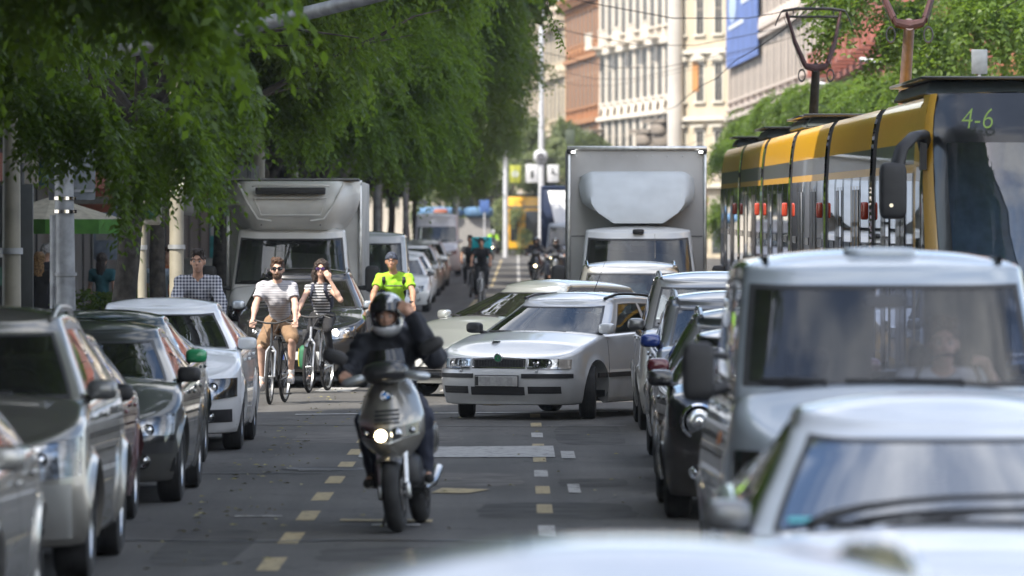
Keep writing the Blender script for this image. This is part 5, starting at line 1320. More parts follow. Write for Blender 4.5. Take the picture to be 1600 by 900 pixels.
    def hair(s, mt, style='short', seed=1):
        hp, M = s.hp, s.M; am = .006
        cut_face = [elli(hp((0, -.090, -.022)), (.064, .075, .104), M)]
        if style == 'short': fs = [elli(hp((0, .020, .045)), (.086, .104, .100), M), elli(hp((.015, -.045, .118)), (.062, .056, .040), M), elli(hp((-.03, -.02, .125)), (.05, .056, .036), M)]; am = .009; cuts = cut_face + [elli(hp((0, -.04, -.115)), (.14, .14, .11), M)]
        elif style == 'curly': fs = [elli(hp((0, .020, .045)), (.100, .112, .106), M)] + [elli(hp((q * .088, .02 + .01 * k, -.04 - .045 * k)), (.045, .05, .05), M) for q in (-1, 1) for k in range(3)] + [elli(hp((0, .09, -.05)), (.09, .05, .12), M)]; cuts = cut_face; am = .010
        else: fs = [elli(hp((0, .022, .045)), (.093, .106, .100), M), elli(hp((0, .07, -.09)), (.085, .05, .16), M), elli(hp((0, .08, -.20)), (.07, .035, .10), M)]; cuts = cut_face; am = .006
        f = folds(smin(fs, .02), am, 95, seed)
        for c in cuts: f = cut(f, c, .006)
        return blob('hair', f, [hp((-.13, -.12, -.32 if style == 'long' else -.16)), hp((.13, .17, .17))], min(.009, s.h), mt, s.body, .03)
    def beard(s, mt):
        f = cut(folds(smin([elli(s.hp((0, -.045, -.075)), (.060, .062, .055), s.M), elli(s.hp((0, -.085, -.05)), (.034, .018, .014), s.M)], .015), .003, 120), elli(s.hp((0, -.098, -.066)), (.021, .02, .0075), s.M), .004)
        return blob('beard', cut(f, elli(s.hp((0, -.05, .03)), (.12, .13, .075), s.M), .01), [s.hp((-.07, -.12, -.14)), s.hp((.07, .03, 0))], .006, mt, s.body, .02)
    def backpack(s, mt, straps=True, big=0):
        ch = np.array(s.J['chest']); wa = np.array(s.J['waist'])
        m = MB()
        for sd, q in (('L', 1), ('R', -1)):
            a = np.array(s.J['sh' + sd]); 
            m.tube([a + np.array([-q * .055, .05, .055]), a + np.array([-q * .06, -.045, .062]), a + np.array([-q * .055, -.12, -.02]), vm(ch, wa, .25) + np.array([q * .12, -.125, .02]), vm(ch, wa, .6) + np.array([q * .14, -.03, 0])], .024, 8, flat=.4)
        o = MB(); o.sbox(tuple(vm(ch, wa, .3) + np.array([0, .20, .06])), (.15, .10, .22), .5); ob = o.obj('backpack', mt, None, ang=70)
        return ob, m.obj('strap', mt, ob, ang=70)

def rider_joints(fwd=0, lean=0, kneeup='L', bar=1.04, wide=.27, seat=.98, headz=1.70, barL=None, barR=None, bary=-.40, shz=1.46, sw=.185, ped=0):
    J = {'pelvis': (0, .30, seat), 'waist': (0, .20, seat + .17), 'chest': (0, .05, shz - .14), 'neck': (0, -.02, shz + .05), 'head': (0, -.07, headz)}
    for sd, q in (('L', 1), ('R', -1)):          # L = picture right
        J['sh' + sd] = (q * (sw - .012), .0, shz - .03); J['el' + sd] = (q * (sw + .065), -.17, (shz + bar) / 2 - .01); J['wr' + sd] = (q * wide, bary + .07, bar + .04)
        J['hip' + sd] = (q * .09, .26, seat - .01); up = kneeup == sd
        J['kn' + sd] = (q * .15, -.13 if up else -.10, .88 if up else .66); J['an' + sd] = (q * .14, .02 if up else .09, .50 if up else .22)
        J['toe' + sd] = (q * .16, -.13 if up else -.06, .46 if up else .155)
    return J

# ------------------------------------------------------------------ bicycles
def bicycle(name, label, frm, loc, rotz=0, steer=0, group='bicycles on the road', rack=False, light=False, fork=None, kneeup='L', fender=None):
    root = thing(name, label, 'bicycle', loc, rotz, group)
    r = .345; yf, yr = -.50, .54
    key = 'bw'
    if key not in _WH:
        t = MB(); t.lathe([(-.019, r - .035), (-.022, r - .018), (-.012, r - .003), (0, r), (.012, r - .003), (.022, r - .018), (.019, r - .035)], n=48)
        m = MB(); m.lathe([(-.013, r - .035), (.013, r - .035), (.012, r - .052), (-.012, r - .052), (-.013, r - .035)], n=48); m.lathe([(-.04, 0), (-.04, .018), (-.02, .02), (.02, .02), (.04, .018), (.04, 0)], n=14)
        for k in range(24):
            a = 2 * math.pi * k / 24; sg = 1 if k % 2 else -1
            m.tube([(sg * .03, .018 * math.cos(a + .6 * sg), .018 * math.sin(a + .6 * sg)), (0, (r - .05) * math.cos(a), (r - .05) * math.sin(a))], .0016, 4, caps=False)
        _WH[key] = (t.mesh('tyre', RUB, ang=60), m.mesh('rim', ALU, ang=40))
    st = bpy.data.objects.new('front_fork', None)
    for (y, stt) in ((yf, steer), (yr, 0)):
        o = bpy.data.objects.new('wheel', None); COL.objects.link(o); setpar(o, root); o.location = (0, y, r); o.rotation_euler = (0, 0, stt)
        linkmesh('tyre', _WH[key][0], o); linkmesh('rim', _WH[key][1], o)
        if fender:
            f = MB(); P = []
            for a in lin(R(-10) if y < 0 else R(10), R(130) if y < 0 else R(170), 16):
                P.append([(x, (r + .022) * math.cos(a) * (1 if y > 0 else 1), (r + .022 - (.008 if abs(x) > .02 else 0)) * math.sin(a)) for x in (-.028, -.015, .015, .028)])
            fo = f.grid(P).obj('fender', fender, o)
    head = (0, -.36, .88); hb = (0, -.40, .72); ss = (0, .20, .84); bb = (0, .10, .29); ra = (0, yr, r)
    m = MB(); m.tube([hb, head], .02, 10); m.tube([hb, bb], .020, 10); m.tube([head, ss], .016, 10); m.tube([bb, (0, .22, .90)], .016, 10)
    for sg in (-1, 1): m.tube([(sg * .02, .10, .29), (sg * .055, yr, r)], .010, 8); m.tube([(sg * .02, .20, .80), (sg * .055, yr, r)], .008, 8)
    m.obj('frame', frm, root, ang=60)
    f = MB()
    for sg in (-1, 1): f.tube([(sg * .01, -.405, .72), (sg * .055, -.41, .66), (sg * .058, yf + .0, r)], [.017, .017, .012], 8)
    f.tube([(-.055, -.41, .66), (.055, -.41, .66)], .018, 8); f.obj('fork', fork or frm, root, ang=60)
    h = MB(); h.tube([(0, -.36, .88), (0, -.35, 1.0)], .015, 8); h.tube([(-.30, -.34, 1.03), (-.2, -.37, 1.045), (-.06, -.39, 1.01), (.06, -.39, 1.01), (.2, -.37, 1.045), (.30, -.34, 1.03)], .012, 8)
    for sg in (-1, 1): h.tube([(sg * .19, -.40, 1.03), (sg * .28, -.42, 1.0)], .006, 6)
    hb_ = h.obj('handlebar', BLK, root, ang=60)
    for sg in (-1, 1): MB().tube([(sg * .20, -.37, 1.045), (sg * .31, -.335, 1.028)], .017, 8).obj('grip', RUB, hb_)
    for (p0, p1) in (((-.1, -.40, 1.0), (0, -.39, .75)), ((.1, -.40, 1.0), (.02, -.39, .72))): MB().tube([p0, ((p0[0] + p1[0]) / 2, -.47, .9), p1], .003, 5).obj('cable', BLK, root)
    s_ = MB(); s_.sbox((0, .27, .93), (.075, .13, .03), .7); s_.tube([(0, .22, .80), (0, .235, .92)], .012, 8); s_.obj('saddle', BLK, root, ang=70)
    c = MB(); c.lathe([(.03, 0), (.03, .085), (.036, .09), (.036, .07)], c=(0, .10, .29), n=28); up = 1 if kneeup == 'L' else -1
    for sg in (-1, 1):
        dz = .17 if sg == up else -.17; py = .10 - .02
        c.tube([(sg * .05, .10, .29), (sg * .07, py, .29 + dz)], .011, 6); c.box((sg * .12, py, .29 + dz), (.09, .08, .02))
    c.obj('crank', BLK, root)
    if rack:
        k = MB(); k.box((0, .56, .76), (.12, .34, .015))
        for sg in (-1, 1): k.tube([(sg * .05, .6, .75), (sg * .06, yr, r)], .006, 6)
        k.obj('rack', BLK, root)
    if light: roundish(root, 'front_light', (0, -.45, .98), .03, LAMP)
    return root
# ------------------------------------------------------------------ the riders
PG = 'people cycling'
FR_D = mat('frame_dark', (.02, .022, .025), .35, coat=.6); FR_S = mat('frame_silver', (.55, .56, .58), .3, metal=.8)
SHADE = mat('sunglass_lens', (.01, .01, .012), .08, coat=1)
# man in striped shirt
X0, D0 = gx(430, 70.8) + 0, 71.3
bicycle('bicycle', 'dark city bicycle with silver fork under the bearded man', FR_D, (gx(431, 71), 71.3, 0), R(-8), steer=R(4), fork=FR_S, kneeup='R', rack=True)
root = thing('person', 'bearded man in sunglasses, grey striped t-shirt and brown shorts on a bicycle', 'person', (gx(432, 71), 71.3, 0), R(-5), PG)
J = rider_joints(kneeup='L', bar=1.02, wide=.265, headz=1.665, shz=1.475, sw=.20, seat=1.0)
J['head'] = (.02, -.16, 1.675); J['neck'] = (.01, -.09, 1.53); J['chest'] = (0, -.01, 1.32); J['shL'] = (.185, -.06, 1.45); J['shR'] = (-.185, -.06, 1.45); J['elL'] = (.25, -.20, 1.24); J['elR'] = (-.25, -.20, 1.24); J['anL'] = (.16, .07, .34); J['toeL'] = (.17, -.08, .30); J['knL'] = (.20, -.12, .80); J['knR'] = (-.19, -.10, .72); J['anR'] = (-.20, .08, .25); J['toeR'] = (-.24, -.10, .19)
p = Person(root, J, SKP, h=.011, yaw=4)
p.eyes(SHADE, brow=HAIRB); p.hair(HAIRB); p.beard(HAIRB)
p.shirt(stripes('striped_shirt', (.46, .45, .47), (.28, .28, .32), 34, duty=.62), sleeve=.56, amp=.005, off=.018)
p.legwear(cloth('brown_shorts', (.24, .15, .085)), length=.92, off=.018, amp=.005, name='shorts', loose=.5)
p.shoes(cloth('white_shoes', (.55, .52, .50)), sock=cloth('white_socks', (.7, .7, .7)))
MB().lathe([(-.008, .032), (0, .036), (.008, .032)], axis='Y', n=16, c=tuple(np.array(J['wrL']) + np.array([0, .02, .01]))).obj('bracelet', mat('pink_band', (.35, .05, .12), .6), p.body)

# woman with raised hand
bicycle('bicycle', 'silver bicycle with mudguards under the woman adjusting her sunglasses', FR_S, (gx(494, 76), 76.6, 0), R(-12), steer=R(3), kneeup='L', fender=ALU)
root = thing('person', 'woman in striped vest and black leggings cycling with one hand at her sunglasses', 'person', (gx(497, 76), 76.6, 0), R(-6), PG)
J = rider_joints(kneeup='L', bar=1.03, wide=.25, headz=1.63, shz=1.42, sw=.155, seat=1.0)
J['head'] = (.03, -.06, 1.645); J['neck'] = (.02, -.01, 1.49)
J['elL'] = (.30, -.12, 1.24); J['wrL'] = (.155, -.16, 1.52); J['anR'] = (-.13, .09, .20); J['knR'] = (-.15, -.10, .66); J['knL'] = (.13, -.16, .84); J['anL'] = (.15, .04, .47); J['toeL'] = (.17, -.1, .42)
p = Person(root, J, SKP, h=.011, female=True, hands=('relax', 'grip'), aims=((-.45, -.12, .9), None), ups=((.2, -1, 0), None))
p.eyes(mat('purple_lens', (.05, .02, .09), .08, coat=1), brow=HAIRD); p.hair(HAIRD, 'curly')
p.shirt(stripes('black_white_vest', (.62, .62, .64), (.03, .03, .035), 26, duty=.5), sleeve=.0, amp=.004, off=.012, hem=.97)
p.legwear(cloth('black_leggings', (.015, .015, .018)), length=1.9, off=.006, amp=.002, name='leggings', loose=.8)
p.shoes(cloth('black_shoes', (.03, .03, .03)))
ob, st = p.backpack(cloth('dark_pack', (.03, .035, .06)))
ob.name = 'backpack'; ob.location = root.location; ob.rotation_euler = root.rotation_euler; tag(ob, 'small navy backpack with patterned straps worn by the woman in the striped vest', 'backpack')
gp = MB(); gp.sbox((.0, 0, 0), (.07, .20, .17), .5); o = gp.obj('pannier_bag', mat('green_bag', (.03, .16, .08), .7), None, loc=(gx(478, 77.2), 77.3, .45), rot=(0, 0, R(-12))); tag(o, 'green pannier bag hanging behind the woman on the silver bicycle', 'bag')
MB().tube([(-.075, -.1, .12), (-.08, -.12, 0), (-.075, -.1, -.12)], .008, 6).obj('bag_trim', mat('yellow_trim', (.5, .4, .03), .6), o)

# green-shirted rider
bicycle('bicycle', 'dark bicycle of the rider in the bright green shirt', FR_D, (gx(618, 80), 80.2, 0), R(-4), kneeup='R')
root = thing('person', 'cyclist in bright yellow-green t-shirt and dark patterned cap', 'person', (gx(616, 80), 80.0, 0), R(-3), PG)
J = rider_joints(kneeup='R', bar=1.10, wide=.29, headz=1.72, shz=1.53, sw=.21, seat=1.05); J['head'] = (-.03, -.12, 1.735); J['neck'] = (-.01, -.04, 1.585)
p = Person(root, J, SKT, h=.012)
p.eyes(brow=HAIRD)
p.shirt(cloth('hi_green_shirt', (.32, .62, .03)), sleeve=.55, off=.014, amp=.006)
p.legwear(cloth('navy_shorts', (.02, .025, .05)), length=1.0, off=.012, name='shorts'); p.shoes(cloth('dark_shoes', (.04, .04, .04)))
f = cut(elli(p.hp((0, .012, .05)), (.088, .106, .096), p.M), elli(p.hp((0, -.05, -.06)), (.15, .16, .105), p.M)); blob('cap', f, [p.hp((-.1, -.12, -.06)), p.hp((.1, .13, .16))], .009, cloth('cap_fabric', (.05, .06, .09), var=.6, scale=40), p.body, .02)
ob, st = p.backpack(cloth('black_pack', (.02, .02, .022))); ob.location = root.location; ob.rotation_euler = root.rotation_euler; tag(ob, 'black backpack strapped on the cyclist in the green shirt', 'backpack')
MB().tube([(-.12, -.118, 1.40), (.12, -.118, 1.40)], .010, 6).obj('chest_strap', BLK, ob)
for q in (-1, 1): pass
MB().lathe([(-.02, .034), (0, .038), (.02, .034)], axis='Z', n=16, c=(.27, -.30, 1.17)).obj('wristband', BLK, p.body)

# rider in checked shirt beyond the white saloon
bicycle('bicycle', 'grey bicycle of the rider in the checked shirt, hidden behind the white saloon', FR_D, (gx(305, 64), 64.4, 0), R(3), kneeup='L')
root = thing('person', 'young man in a navy and white checked shirt cycling behind the white saloon', 'person', (gx(306, 64), 64.4, 0), R(3), PG)
J = rider_joints(kneeup='L', bar=1.08, wide=.255, headz=1.80, shz=1.60, sw=.20, seat=1.08); J['head'] = (.0, -.10, 1.80); J['neck'] = (0, -.02, 1.64)
p = Person(root, J, SK, h=.011, yaw=-8); p.eyes(brow=HAIRD); p.hair(HAIRD)
p.shirt(gingham('checked_shirt', (.04, .045, .08), (.58, .58, .62), 27), sleeve=1.85, off=.018, amp=.006, vneck=True)
p.legwear(cloth('dark_jeans', (.03, .04, .07)), length=1.95); p.shoes(cloth('dark_shoes', (.04, .04, .04)))

# delivery rider and companion
bicycle('bicycle', 'white framed bicycle of the delivery rider with turquoise box', mat('frame_white', (.6, .6, .6), .4), (gx(752, 160), 161, gz(161)), R(-6), kneeup='L')
root = thing('person', 'delivery rider in black clothes carrying a turquoise box on his back', 'person', (gx(752, 160), 161, gz(161)), R(-3), PG)
J = rider_joints(kneeup='L', bar=1.10, wide=.27, headz=1.78, shz=1.52, sw=.20, seat=1.05); J['head'] = (0, -.16, 1.70)
p = Person(root, J, SKT, h=.018); p.hair(HAIRD); p.shirt(cloth('black_tee', (.012, .012, .014)), sleeve=.6, off=.018, amp=.005); p.legwear(cloth('black_trousers', (.012, .012, .014)), length=1.95); p.shoes(cloth('dark_shoes', (.04, .04, .04)))
q = MB(); q.sbox((0, .42, 1.58), (.29, .24, .30), .18); TQ = mat('turquoise_fabric', (.0, .42, .46), .55, var=.08)
o = q.obj('delivery_box', TQ, None, loc=root.location, ang=50); tag(o, 'turquoise thermal delivery box with black straps on the rider back', 'delivery box')
MB().tube([(-.2, .17, 1.84), (0, .15, 1.70), (.2, .17, 1.84)], .02, 6).obj('strap', BLK, o); MB().tube([(-.29, .3, 1.66), (0, .165, 1.60), (.29, .3, 1.66)], .02, 6).obj('strap', BLK, o)
bicycle('bicycle', 'dark bicycle of the rider following close behind the delivery rider', FR_D, (gx(735, 172), 173, gz(173)), R(2), kneeup='R')
root2 = thing('person', 'cyclist dressed in black riding just behind the delivery rider', 'person', (gx(734, 172), 173, gz(173)), R(2), PG)
J = rider_joints(kneeup='R', bar=1.08, headz=1.74, shz=1.5, sw=.2); p = Person(root2, J, SKT, h=.02); p.hair(HAIRD); p.shirt(cloth('black_tee', (.012, .012, .014)), sleeve=.6, off=.018); p.legwear(cloth('black_trousers', (.012, .012, .014)), length=1.95); p.shoes(cloth('dark_shoes', (.04, .04, .04)))

# ------------------------------------------------------------------ scooter
SCP = mat('scooter_paint', (.30, .285, .255), .3, metal=.6, coat=1, var=.04)
def scooter(name, label, loc, rotz=0, roll=0, P=SCP, group=None, small=False):
    root = thing(name, label, 'scooter', loc, rotz, group); root.rotation_euler = (0, R(roll), rotz)
    r = .27
    for y in (0, 1.38):
        o = bpy.data.objects.new('wheel', None); COL.objects.link(o); setpar(o, root); o.location = (0, y, r)
        if 'sw' not in _WH:
            t = MB(); t.lathe([(-.052, r * .62), (-.062, r * .74), (-.055, r * .88), (-.03, r * .97), (0, r), (.03, r * .97), (.055, r * .88), (.062, r * .74), (.052, r * .62)], n=44)
            m = MB(); m.lathe([(-.045, r * .64), (.045, r * .64), (.04, r * .55), (-.04, r * .55), (-.045, r * .64)], n=40)
            for k in range(5): a = 2 * math.pi * k / 5; m.tube([(0, 0, 0), (0, r * .58 * math.cos(a), r * .58 * math.sin(a))], .018, 8)
            m.lathe([(-.05, 0), (-.05, .045), (.05, .045), (.05, 0)], n=16)
            m.lathe([(.062, .05), (.062, .12), (.066, .12), (.066, .05)], n=28)
            _WH['sw'] = (t.mesh('tyre', RUB, ang=60), m.mesh('rim', DGREY, ang=40))
        linkmesh('tyre', _WH['sw'][0], o); linkmesh('rim', _WH['sw'][1], o)
    # front mudguard
    P_ = []
    for a in lin(R(55), R(165), 14):
        P_.append([(x, -(r + .03 - .03 * (abs(x) / .09) ** 2) * math.cos(a) * 1.0, r + (r + .03 - .04 * (abs(x) / .09) ** 2) * math.sin(a)) for x in lin(-.09, .09, 9)])
    MB().grid(P_).obj('front_mudguard', mat('fender_dark', (.05, .052, .055), .3, metal=.4, coat=1), root, ang=70)
    f = MB()
    for sg in (-1, 1): f.tube([(sg * .085, .02, r), (sg * .085, .10, .60)], [.024, .03], 10); f.sbox((sg * .10, .03, r + .02), (.02, .04, .06), .6)
    f.obj('fork', ALU, root, ang=60)
    MB().lathe([(-.02, .02), (-.02, .03), (.02, .03), (.02, .02)], c=(.075, .03, r + .05)).obj('brake_caliper', BLK, root)
    # apron (leg shield) lofted, wide in the middle
    def apron(v, a):      # v 0 bottom..1 top ; a -1..1
        z = .50 + .58 * v
        hw_ = interp([(0, .09), (.14, .17), (.3, .225), (.55, .235), (.8, .195), (1, .13)], v)
        y = interp([(0, .02), (.2, -.07), (.5, -.06), (.8, .06), (1, .17)], v)
        return (a * hw_, y + .24 * abs(a) ** 2.4, z)
    G = [[apron(v, a) for a in lin(-1, 1, 21)] for v in lin(0, 1, 18)]
    ap = MB(); ap.grid(G); back = [[(p[0] * .97, .32 + .05 * i / 17, p[2]) for p in row] for i, row in enumerate(G)]
    ap.grid(back, flip=True)
    ap.grid([[G[i][0], back[i][0]] for i in range(18)]); ap.grid([[G[i][-1], back[i][-1]] for i in range(18)]); ap.grid([G[-1], back[-1]]); ap.grid([G[0], back[0]])
    apo = ap.obj('front_shield', P, root, ang=50)
    def app(v0, v1, a0, a1, off=.006, n=8):
        return [[tuple(np.array(apron(v, a)) + np.array([0, -off, 0])) for a in lin(a0, a1, n)] for v in lin(v0, v1, 5)]
    # vents
    for k in range(4):
        MB().grid(app(.46 + k * .05, .485 + k * .05, -.38 + .0 * k, .38, .004, 9)).obj('vent', BLK, apo)
    # headlamp band
    hl = MB().grid([[tuple(np.array(apron(interp([(0, .24 + .10 * abs(a)), (1, .40 + .06 * abs(a))], q), a)) + np.array([0, -.012, 0])) for a in lin(-.93, .93, 19)] for q in lin(0, 1, 5)]).obj('headlight', mat('dark_lens', (.03, .03, .032), .12, coat=1), root, ang=70)
    disc_lamp(hl, 'lit_bulb', (-.045, -.105, .69), .040, LAMPW); MB().lathe([(.0, .040), (-.006, .043), (.0, .047)], axis='Y', c=(-.045, -.103, .69)).obj('bezel', CHR, hl)
    disc_lamp(hl, 'reflector_bowl', (.065, -.095, .695), .040, DCH)
    for sg in (-1, 1): disc_lamp(hl, 'indicator', (sg * .165, .015, .71), .024, DCH)
    MB().grid([[tuple(np.array(apron(.215 + .10 * abs(a) + q * .02, a)) + np.array([0, -.014, 0])) for a in lin(-.9, .9, 15)] for q in (0, 1)]).obj('trim_strip', ALU, apo)
    # roundel, as on the shield
    c = tuple(np.array(apron(.80, 0)) + np.array([0, -.012, 0])); M0 = R(-62)
    e = MB().lathe([(-.004, 0), (-.004, .038), (0, .04)], axis='Y', n=28).obj('badge', BLK, apo, loc=c, rot=(R(-28), 0, 0))
    for k in range(4):
        a0 = k * math.pi / 2; v_ = [(0, -.006, 0)] + [(.026 * math.cos(a), -.006, .026 * math.sin(a)) for a in lin(a0, a0 + math.pi / 2, 8)]
        MB().add(v_, [(0, i, i + 1) for i in range(1, 8)]).obj('badge_quarter', mat('badge_blue', (.03, .22, .6), .3) if k % 2 == 1 else mat('badge_white', (.8, .8, .8), .3), e)
    MB().lathe([(-.006, .036), (-.007, .039), (-.003, .041)], axis='Y', n=28).obj('badge_rim', CHR, e)
    # handlebar fairing, screen, bars, mirrors
    h = MB(); h.sbox((0, .16, 1.13), (.17, .14, .085), .75); h.obj('handlebar_cowl', mat('cowl_black', (.02, .021, .024), .3, coat=1), root, ang=70)
    sc = MB(); sc.grid([[(a * (.15 - .03 * v), .05 + .10 * v + .10 * a * a, 1.12 + .17 * v) for a in lin(-1, 1, 11)] for v in lin(0, 1, 5)]); sc.obj('fly_screen', glass_mat('smoked_screen', .12), root, ang=80)
    for sg in (-1, 1):
        g = MB(); g.sbox((sg * .225, .10, 1.09), (.095, .06, .035), .8, M=Matrix.Rotation(R(sg * 10), 3, 'Y')); g.obj('hand_guard', ALU if False else mat('guard_silver', (.42, .45, .48), .3, metal=.6, coat=1), root, ang=70)
        b_ = MB(); b_.tube([(sg * .10, .20, 1.10), (sg * .30, .24, 1.09), (sg * .36, .26, 1.08)], .014, 8); b_.tube([(sg * .25, .24, 1.09), (sg * .37, .263, 1.078)], .019, 8); b_.obj('handlebar', BLK, root, ang=70)
        b_ = MB(); b_.tube([(sg * .22, .12, 1.12), (sg * .30, .10, 1.2), (sg * .35, .10, 1.28)], .008, 6); mm = b_.obj('mirror_arm', BLK, root)
        mo = MB(); mo.sbox((sg * .345, .09, 1.27 + (.02 if sg > 0 else 0)), (.095, .03, .05), .75, M=Matrix.Rotation(R(-sg * 22), 3, 'Y')); mo.obj('mirror', BLK, root, ang=70)
    # inner leg shield, floor, seat, tail, engine, exhaust, plate of the belly
    m = MB(); m.sbox((0, .42, .42), (.17, .22, .13), .5); m.sbox((0, .62, .36), (.20, .3, .07), .4); m.obj('footboard', BLK, root, ang=60)
    m = MB(); m.sbox((0, 1.15, .62), (.19, .5, .15), .6); m.sbox((0, .82, .55), (.17, .16, .2), .6); m.obj('tail_body', P, root, ang=60)
    m = MB(); m.sbox((0, 1.02, .79), (.16, .42, .055), .6); m.obj('seat', mat('seat_vinyl', (.02, .02, .02), .6), root, ang=60)
    m = MB(); m.sbox((-.02, 1.2, .34), (.15, .3, .12), .6); m.obj('engine', UND, root, ang=60)
    m = MB(); m.tube([(.10, 1.0, .26), (.14, 1.15, .30), (.145, 1.5, .38)], [.02, .036, .036], 12); m.obj('exhaust', ALU, root, ang=60)
    m = MB(); m.box((-.16, .75, .14), (.02, .04, .24), ry=R(18)); m.obj('stand', BLK, root)
    return root
SX = gx(620, 39.8)
scooter('motor_scooter', 'grey motor scooter with one warm lit lamp ridden towards the camera', (SX, 40.1, 0), R(-6), -5.2)
root = thing('person', 'scooter rider in dark jacket and black helmet, one hand on the helmet', 'person', (SX, 40.1, 0), R(-4)); root.rotation_euler = (0, R(-4.6), R(-4))
J = {'pelvis': (0, .86, .86), 'waist': (0, .80, 1.02), 'chest': (0, .66, 1.24), 'neck': (.0, .58, 1.40), 'head': (.0, .50, 1.52),
     'shL': (.20, .62, 1.345), 'shR': (-.20, .62, 1.325), 'elL': (.36, .47, 1.28), 'wrL': (.165, .37, 1.49), 'elR': (-.31, .48, 1.14), 'wrR': (-.31, .28, 1.13),
     'hipL': (.10, .82, .84), 'hipR': (-.10, .82, .84), 'knL': (.24, .42, .78), 'knR': (-.24, .42, .78), 'anL': (.20, .52, .40), 'anR': (-.20, .52, .40), 'toeL': (.22, .38, .36), 'toeR': (-.22, .38, .36)}
J['elL'] = (.325, .44, 1.20); J['shL'] = (.185, .62, 1.345); J['shR'] = (-.185, .62, 1.325); J['wrL'] = (.185, .38, 1.52); J['knL'] = (.20, .42, .78); J['knR'] = (-.20, .42, .78); J['anL'] = (.18, .52, .40); J['anR'] = (-.18, .52, .40)
p = Person(root, J, SK, h=.010, tilt=6, aims=((-.55, .05, .62), None), ups=((.0, -1, .2), None), hands=('relax', 'grip'))
p.eyes(brow=HAIRD)
NAVY = cloth('navy_jacket', (.012, .014, .022), rough=.7)
p.shirt(NAVY, sleeve=1.88, off=.032, amp=.008, name='jacket', hem=.84)
p.legwear(cloth('dark_denim', (.018, .022, .04)), length=1.95, off=.018, amp=.006, loose=1.2); p.shoes(cloth('black_boots', (.02, .02, .02)))
hp = p.hp; Mh = p.M
def hel(X, Y, Z): return smin([elli(hp((0, .02, .035)), (.128, .150, .138), Mh), elli(hp((0, -.03, -.075)), (.108, .125, .072), Mh)], .05)(X, Y, Z)
f = cut(hel, elli(hp((0, -.15, .002)), (.094, .115, .050), Mh), .006); f = cut(f, elli(hp((0, -.0, -.02)), (.088, .112, .128), Mh), .01)
def hm(C):       # lighter lower shell and two pale flashes painted on the crown
    c = np.array([np.array(Mh.transposed() @ Vector(q - p.H)) for q in C]); m = np.zeros(len(c), int)
    m[(c[:, 2] < -.062 + .10 * np.abs(c[:, 0]))] = 1
    m[(np.abs(c[:, 0] - .03 - .35 * (c[:, 2] - .09)) < .018) & (c[:, 2] > .075) & (c[:, 2] < .14) & (c[:, 1] < 0)] = 1
    m[(c[:, 0] > .04) & (c[:, 2] > .13)] = 1
    return m
he = blob('helmet', f, [hp((-.14, -.17, -.17)), hp((.14, .18, .19))], .008, [mat('helmet_black', (.012, .012, .014), .15, coat=1), mat('helmet_pale', (.55, .56, .58), .2, coat=1)], root, .02, hm)
m = MB(); G = []
for t in lin(-70, 70, 15):
    G.append([hp(((.128 - .01 * v) * math.sin(R(t)), .01 - (.152 - .02 * v) * math.cos(R(t)), .064 + .050 * v)) for v in lin(0, 1, 5)])
m.grid(G); m.obj('visor', mat('visor_dark', (.02, .02, .022), .06, coat=1), he, ang=80)

# far scooters in the right lane and the high-visibility rider
sc2 = scooter('motor_scooter', 'dark scooter weaving ahead of the blue box lorry', (gx(838, 205), 205, gz(205)), R(3), 0, P=CHAR, group='far scooters')
sc3 = copy_tree(sc2); sc3.location = (gx(868, 196), 196, gz(196)); sc3['label'] = 'dark scooter close beside the lit lamp of the blue lorry'; sc3.rotation_euler = (0, 0, R(-4))
sc4 = copy_tree(sc2); sc4.location = (gx(770, 330), 330, gz(330)); sc4['label'] = 'far scooter under the rider in yellow and white helmet'
def scoot_rider(label, loc, jk, hl, grp='far scooter riders'):
    root = thing('person', label, 'person', loc, 0, grp)
    J = {'pelvis': (0, .86, .86), 'waist': (0, .80, 1.02), 'chest': (0, .68, 1.26), 'neck': (.0, .60, 1.42), 'head': (.0, .54, 1.56),
         'shL': (.20, .62, 1.36), 'shR': (-.20, .62, 1.36), 'elL': (.31, .50, 1.16), 'wrL': (.31, .30, 1.13), 'elR': (-.31, .48, 1.14), 'wrR': (-.31, .28, 1.13),
         'hipL': (.10, .82, .84), 'hipR': (-.10, .82, .84), 'knL': (.24, .42, .78), 'knR': (-.24, .42, .78), 'anL': (.20, .52, .40), 'anR': (-.20, .52, .40), 'toeL': (.22, .38, .36), 'toeR': (-.22, .38, .36)}
    p = Person(root, J, SKT, h=.022); p.shirt(jk, sleeve=1.85, off=.03, name='jacket', hem=.84); p.legwear(cloth('dark_denim', (.018, .022, .04)), length=1.95)
    f = cut(smin([elli(p.hp((0, .02, .03)), (.13, .15, .14)), elli(p.hp((0, -.02, -.07)), (.11, .12, .07))], .05), elli(p.hp((0, -.16, 0)), (.09, .1, .05)))
    blob('helmet', f, [p.hp((-.14, -.17, -.17)), p.hp((.14, .18, .19))], .012, hl, root, .02); return root
scoot_rider('rider in black on the scooter ahead of the blue lorry', (gx(838, 205), 205, gz(205)), NAVY, mat('helmet_black', (.012, .012, .014), .15, coat=1))
scoot_rider('rider in black on the scooter nearest the lorry lamp', (gx(868, 196), 196, gz(196)), NAVY, mat('helmet_black', (.012, .012, .014), .15, coat=1))
scoot_rider('far rider in a yellow-green jacket and white helmet', (gx(770, 330), 330, gz(330)), cloth('hi_green_shirt', (.32, .62, .03)), mat('helmet_white', (.7, .7, .7), .2, coat=1))

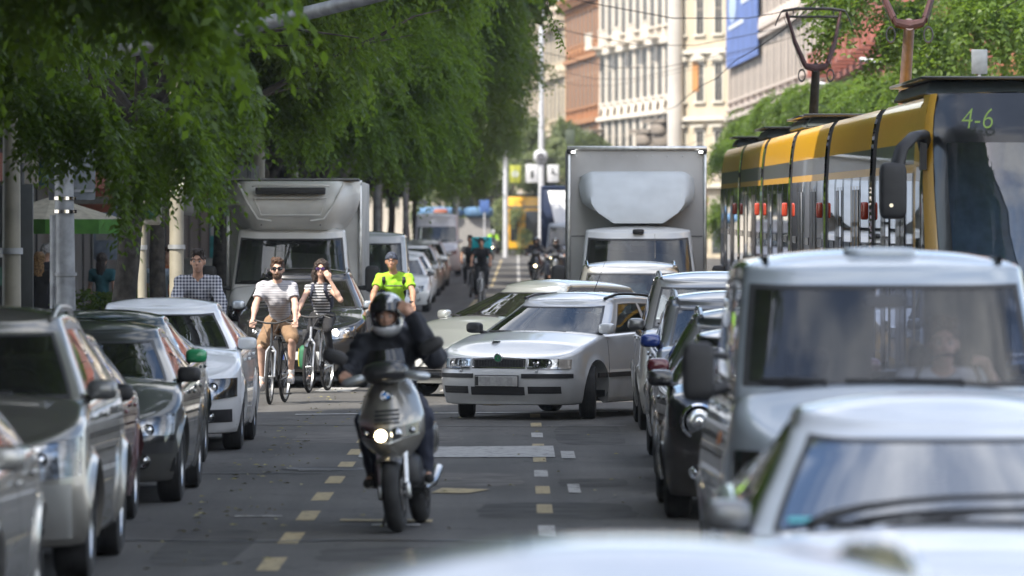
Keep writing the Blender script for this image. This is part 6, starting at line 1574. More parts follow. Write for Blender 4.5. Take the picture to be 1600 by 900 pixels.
# ------------------------------------------------------------------ people on the pavement and in the van
def stand_j(h=1.75, walk=.0, arm=0):
    k = h / 1.75; J = {'pelvis': (0, 0, .95), 'waist': (0, 0, 1.10), 'chest': (0, 0, 1.30), 'neck': (0, .01, 1.47), 'head': (0, 0, 1.63)}
    for sd, q in (('L', 1), ('R', -1)):
        w_ = walk * q
        J.update({'sh' + sd: (q * .185, .01, 1.42), 'el' + sd: (q * .25, .02 - w_ * .5, 1.14), 'wr' + sd: (q * .26, -.06 - w_, .90), 'hip' + sd: (q * .09, 0, .92), 'kn' + sd: (q * .10, -.03 + w_ * .6, .50), 'an' + sd: (q * .10, .03 + w_, .08), 'toe' + sd: (q * .12, -.12 + w_, .04)})
    return {a: tuple(c * k for c in b) for a, b in J.items()}
def pedestrian(label, px, d, rz, hair, hs, top, bot, sk=SK, h=.016, ht=1.75, fem=False, sleeve=.5, legs=1.95, walk=.1, z=.12, skirt=None, back=None):
    root = thing('person', label, 'person', (gx(px, d), d, z), R(rz), 'people walking on the pavement')
    p = Person(root, stand_j(ht, walk), sk, h=h, female=fem, hands=('relax', 'relax')); p.hair(hair, hs)
    if not back: p.shirt(top, sleeve=sleeve, off=.015)
    else:      # backless top
        p.shirt(top, sleeve=0, off=.012).name = 'top'
    if skirt:
        zz = p.J['waist'][2]; m = MB(); P_ = []
        for v in lin(0, 1, 12):
            r_ = .14 + .16 * v ** .8; P_.append([((r_ + .015 * math.sin(9 * a) * v) * math.cos(a), (r_ * .85 + .015 * math.sin(9 * a) * v) * math.sin(a), zz - .75 * v) for a in lin(0, 2 * math.pi, 49)])
        m.grid(P_); m.obj('skirt', skirt, root, ang=180)
    else: p.legwear(bot, length=legs)
    p.shoes(cloth('dark_shoes', (.04, .04, .04))); return root
BT = cloth('black_tee', (.012, .012, .014))
pedestrian('blond woman with bare back and black skirt walking away on the pavement', 62, 88, 172, HAIRL, 'long', cloth('black_top', (.01, .01, .01)), None, sk=skin('warm_skin', (.5, .27, .17)), ht=1.72, fem=True, skirt=cloth('black_skirt', (.01, .01, .012)), back=True)
pedestrian('grey-haired man in dark shirt walking ahead of the blond woman', 72, 93, 165, HAIRG, 'short', cloth('dark_shirt', (.02, .022, .03)), cloth('grey_trousers', (.06, .06, .065)), ht=1.84)
pedestrian('person in a pale top standing in the shade by the shop front', 250, 92, 20, HAIRD, 'short', cloth('pale_blue_top', (.35, .42, .5)), cloth('dark_jeans', (.03, .04, .07)), ht=1.7, walk=.05)
pedestrian('person in dark clothes under the green parasol', 160, 96, 160, HAIRD, 'long', cloth('teal_top', (.03, .12, .14)), cloth('dark_jeans', (.03, .04, .07)), ht=1.68, fem=True, walk=.06)
pedestrian('person in an orange top beyond the traffic light', 262, 104, -15, HAIRB, 'short', cloth('orange_top', (.45, .14, .05)), cloth('grey_trousers', (.06, .06, .065)), ht=1.75, walk=.1)
# driver of the van
vx, vy = VAN.location.x, VAN.location.y
root = thing('person', 'driver of the pale van leaning one arm by the window', 'person', (vx + .36, vy + 1.72, .12))
J = {'pelvis': (0, .30, .62), 'waist': (0, .30, .80), 'chest': (0, .24, 1.04), 'neck': (0, .18, 1.22), 'head': (0, .12, 1.37)}
for sd, q in (('L', 1), ('R', -1)):
    J.update({'sh' + sd: (q * .19, .2, 1.16), 'el' + sd: (q * .27, .0, .94), 'wr' + sd: (q * .16, -.22, 1.08), 'hip' + sd: (q * .1, .25, .6), 'kn' + sd: (q * .14, -.15, .62), 'an' + sd: (q * .14, -.25, .25), 'toe' + sd: (q * .14, -.38, .22)})
J['elL'] = (.36, .02, 1.0); J['wrL'] = (.22, -.14, 1.24)
p = Person(root, J, SKP, h=.014); p.eyes(brow=HAIRB); p.hair(HAIRB, 'short'); p.shirt(cloth('light_tee', (.62, .62, .64)), sleeve=.55, off=.018); p.legwear(cloth('dark_jeans', (.03, .04, .07)), length=1.9)
# banner on the pinkish building, hung along its wall
th = bpk.rotation_euler.z; bx_ = 9.5; L_ = (Vector(pt(1294, 263)) - Vector(pt(1140, 336))).length
bn = thing('banner', 'large blue banner with pale figure and white lines on the pinkish facade', 'banner', bpk.location, th)
m = MB(); m.box((15.5, -.30, 15.2), (27, .06, 8.2)); m.obj('cloth', mat('banner_blue', (.07, .13, .36), .7, var=.15, scale=.5), bn, smooth=False)
WB = mat('banner_white', (.55, .6, .68), .7)
for k in range(4): MB().box((21, -.35, 16.4 - k * .62), (10, .03, .38)).obj('text_line', WB, bn, smooth=False)
MB().ell((8, -.35, 14.6), (3.4, .04, 1.0), nu=20).obj('pale_figure', mat('banner_pale', (.35, .45, .62), .7), bn); MB().box((11, -.35, 13.4), (13, .03, .25)).obj('text_line', WB, bn, smooth=False)
MB().box((12, -.35, 18.6), (14, .03, .5)).obj('orange_line', mat('banner_orange', (.6, .35, .22), .7), bn, smooth=False)

# ------------------------------------------------------------------ trees
def leaf_mat(name, c, tr=(.28, .45, .06), f=.45):
    m = bpy.data.materials.new(name); m.use_nodes = True; N, Lk = nodes(m); b = N['Principled BSDF']; b.inputs['Roughness'].default_value = .48; b.inputs['Specular IOR Level'].default_value = .4
    geo = N.new('ShaderNodeNewGeometry'); no = N.new('ShaderNodeTexNoise'); no.inputs['Scale'].default_value = .9; no.inputs['Detail'].default_value = 3
    tcn = N.new('ShaderNodeTexCoord'); Lk.new(tcn.outputs['Object'], no.inputs['Vector'])
    mxn = N.new('ShaderNodeMix'); mxn.data_type = 'RGBA'; mxn.inputs[6].default_value = (*[q * .62 for q in c], 1); mxn.inputs[7].default_value = (c[0] * 1.5, c[1] * 1.35, c[2] * 1.1, 1)
    mr = N.new('ShaderNodeMapRange'); mr.inputs['From Min'].default_value = .35; mr.inputs['From Max'].default_value = .65; 
    ad = N.new('ShaderNodeMath'); ad.operation = 'MULTIPLY_ADD'; ad.inputs[1].default_value = .35; Lk.new(geo.outputs['Random Per Island'], ad.inputs[0]); Lk.new(no.outputs['Fac'], ad.inputs[2])
    sb = N.new('ShaderNodeMath'); sb.operation = 'SUBTRACT'; sb.inputs[1].default_value = .17; Lk.new(ad.outputs[0], sb.inputs[0]); Lk.new(sb.outputs[0], mr.inputs['Value']); Lk.new(mr.outputs[0], mxn.inputs['Factor'])
    Lk.new(mxn.outputs[2], b.inputs['Base Color'])
    t = N.new('ShaderNodeBsdfTranslucent'); t.inputs['Color'].default_value = (*tr, 1); mx_ = N.new('ShaderNodeMixShader'); mx_.inputs[0].default_value = f
    o = N['Material Output']; Lk.new(b.outputs[0], mx_.inputs[1]); Lk.new(t.outputs[0], mx_.inputs[2]); Lk.new(mx_.outputs[0], o.inputs[0]); return m
LEAF = leaf_mat('leaf_green', (.038, .074, .009), (.24, .38, .03), .38); LEAFB = leaf_mat('leaf_sunlit_green', (.062, .118, .012), (.28, .44, .04), .42); LEAFR = leaf_mat('leaf_bright_green', (.075, .135, .024), (.26, .40, .04), .45); LEAFF = leaf_mat('leaf_hazed_green', (.13, .17, .08), (.2, .27, .1), .35)  # LEAFB carries painted sunlight, LEAFF is paled to stand for sun and haze
def leaflets(base, d, n, L, W, rs, droop=.5):
    """sprays: base (N,3), unit direction d (N,3) ; n leaflets each"""
    Ns = len(base); k = np.arange(n); t = (k // 2 + .5) / ((n + 1) // 2); sgn = np.where(k % 2, 1.0, -1.0)
    up = np.array([0, 0, 1.0]); side = np.cross(d, up); side /= np.linalg.norm(side, axis=1)[:, None] + 1e-6
    R_ = L * 3.4 * (.8 + .4 * rs.rand(Ns, 1, 1))
    pos = base[:, None] + d[:, None] * t[None, :, None] * R_ + np.array([0, 0, -1.0]) * (t ** 2)[None, :, None] * R_ * .45
    ld = side[:, None] * sgn[None, :, None] * .85 + d[:, None] * .55 + np.array([0, 0, -droop]) + rs.normal(0, .22, (Ns, n, 3)); ld /= np.linalg.norm(ld, axis=2)[..., None]
    nm = np.cross(ld, d[:, None] + rs.normal(0, .35, (Ns, n, 3))); nm /= np.linalg.norm(nm, axis=2)[..., None] + 1e-6
    wd = np.cross(ld, nm); wd /= np.linalg.norm(wd, axis=2)[..., None] + 1e-6
    l = L * (.75 + .5 * rs.rand(Ns, n, 1)); w_ = W * (.8 + .4 * rs.rand(Ns, n, 1))
    Vv = np.stack([pos, pos + ld * l * .45 + wd * w_ * .5, pos + ld * l + nm * l * .1, pos + ld * l * .45 - wd * w_ * .5], 2)
    return Vv.reshape(-1, 3)
def quads_mesh(name, V, m):
    n = len(V); me = bpy.data.meshes.new(name); me.vertices.add(n); me.vertices.foreach_set('co', V.astype(np.float32).ravel()); me.loops.add(n); me.loops.foreach_set('vertex_index', np.arange(n, dtype=np.int32))
    me.polygons.add(n // 4); me.polygons.foreach_set('loop_start', np.arange(0, n, 4, dtype=np.int32)); me.polygons.foreach_set('loop_total', np.full(n // 4, 4, np.int32)); me.materials.append(m); me.update(calc_edges=True); return me
def crown(name, m, seed, zb=2.6, zt=13, r=(4.2, 4.2), strands=700, L=.055, W=.024, hang=1.0, lowbias=.6, rlow=.62, split=7.0, nsp=12, nl=11, up=True, inner=.35):
    rs = np.random.RandomState(seed); out = []
    def batch(S_, z0, z1, L, W, nsp, nl):
        # clump attractors make the outline uneven
        nc = max(6, S_ // 26); ph = rs.rand(nc) * 2 * math.pi; zz = z0 + (z1 - z0) * rs.rand(nc); rr = inner + (1 - inner) * rs.rand(nc) ** .55
        q = rs.randint(nc, size=S_); a = ph[q] + rs.normal(0, .15, S_); z = zz[q] + rs.normal(0, .22, S_); rad = rr[q] + rs.normal(0, .05, S_)
        f = np.clip((z - zb) / (zt - zb), 0, 1); prof = (rlow + (1 - rlow) * np.minimum(1, f / .35)) * np.sqrt(np.clip(1 - np.clip((f - .45) / .57, 0, 1) ** 2.2, 0.02, 1))
        x = np.cos(a) * rad * r[0] * prof; y = np.sin(a) * rad * r[1] * prof; P0 = np.stack([x, y, z], 1)
        hd = np.stack([np.cos(a), np.sin(a), np.full(S_, .15)], 1) + rs.normal(0, .25, (S_, 3)); ln = hang * (.5 + .7 * rs.rand(S_))
        t = np.linspace(0, 1, nsp)
        pts = P0[:, None] + hd[:, None] * (t * .55)[None, :, None] * ln[:, None, None] + np.array([0, 0, -1.0]) * ((t ** 1.8) * .60)[None, :, None] * ln[:, None, None]
        tg = hd[:, None] * .7 + np.array([0, 0, -1.0]) * (1.2 * t ** .8)[None, :, None]; tg /= np.linalg.norm(tg, axis=2)[..., None]
        dd = tg + rs.normal(0, .55, (S_, nsp, 3)); dd /= np.linalg.norm(dd, axis=2)[..., None]
        out.append(leaflets(pts.reshape(-1, 3), dd.reshape(-1, 3), nl, L, W, rs)); return P0
    P0 = batch(strands, zb + .3, min(split, zt), L, W, nsp, nl)
    if zt > split and up: batch(int(strands * .45), split, zt - .3, L * 2.2, W * 2.6, nsp, 7)
    return quads_mesh(name, np.concatenate(out), m), P0
def trunk(root, h, r0, mt, lean=(0, 0), seed=0, limbs=7, spread=3.0, top=9.0):
    rs = random.Random(seed); m = MB(); pts = [(lean[0] * q ** 1.5 + .05 * math.sin(5 * q + seed), lean[1] * q, h * q) for q in lin(0, 1, 7)]
    m.tube(pts, [r0 * (1.25 if i == 0 else 1 - .35 * i / 6) for i in range(7)], 14)
    m.obj('trunk', mt, root, ang=180)
    e = pts[-1]
    for k in range(limbs):
        a = 2 * math.pi * (k + rs.random() * .5) / limbs; s_ = spread * (.7 + .5 * rs.random()); z1 = top * (.55 + .4 * rs.random()); q = [(e[0], e[1], e[2] - .25 - .1 * k / limbs)]
        for t in (.33, .66, 1): q.append((e[0] + math.cos(a) * s_ * t ** .8, e[1] + math.sin(a) * s_ * t ** .8, e[2] + (z1 - e[2]) * t ** 1.1 + .2 * math.sin(3 * t + k)))
        lm = MB(); lm.tube(q, [r0 * .55, r0 * .4, r0 * .26, r0 * .1], 8)
        for j in range(3): 
            b = Vector(q[1 + j % 3]); d_ = Vector((math.cos(a + rs.uniform(-1.2, 1.2)), math.sin(a + rs.uniform(-1.2, 1.2)), rs.uniform(.0, .7))) * 1.5
            lm.tube([b, b + d_ * .5, b + d_ + Vector((0, 0, -.15))], [r0 * .2, r0 * .12, r0 * .04], 6)
        lm.obj('limb', mt, root, ang=180)
BARK = mat('bark', (.055, .048, .040), .9, var=.35, scale=9, bump=.8, bscale=22); BARKP = mat('pale_bark', (.20, .18, .15), .9, var=.35, scale=6, bump=.5, bscale=18)
TG = 'street trees along the left pavement'
cA, _ = crown('crown', LEAF, 1, zb=3.5, zt=12, r=(3.5, 4.4), strands=950, L=.085, W=.036, rlow=.66, split=5.6, inner=.25)
cB, _ = crown('crown', LEAFB, 2, zb=4.05, zt=13, r=(4.2, 4.3), strands=1150, L=.125, W=.055, rlow=.70, split=7.5, inner=.35, hang=1.2)
cC, _ = crown('crown', LEAF, 3, zb=4.0, zt=14, r=(5.1, 5.2), strands=1300, L=.14, W=.065, rlow=.55, split=10, nsp=10, nl=9, inner=.4, hang=1.4)
def tree(name, label, x, y, cm, rot, sc=1, mt=BARK, r0=.15, lean=(0, 0), grp=TG, hh=3.4, z=.12, sp=3, top=9, zs=None):
    root = thing(name, label, 'tree', (x, y, gz(y) + z), 0, grp); trunk(root, hh, r0, mt, lean, seed=int(y), spread=sp * sc, top=top * sc)
    linkmesh('crown', cm, root, rot=(0, 0, R(rot)), sc=(sc, sc, zs or sc)); return root
NT = tree('street_tree', 'near street tree drooping over the silver and charcoal parked cars', -6.15, 50.5, cA, 0, .95, zs=1.13)
rs = np.random.RandomState(31); bs, ds = [], []
def hangs(lst, d0=50, spread=9):
    for (pa, ya, pb, yb) in lst:
        dd_ = d0 + rs.uniform(-1.5, 1.5)
        for j in range(spread):
            ox, oy = rs.normal(0, .10), rs.normal(0, .35); n_ = 16
            e = rs.uniform(.55, 1)
            for q in np.linspace(0, e, n_):
                x = gx(pa + (pb - pa) * q ** .7, dd_) + ox * (1 - .4 * q); z = hz(ya + (yb - ya) * q, dd_); bs.append((x - NT.location.x, dd_ + oy - NT.location.y, z - NT.location.z))
                v = rs.normal(0, .6, 3) + np.array([.25, 0, -.85]); ds.append(v / np.linalg.norm(v))
hangs([(300, 130, 345, 345), (285, 150, 318, 300), (262, 170, 292, 270), (330, 90, 385, 235), (205, 200, 222, 365), (225, 190, 250, 305), (120, 130, 112, 262), (58, 130, 62, 250), (75, 110, 80, 215), (10, 60, 12, 165), (150, 150, 170, 250), (340, 60, 398, 180), (240, 150, 262, 245)])
linkmesh('hanging_sprays', quads_mesh('hanging_sprays', leaflets(np.array(bs), np.array(ds), 9, .075, .033, rs), LEAF), NT)
tree('street_tree', 'dark leaning tree trunk beside the light grey mast', -4.45, 62.6, cA, 140, .80, zs=1.36, r0=.15, lean=(.35, 0), hh=3.4)
tree('street_tree', 'tree beside the near parked cars, its crown above the picture', -5.4, 39.5, cB, 200, 1.0, r0=.13)
tree('street_tree', 'tree by the charcoal car, its crown above the picture', -5.7, 45.2, cB, 300, 1.0, r0=.13, zs=1.65)
tree('street_tree', 'tree at the head of the parked row, its crown above the picture', -5.4, 29, cB, 100, 1.0, r0=.13)
labs = ['street tree with bright hanging sprays over the refrigerated lorry', 'street tree just beyond the refrigerated lorry', 'street tree above the green-shirted cyclist', 'tall street tree before the far parked cars', 'street tree with pale trunk near the advertising column', 'broad tree leaning over the far white cars', 'broad tree beside the tall white van', 'dark tree whose crown edge meets the pale facades', 'far broad tree over the end of the parked row', 'farthest tree of the left row', 'tree past the end of the parked row']
for i, (y, cm, sc, x) in enumerate([(84.5, cB, .98, -5.3), (99, cB, 1.0, -5.2), (114, cB, 1.03, -5.0), (128, cB, 1.06, -5.2), (145, cC, .88, -5.1), (163, cC, .95, -5.2), (183, cC, 1.0, -5.0), (205, cC, 1.0, -5.0), (230, cC, .98, -5.1), (258, cC, .95, -5.0), (290, cC, .9, -5.2)]):
    tree('street_tree', labs[i], x, y, cm, 47 * i + 20, sc, mt=BARKP if i in (4, 2, 5) else BARK, r0=.14 + .02 * (i % 3))
cD, _ = crown('crown', LEAFR, 4, zb=1.6, zt=7.8, r=(3.1, 3.6), strands=1000, L=.10, W=.055, rlow=.6, split=9, nsp=9, nl=8, inner=.35, hang=.8)
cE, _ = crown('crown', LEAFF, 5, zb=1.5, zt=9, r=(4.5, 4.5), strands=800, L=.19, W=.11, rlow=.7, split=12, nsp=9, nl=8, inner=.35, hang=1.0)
RG = 'bright trees beyond the tram'
for i, (y, x, sc, lb_) in enumerate([(102, 8.7, 1.12, 'bright yellow-green tree at the right edge behind the tram nose'), (116, 11.2, 1.05, 'bright tree between the right edge and the near pantograph'), (131, 9.8, .90, 'sunlit tree behind the nearer tram pantograph'), (148, 9.6, .90, 'green tree between the two pantographs'), (166, 9.5, .90, 'green tree directly behind the farther pantograph'), (184, 9.4, .88, 'green tree just left of the farther pantograph mast'), (203, 9.3, .82, 'last green tree over the tail of the tram')]):
    tree('street_tree', lb_, x, y, cD, 70 * i, sc, grp=RG, r0=.12, hh=2.4, sp=1.8, top=5, z=0, zs={131: .76, 148: .80, 166: .84}.get(y, sc))
FG = 'greyish trees at the end of the street'
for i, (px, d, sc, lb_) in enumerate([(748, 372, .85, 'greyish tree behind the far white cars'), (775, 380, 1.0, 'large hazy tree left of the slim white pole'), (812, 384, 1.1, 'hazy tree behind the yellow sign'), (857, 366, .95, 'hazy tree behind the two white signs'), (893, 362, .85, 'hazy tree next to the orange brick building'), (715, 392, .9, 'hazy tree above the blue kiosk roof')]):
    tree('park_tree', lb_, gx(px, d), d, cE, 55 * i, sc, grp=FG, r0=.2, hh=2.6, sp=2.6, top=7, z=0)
# a thin spray hanging into the picture from a branch high above the road
rs = np.random.RandomState(9); tb = lambda px, py, d=58: (gx(px, d), d, hz(py, d))
sp_ = thing('overhanging_branch', 'thin twig with small leaves hanging at the top centre above the far street', 'branch', tb(853, 0))
o0 = np.array(tb(853, 0)); tw = [np.array(tb(a, b)) - o0 for a, b in ((848, -90), (852, -20), (856, 10), (863, 30), (876, 58))]
MB().tube([tuple(q) for q in tw], [.008, .005, .004, .003, .002], 5).obj('twig', BARK, sp_)
tp = np.array([tw[2] * (1 - q) + tw[3] * q for q in lin(.3, 1, 4)] + [tw[3] * (1 - q) + tw[4] * q for q in lin(0, 1, 5)]); dd = rs.normal(0, .5, (9, 3)) + np.array([.2, 0, -.9]); dd /= np.linalg.norm(dd, axis=1)[:, None]
linkmesh('leaves', quads_mesh('leaves', leaflets(tp, dd, 9, .05, .022, rs), LEAF), sp_)

# ------------------------------------------------------------------ tram
YEL = mat('tram_yellow', (.80, .42, .02), .35, coat=.5, var=.03, ctrough=.05); TGREY = mat('tram_grey', (.11, .115, .12), .3, coat=.6); TGL = glass_mat('tram_glass', .035, (.75, .85, .9), 1.5)
TDK = mat('tram_black', (.012, .013, .015), .3, coat=.35); TRF = mat('tram_roof_unit', (.035, .045, .045), .5)
TP = [(1.12, .32), (1.18, .55), (1.2, .9), (1.2, 2.70), (1.195, 2.80), (1.19, 2.88), (1.18, 3.10), (1.165, 3.25), (1.145, 3.38), (1.12, 3.47), (1.07, 3.54), (.4, 3.575), (0, 3.58)]
def tw_(z): return float(np.interp(z, [p[1] for p in TP[:11]], [p[0] for p in TP[:11]]))
tram = thing('tram', 'long yellow articulated tram with route board 4-6 on the right track', 'tram', (4.92, 51.2, 0)); tram.rotation_euler = (R(.32), 0, 0); tram.scale = (1, 1, .955)
def side_band(y0, y1, z0, z1, m, name, par, off=0.0, sg=(-1, 1), n=3):
    for s_ in sg:
        zz = sorted(set([z0, z1] + [p[1] for p in TP if z0 < p[1] < z1])); P = [[(s_ * (tw_(z) + off), y, z) for z in zz] for y in lin(y0, y1, n)]
        P = [[(s_ * (tw_(zz[0]) - .03), y, zz[0])] + row + [(s_ * (tw_(zz[-1]) - .03), y, zz[-1])] for y, row in zip(lin(y0, y1, n), P)]
        MB().grid(P).obj(name, m, par)
NM = 6; ml = 7.97; gap = 1.0
for k in range(NM):
    y0 = 2.3 if k == 0 else k * (ml + gap) + 0.0; y1 = k * (ml + gap) + ml; ztop = 3.58
    sec = bpy.data.objects.new('carriage_section', None); COL.objects.link(sec); setpar(sec, tram)
    # shell: lower skirt, roof arch, pillars
    sh = MB()
    for s_ in (-1, 1):
        sh.grid([[(s_ * x, y, z) for (x, z) in TP[:3]] for y in (y0, y1)])
    sh.obj('skirt', YEL, sec); rf = MB()
    full = [(-x, z) for (x, z) in TP[6:]] + [(x, z) for (x, z) in TP[6:-1][::-1]]
    rf.grid([[(x, y, z) for (x, z) in full] for y in (y0, y1)]); rf.obj('roof', YEL, sec, ang=60)
    side_band(y0, y1, 2.885, 3.10, TGREY, 'grey_band', sec); side_band(y0, y1, 2.80, 2.885, YEL, 'yellow_stripe', sec)
    side_band(y0, y1, .9, 2.80, TGL, 'window_band', sec)
    nd = 5; 
    for j in range(nd + 1):
        y = y0 + (y1 - y0) * j / nd
        side_band(y - .05, y + .05, .9, 2.80, mat('steel_pillar', (.02, .022, .025), .4), 'window_pillar', sec, .006, n=2)
    for j in (1, 3):
        yc = y0 + (y1 - y0) * (j + .5) / nd
        for e in (-.62, 0, .62): side_band(yc + e - .04, yc + e + .04, .4, 2.70, YEL if (k, j) == (1, 1) else TDK, 'door_frame', sec, .012, n=2)
        side_band(yc - .60, yc - .04, .5, 2.66, TDK if j == 1 else TGL, 'door_leaf', sec, .008, n=2); side_band(yc + .04, yc + .60, .5, 2.66, TDK, 'door_leaf', sec, .008, n=2)
    for j in (0, 2, 4):
        yc = y0 + (y1 - y0) * (j + .5) / nd; side_band(yc - .5, yc + .5, 1.95, 2.05, TGREY, 'window_rail', sec, .006, n=2)
    fl = MB(); fl.box((0, (y0 + y1) / 2, .42), (2.2, y1 - y0, .1)); fl.box((0, (y0 + y1) / 2, 3.05), (2.2, y1 - y0 - .1, .06)); fl.obj('floor', UND, sec, smooth=False)
    for j in range(4):
        for s_ in (-1, 1):
            st_ = MB(); st_.sbox((s_ * .75, y0 + 1.2 + j * 1.9, 1.1), (.36, .08, .42), .4); st_.sbox((s_ * .75, y0 + .98 + j * 1.9, .85), (.36, .25, .07), .4); st_.obj('seat', mat('tram_seat', (.06, .09, .12), .7), sec)
    for s_ in (-1, 1):
        if k > 0: MB().sbox((s_ * 1.25, y0 - .02, 2.42), (.04, .045, .10), .35).obj('side_lamp', mat('red_lamp', (.45, .05, .02), .25, coat=1, metal=.1), sec, ang=70)
    if k > 0:
        bl = MB(); fr = [(-x * .985, z) for (x, z) in TP[1:]] + [(x * .985, z) for (x, z) in TP[1:-1][::-1]]
        G = []
        for q in range(9): sc = 1.0 if q % 2 else .965; G.append([(x * sc, y0 - gap + gap * q / 8, (z - 1.8) * sc + 1.8) for (x, z) in fr])
        bl.grid(G); bl.obj('bellows', mat('bellows_rubber', (.018, .018, .02), .7), tram, ang=180)
    # roof units
    for (ya, yb) in {0: ((3.6, 8.3),), 2: ((25.9, 26.4),), 3: ((27.3, 31.0),), 4: ((38.5, 42.0),), 5: ((51.0, 53.0),)}.get(k, ()):
        u = MB(); w0, w1 = 1.0, .98
        u.add([(-w0, ya, 3.60), (w0, ya, 3.60), (w0, yb, 3.60), (-w0, yb, 3.60), (-w1 + .05, ya + .2, 3.74), (w1 - .05, ya + .2, 3.74), (w1 - .05, yb - .2, 3.74), (-w1 + .05, yb - .2, 3.74)], [(0, 3, 2, 1), (4, 5, 6, 7), (0, 1, 5, 4), (1, 2, 6, 5), (2, 3, 7, 6), (3, 0, 4, 7)])
        uo = u.obj('roof_unit', TRF, sec, bevel=.03); MB().box((0, (ya + yb) / 2, 3.765), (2.06, yb - ya, .035)).obj('unit_lid', TDK, uo, bevel=.01)
        MB().box((0, (ya + yb) / 2, 3.585), (1.8, yb - ya - .3, .06)).obj('unit_plinth', TDK, uo)
# nose
def nose(t, z, a=None):
    D = 1.25; n = 2.7; w_ = tw_(min(z, 3.50)); yf = float(np.interp(z, [.3, .7, 1.1, 1.9, 2.7, 3.2, 3.56], [.12, 0, .0, .10, .34, .62, 1.0]))
    if a is not None: t = D * (1 - max(0, 1 - a ** n) ** (1 / n)); x = a * w_
    else: x = w_ * max(0, 1 - ((D - t) / D) ** n) ** (1 / n) if t < D else w_
    return (x, t + yf * max(0, 1 - t / 2.0), z)
def ap1(z): return float(np.interp(z, [.9, 1.9, 2.6, 3.1, 3.5], [.86, .90, .925, .94, .95]))
def ap2(z): return float(np.interp(z, [.9, 1.9, 2.6, 3.1, 3.5], [.97, .985, .992, .995, .996]))
def nose_patch(z0, z1, cols, name, m, par, off=0, nz=10, mir=True):
    for s_ in ((-1, 1) if mir else (1,)):
        P = []
        for z in lin(z0, z1, nz): P.append([(s_ * p[0], p[1] - off, p[2]) for p in [nose(0, z, a=a) if k == 'a' else nose(a, z) for (k, a) in cols(z)]])
        MB().grid(P).obj(name, m, par, ang=70)
wsz = (1.12, 3.08)
front = bpy.data.objects.new('cab_front', None); COL.objects.link(front); setpar(front, tram)
full_a = lambda z: [('a', abs(v)) for v in lin(0, ap1(z), 12)]
nose_patch(*wsz, full_a, 'windscreen', glass_mat('tram_windscreen', .62, (.62, .78, .95), 1.6), front)
nose_patch(3.08, 3.56, full_a, 'display_band', TDK, front)
nose_patch(.34, 1.12, lambda z: [('a', v) for v in lin(0, ap2(z), 14)], 'lower_front', YEL, front)
nose_patch(1.12, 3.56, lambda z: [('a', v) for v in lin(ap1(z), ap2(z), 4)], 'front_pillar', YEL, front, off=.015, nz=24)
nose_patch(1.12, 3.08, lambda z: [('a', v) for v in lin(ap1(z) - .10, ap1(z) - .0, 3)], 'windscreen_edge', TDK, front, off=.006)
def side_cols(z): 
    t0 = 1.25 * (1 - max(0, 1 - ap2(z) ** 2.7) ** (1 / 2.7)); return [('t', v) for v in lin(t0, 2.3, 10)]
nose_patch(2.86, 3.56, side_cols, 'cheek', YEL, front, nz=12)
nose_patch(.34, 2.86, lambda z: [('t', v) for v in lin(1.95, 2.3, 4)], 'cheek_lower', YEL, front, nz=12)
nose_patch(.34, 1.15, side_cols, 'cheek_base', YEL, front)
def drv(z):
    t0 = 1.25 * (1 - max(0, 1 - ap2(z) ** 2.7) ** (1 / 2.7)); return [('t', v) for v in lin(t0, 1.95, 8)]
nose_patch(1.15, 2.86, drv, 'cab_side_window', glass_mat('cab_side_glass', .30, (.8, .9, .9)), front)
nose_patch(1.85, 1.93, drv, 'cab_window_rail', TDK, front, off=.0, nz=2)
rt = MB(); P = []
for z in (3.50, 3.56): pass
P = [[(s_ * nose(0, 3.56, a=v)[0], nose(0, 3.56, a=v)[1], 3.56 + .02 * (1 - v)) for s_, v in [(-1, q) for q in lin(.996, 0, 8)] + [(1, q) for q in lin(.1, .996, 7)]]]
P.append([(p[0], 2.3, 3.58) for p in P[0]]); rt.grid(P); rt.obj('front_roof', mat('front_roof_grey', (.30, .32, .34), .35, coat=.6), front)
lcd = mat('led_green', (.08, .14, .04), .5, emit=(.5, .75, .12), es=.10)
lettering('display_text', '4-6', .33, lcd, front, (-.72, .38, 3.06), (R(62), 0, R(-20)), bold=-.006, sc=(.72, 1, 1)).location = (-.70, .28, 3.06)
dt = bpy.data.objects['display_text']
a_ = .70 / 1.17; pp = nose(0, 3.24, a=a_); dt.location = (-.72, pp[1] - .05, 3.30)
for (tx, x, z, s_) in (('C', -.18, 3.40, .17), ('nep', -.12, 3.24, .17)):
    pp = nose(0, z, a=abs(x) / 1.17 + .01); lettering('display_text', tx, s_, lcd, front, (x, pp[1] - .06, z), (R(62), 0, R(-4)), bold=-.003)
MB().tube([(-.16, nose(0, 2.7, a=.05)[1] - .012, 2.74), (-.15, nose(0, 1.9, a=.05)[1] - .012, 1.9), (-.15, nose(0, 1.2, a=.05)[1] - .012, 1.15)], .004, 5).obj('windscreen_seam', TDK, front)
for (p0, p1, p2) in (((-.62, 1.10), (-.86, 1.60), (-1.0, 1.98)), ((-.5, 1.10), (-.80, 1.62), (-.92, 1.95))):
    MB().tube([(x, nose(0, z, a=min(.99, abs(x) / 1.2))[1] - .05, z) for x, z in (p0, p1, p2)], .014, 6).obj('wiper', BLK, front)
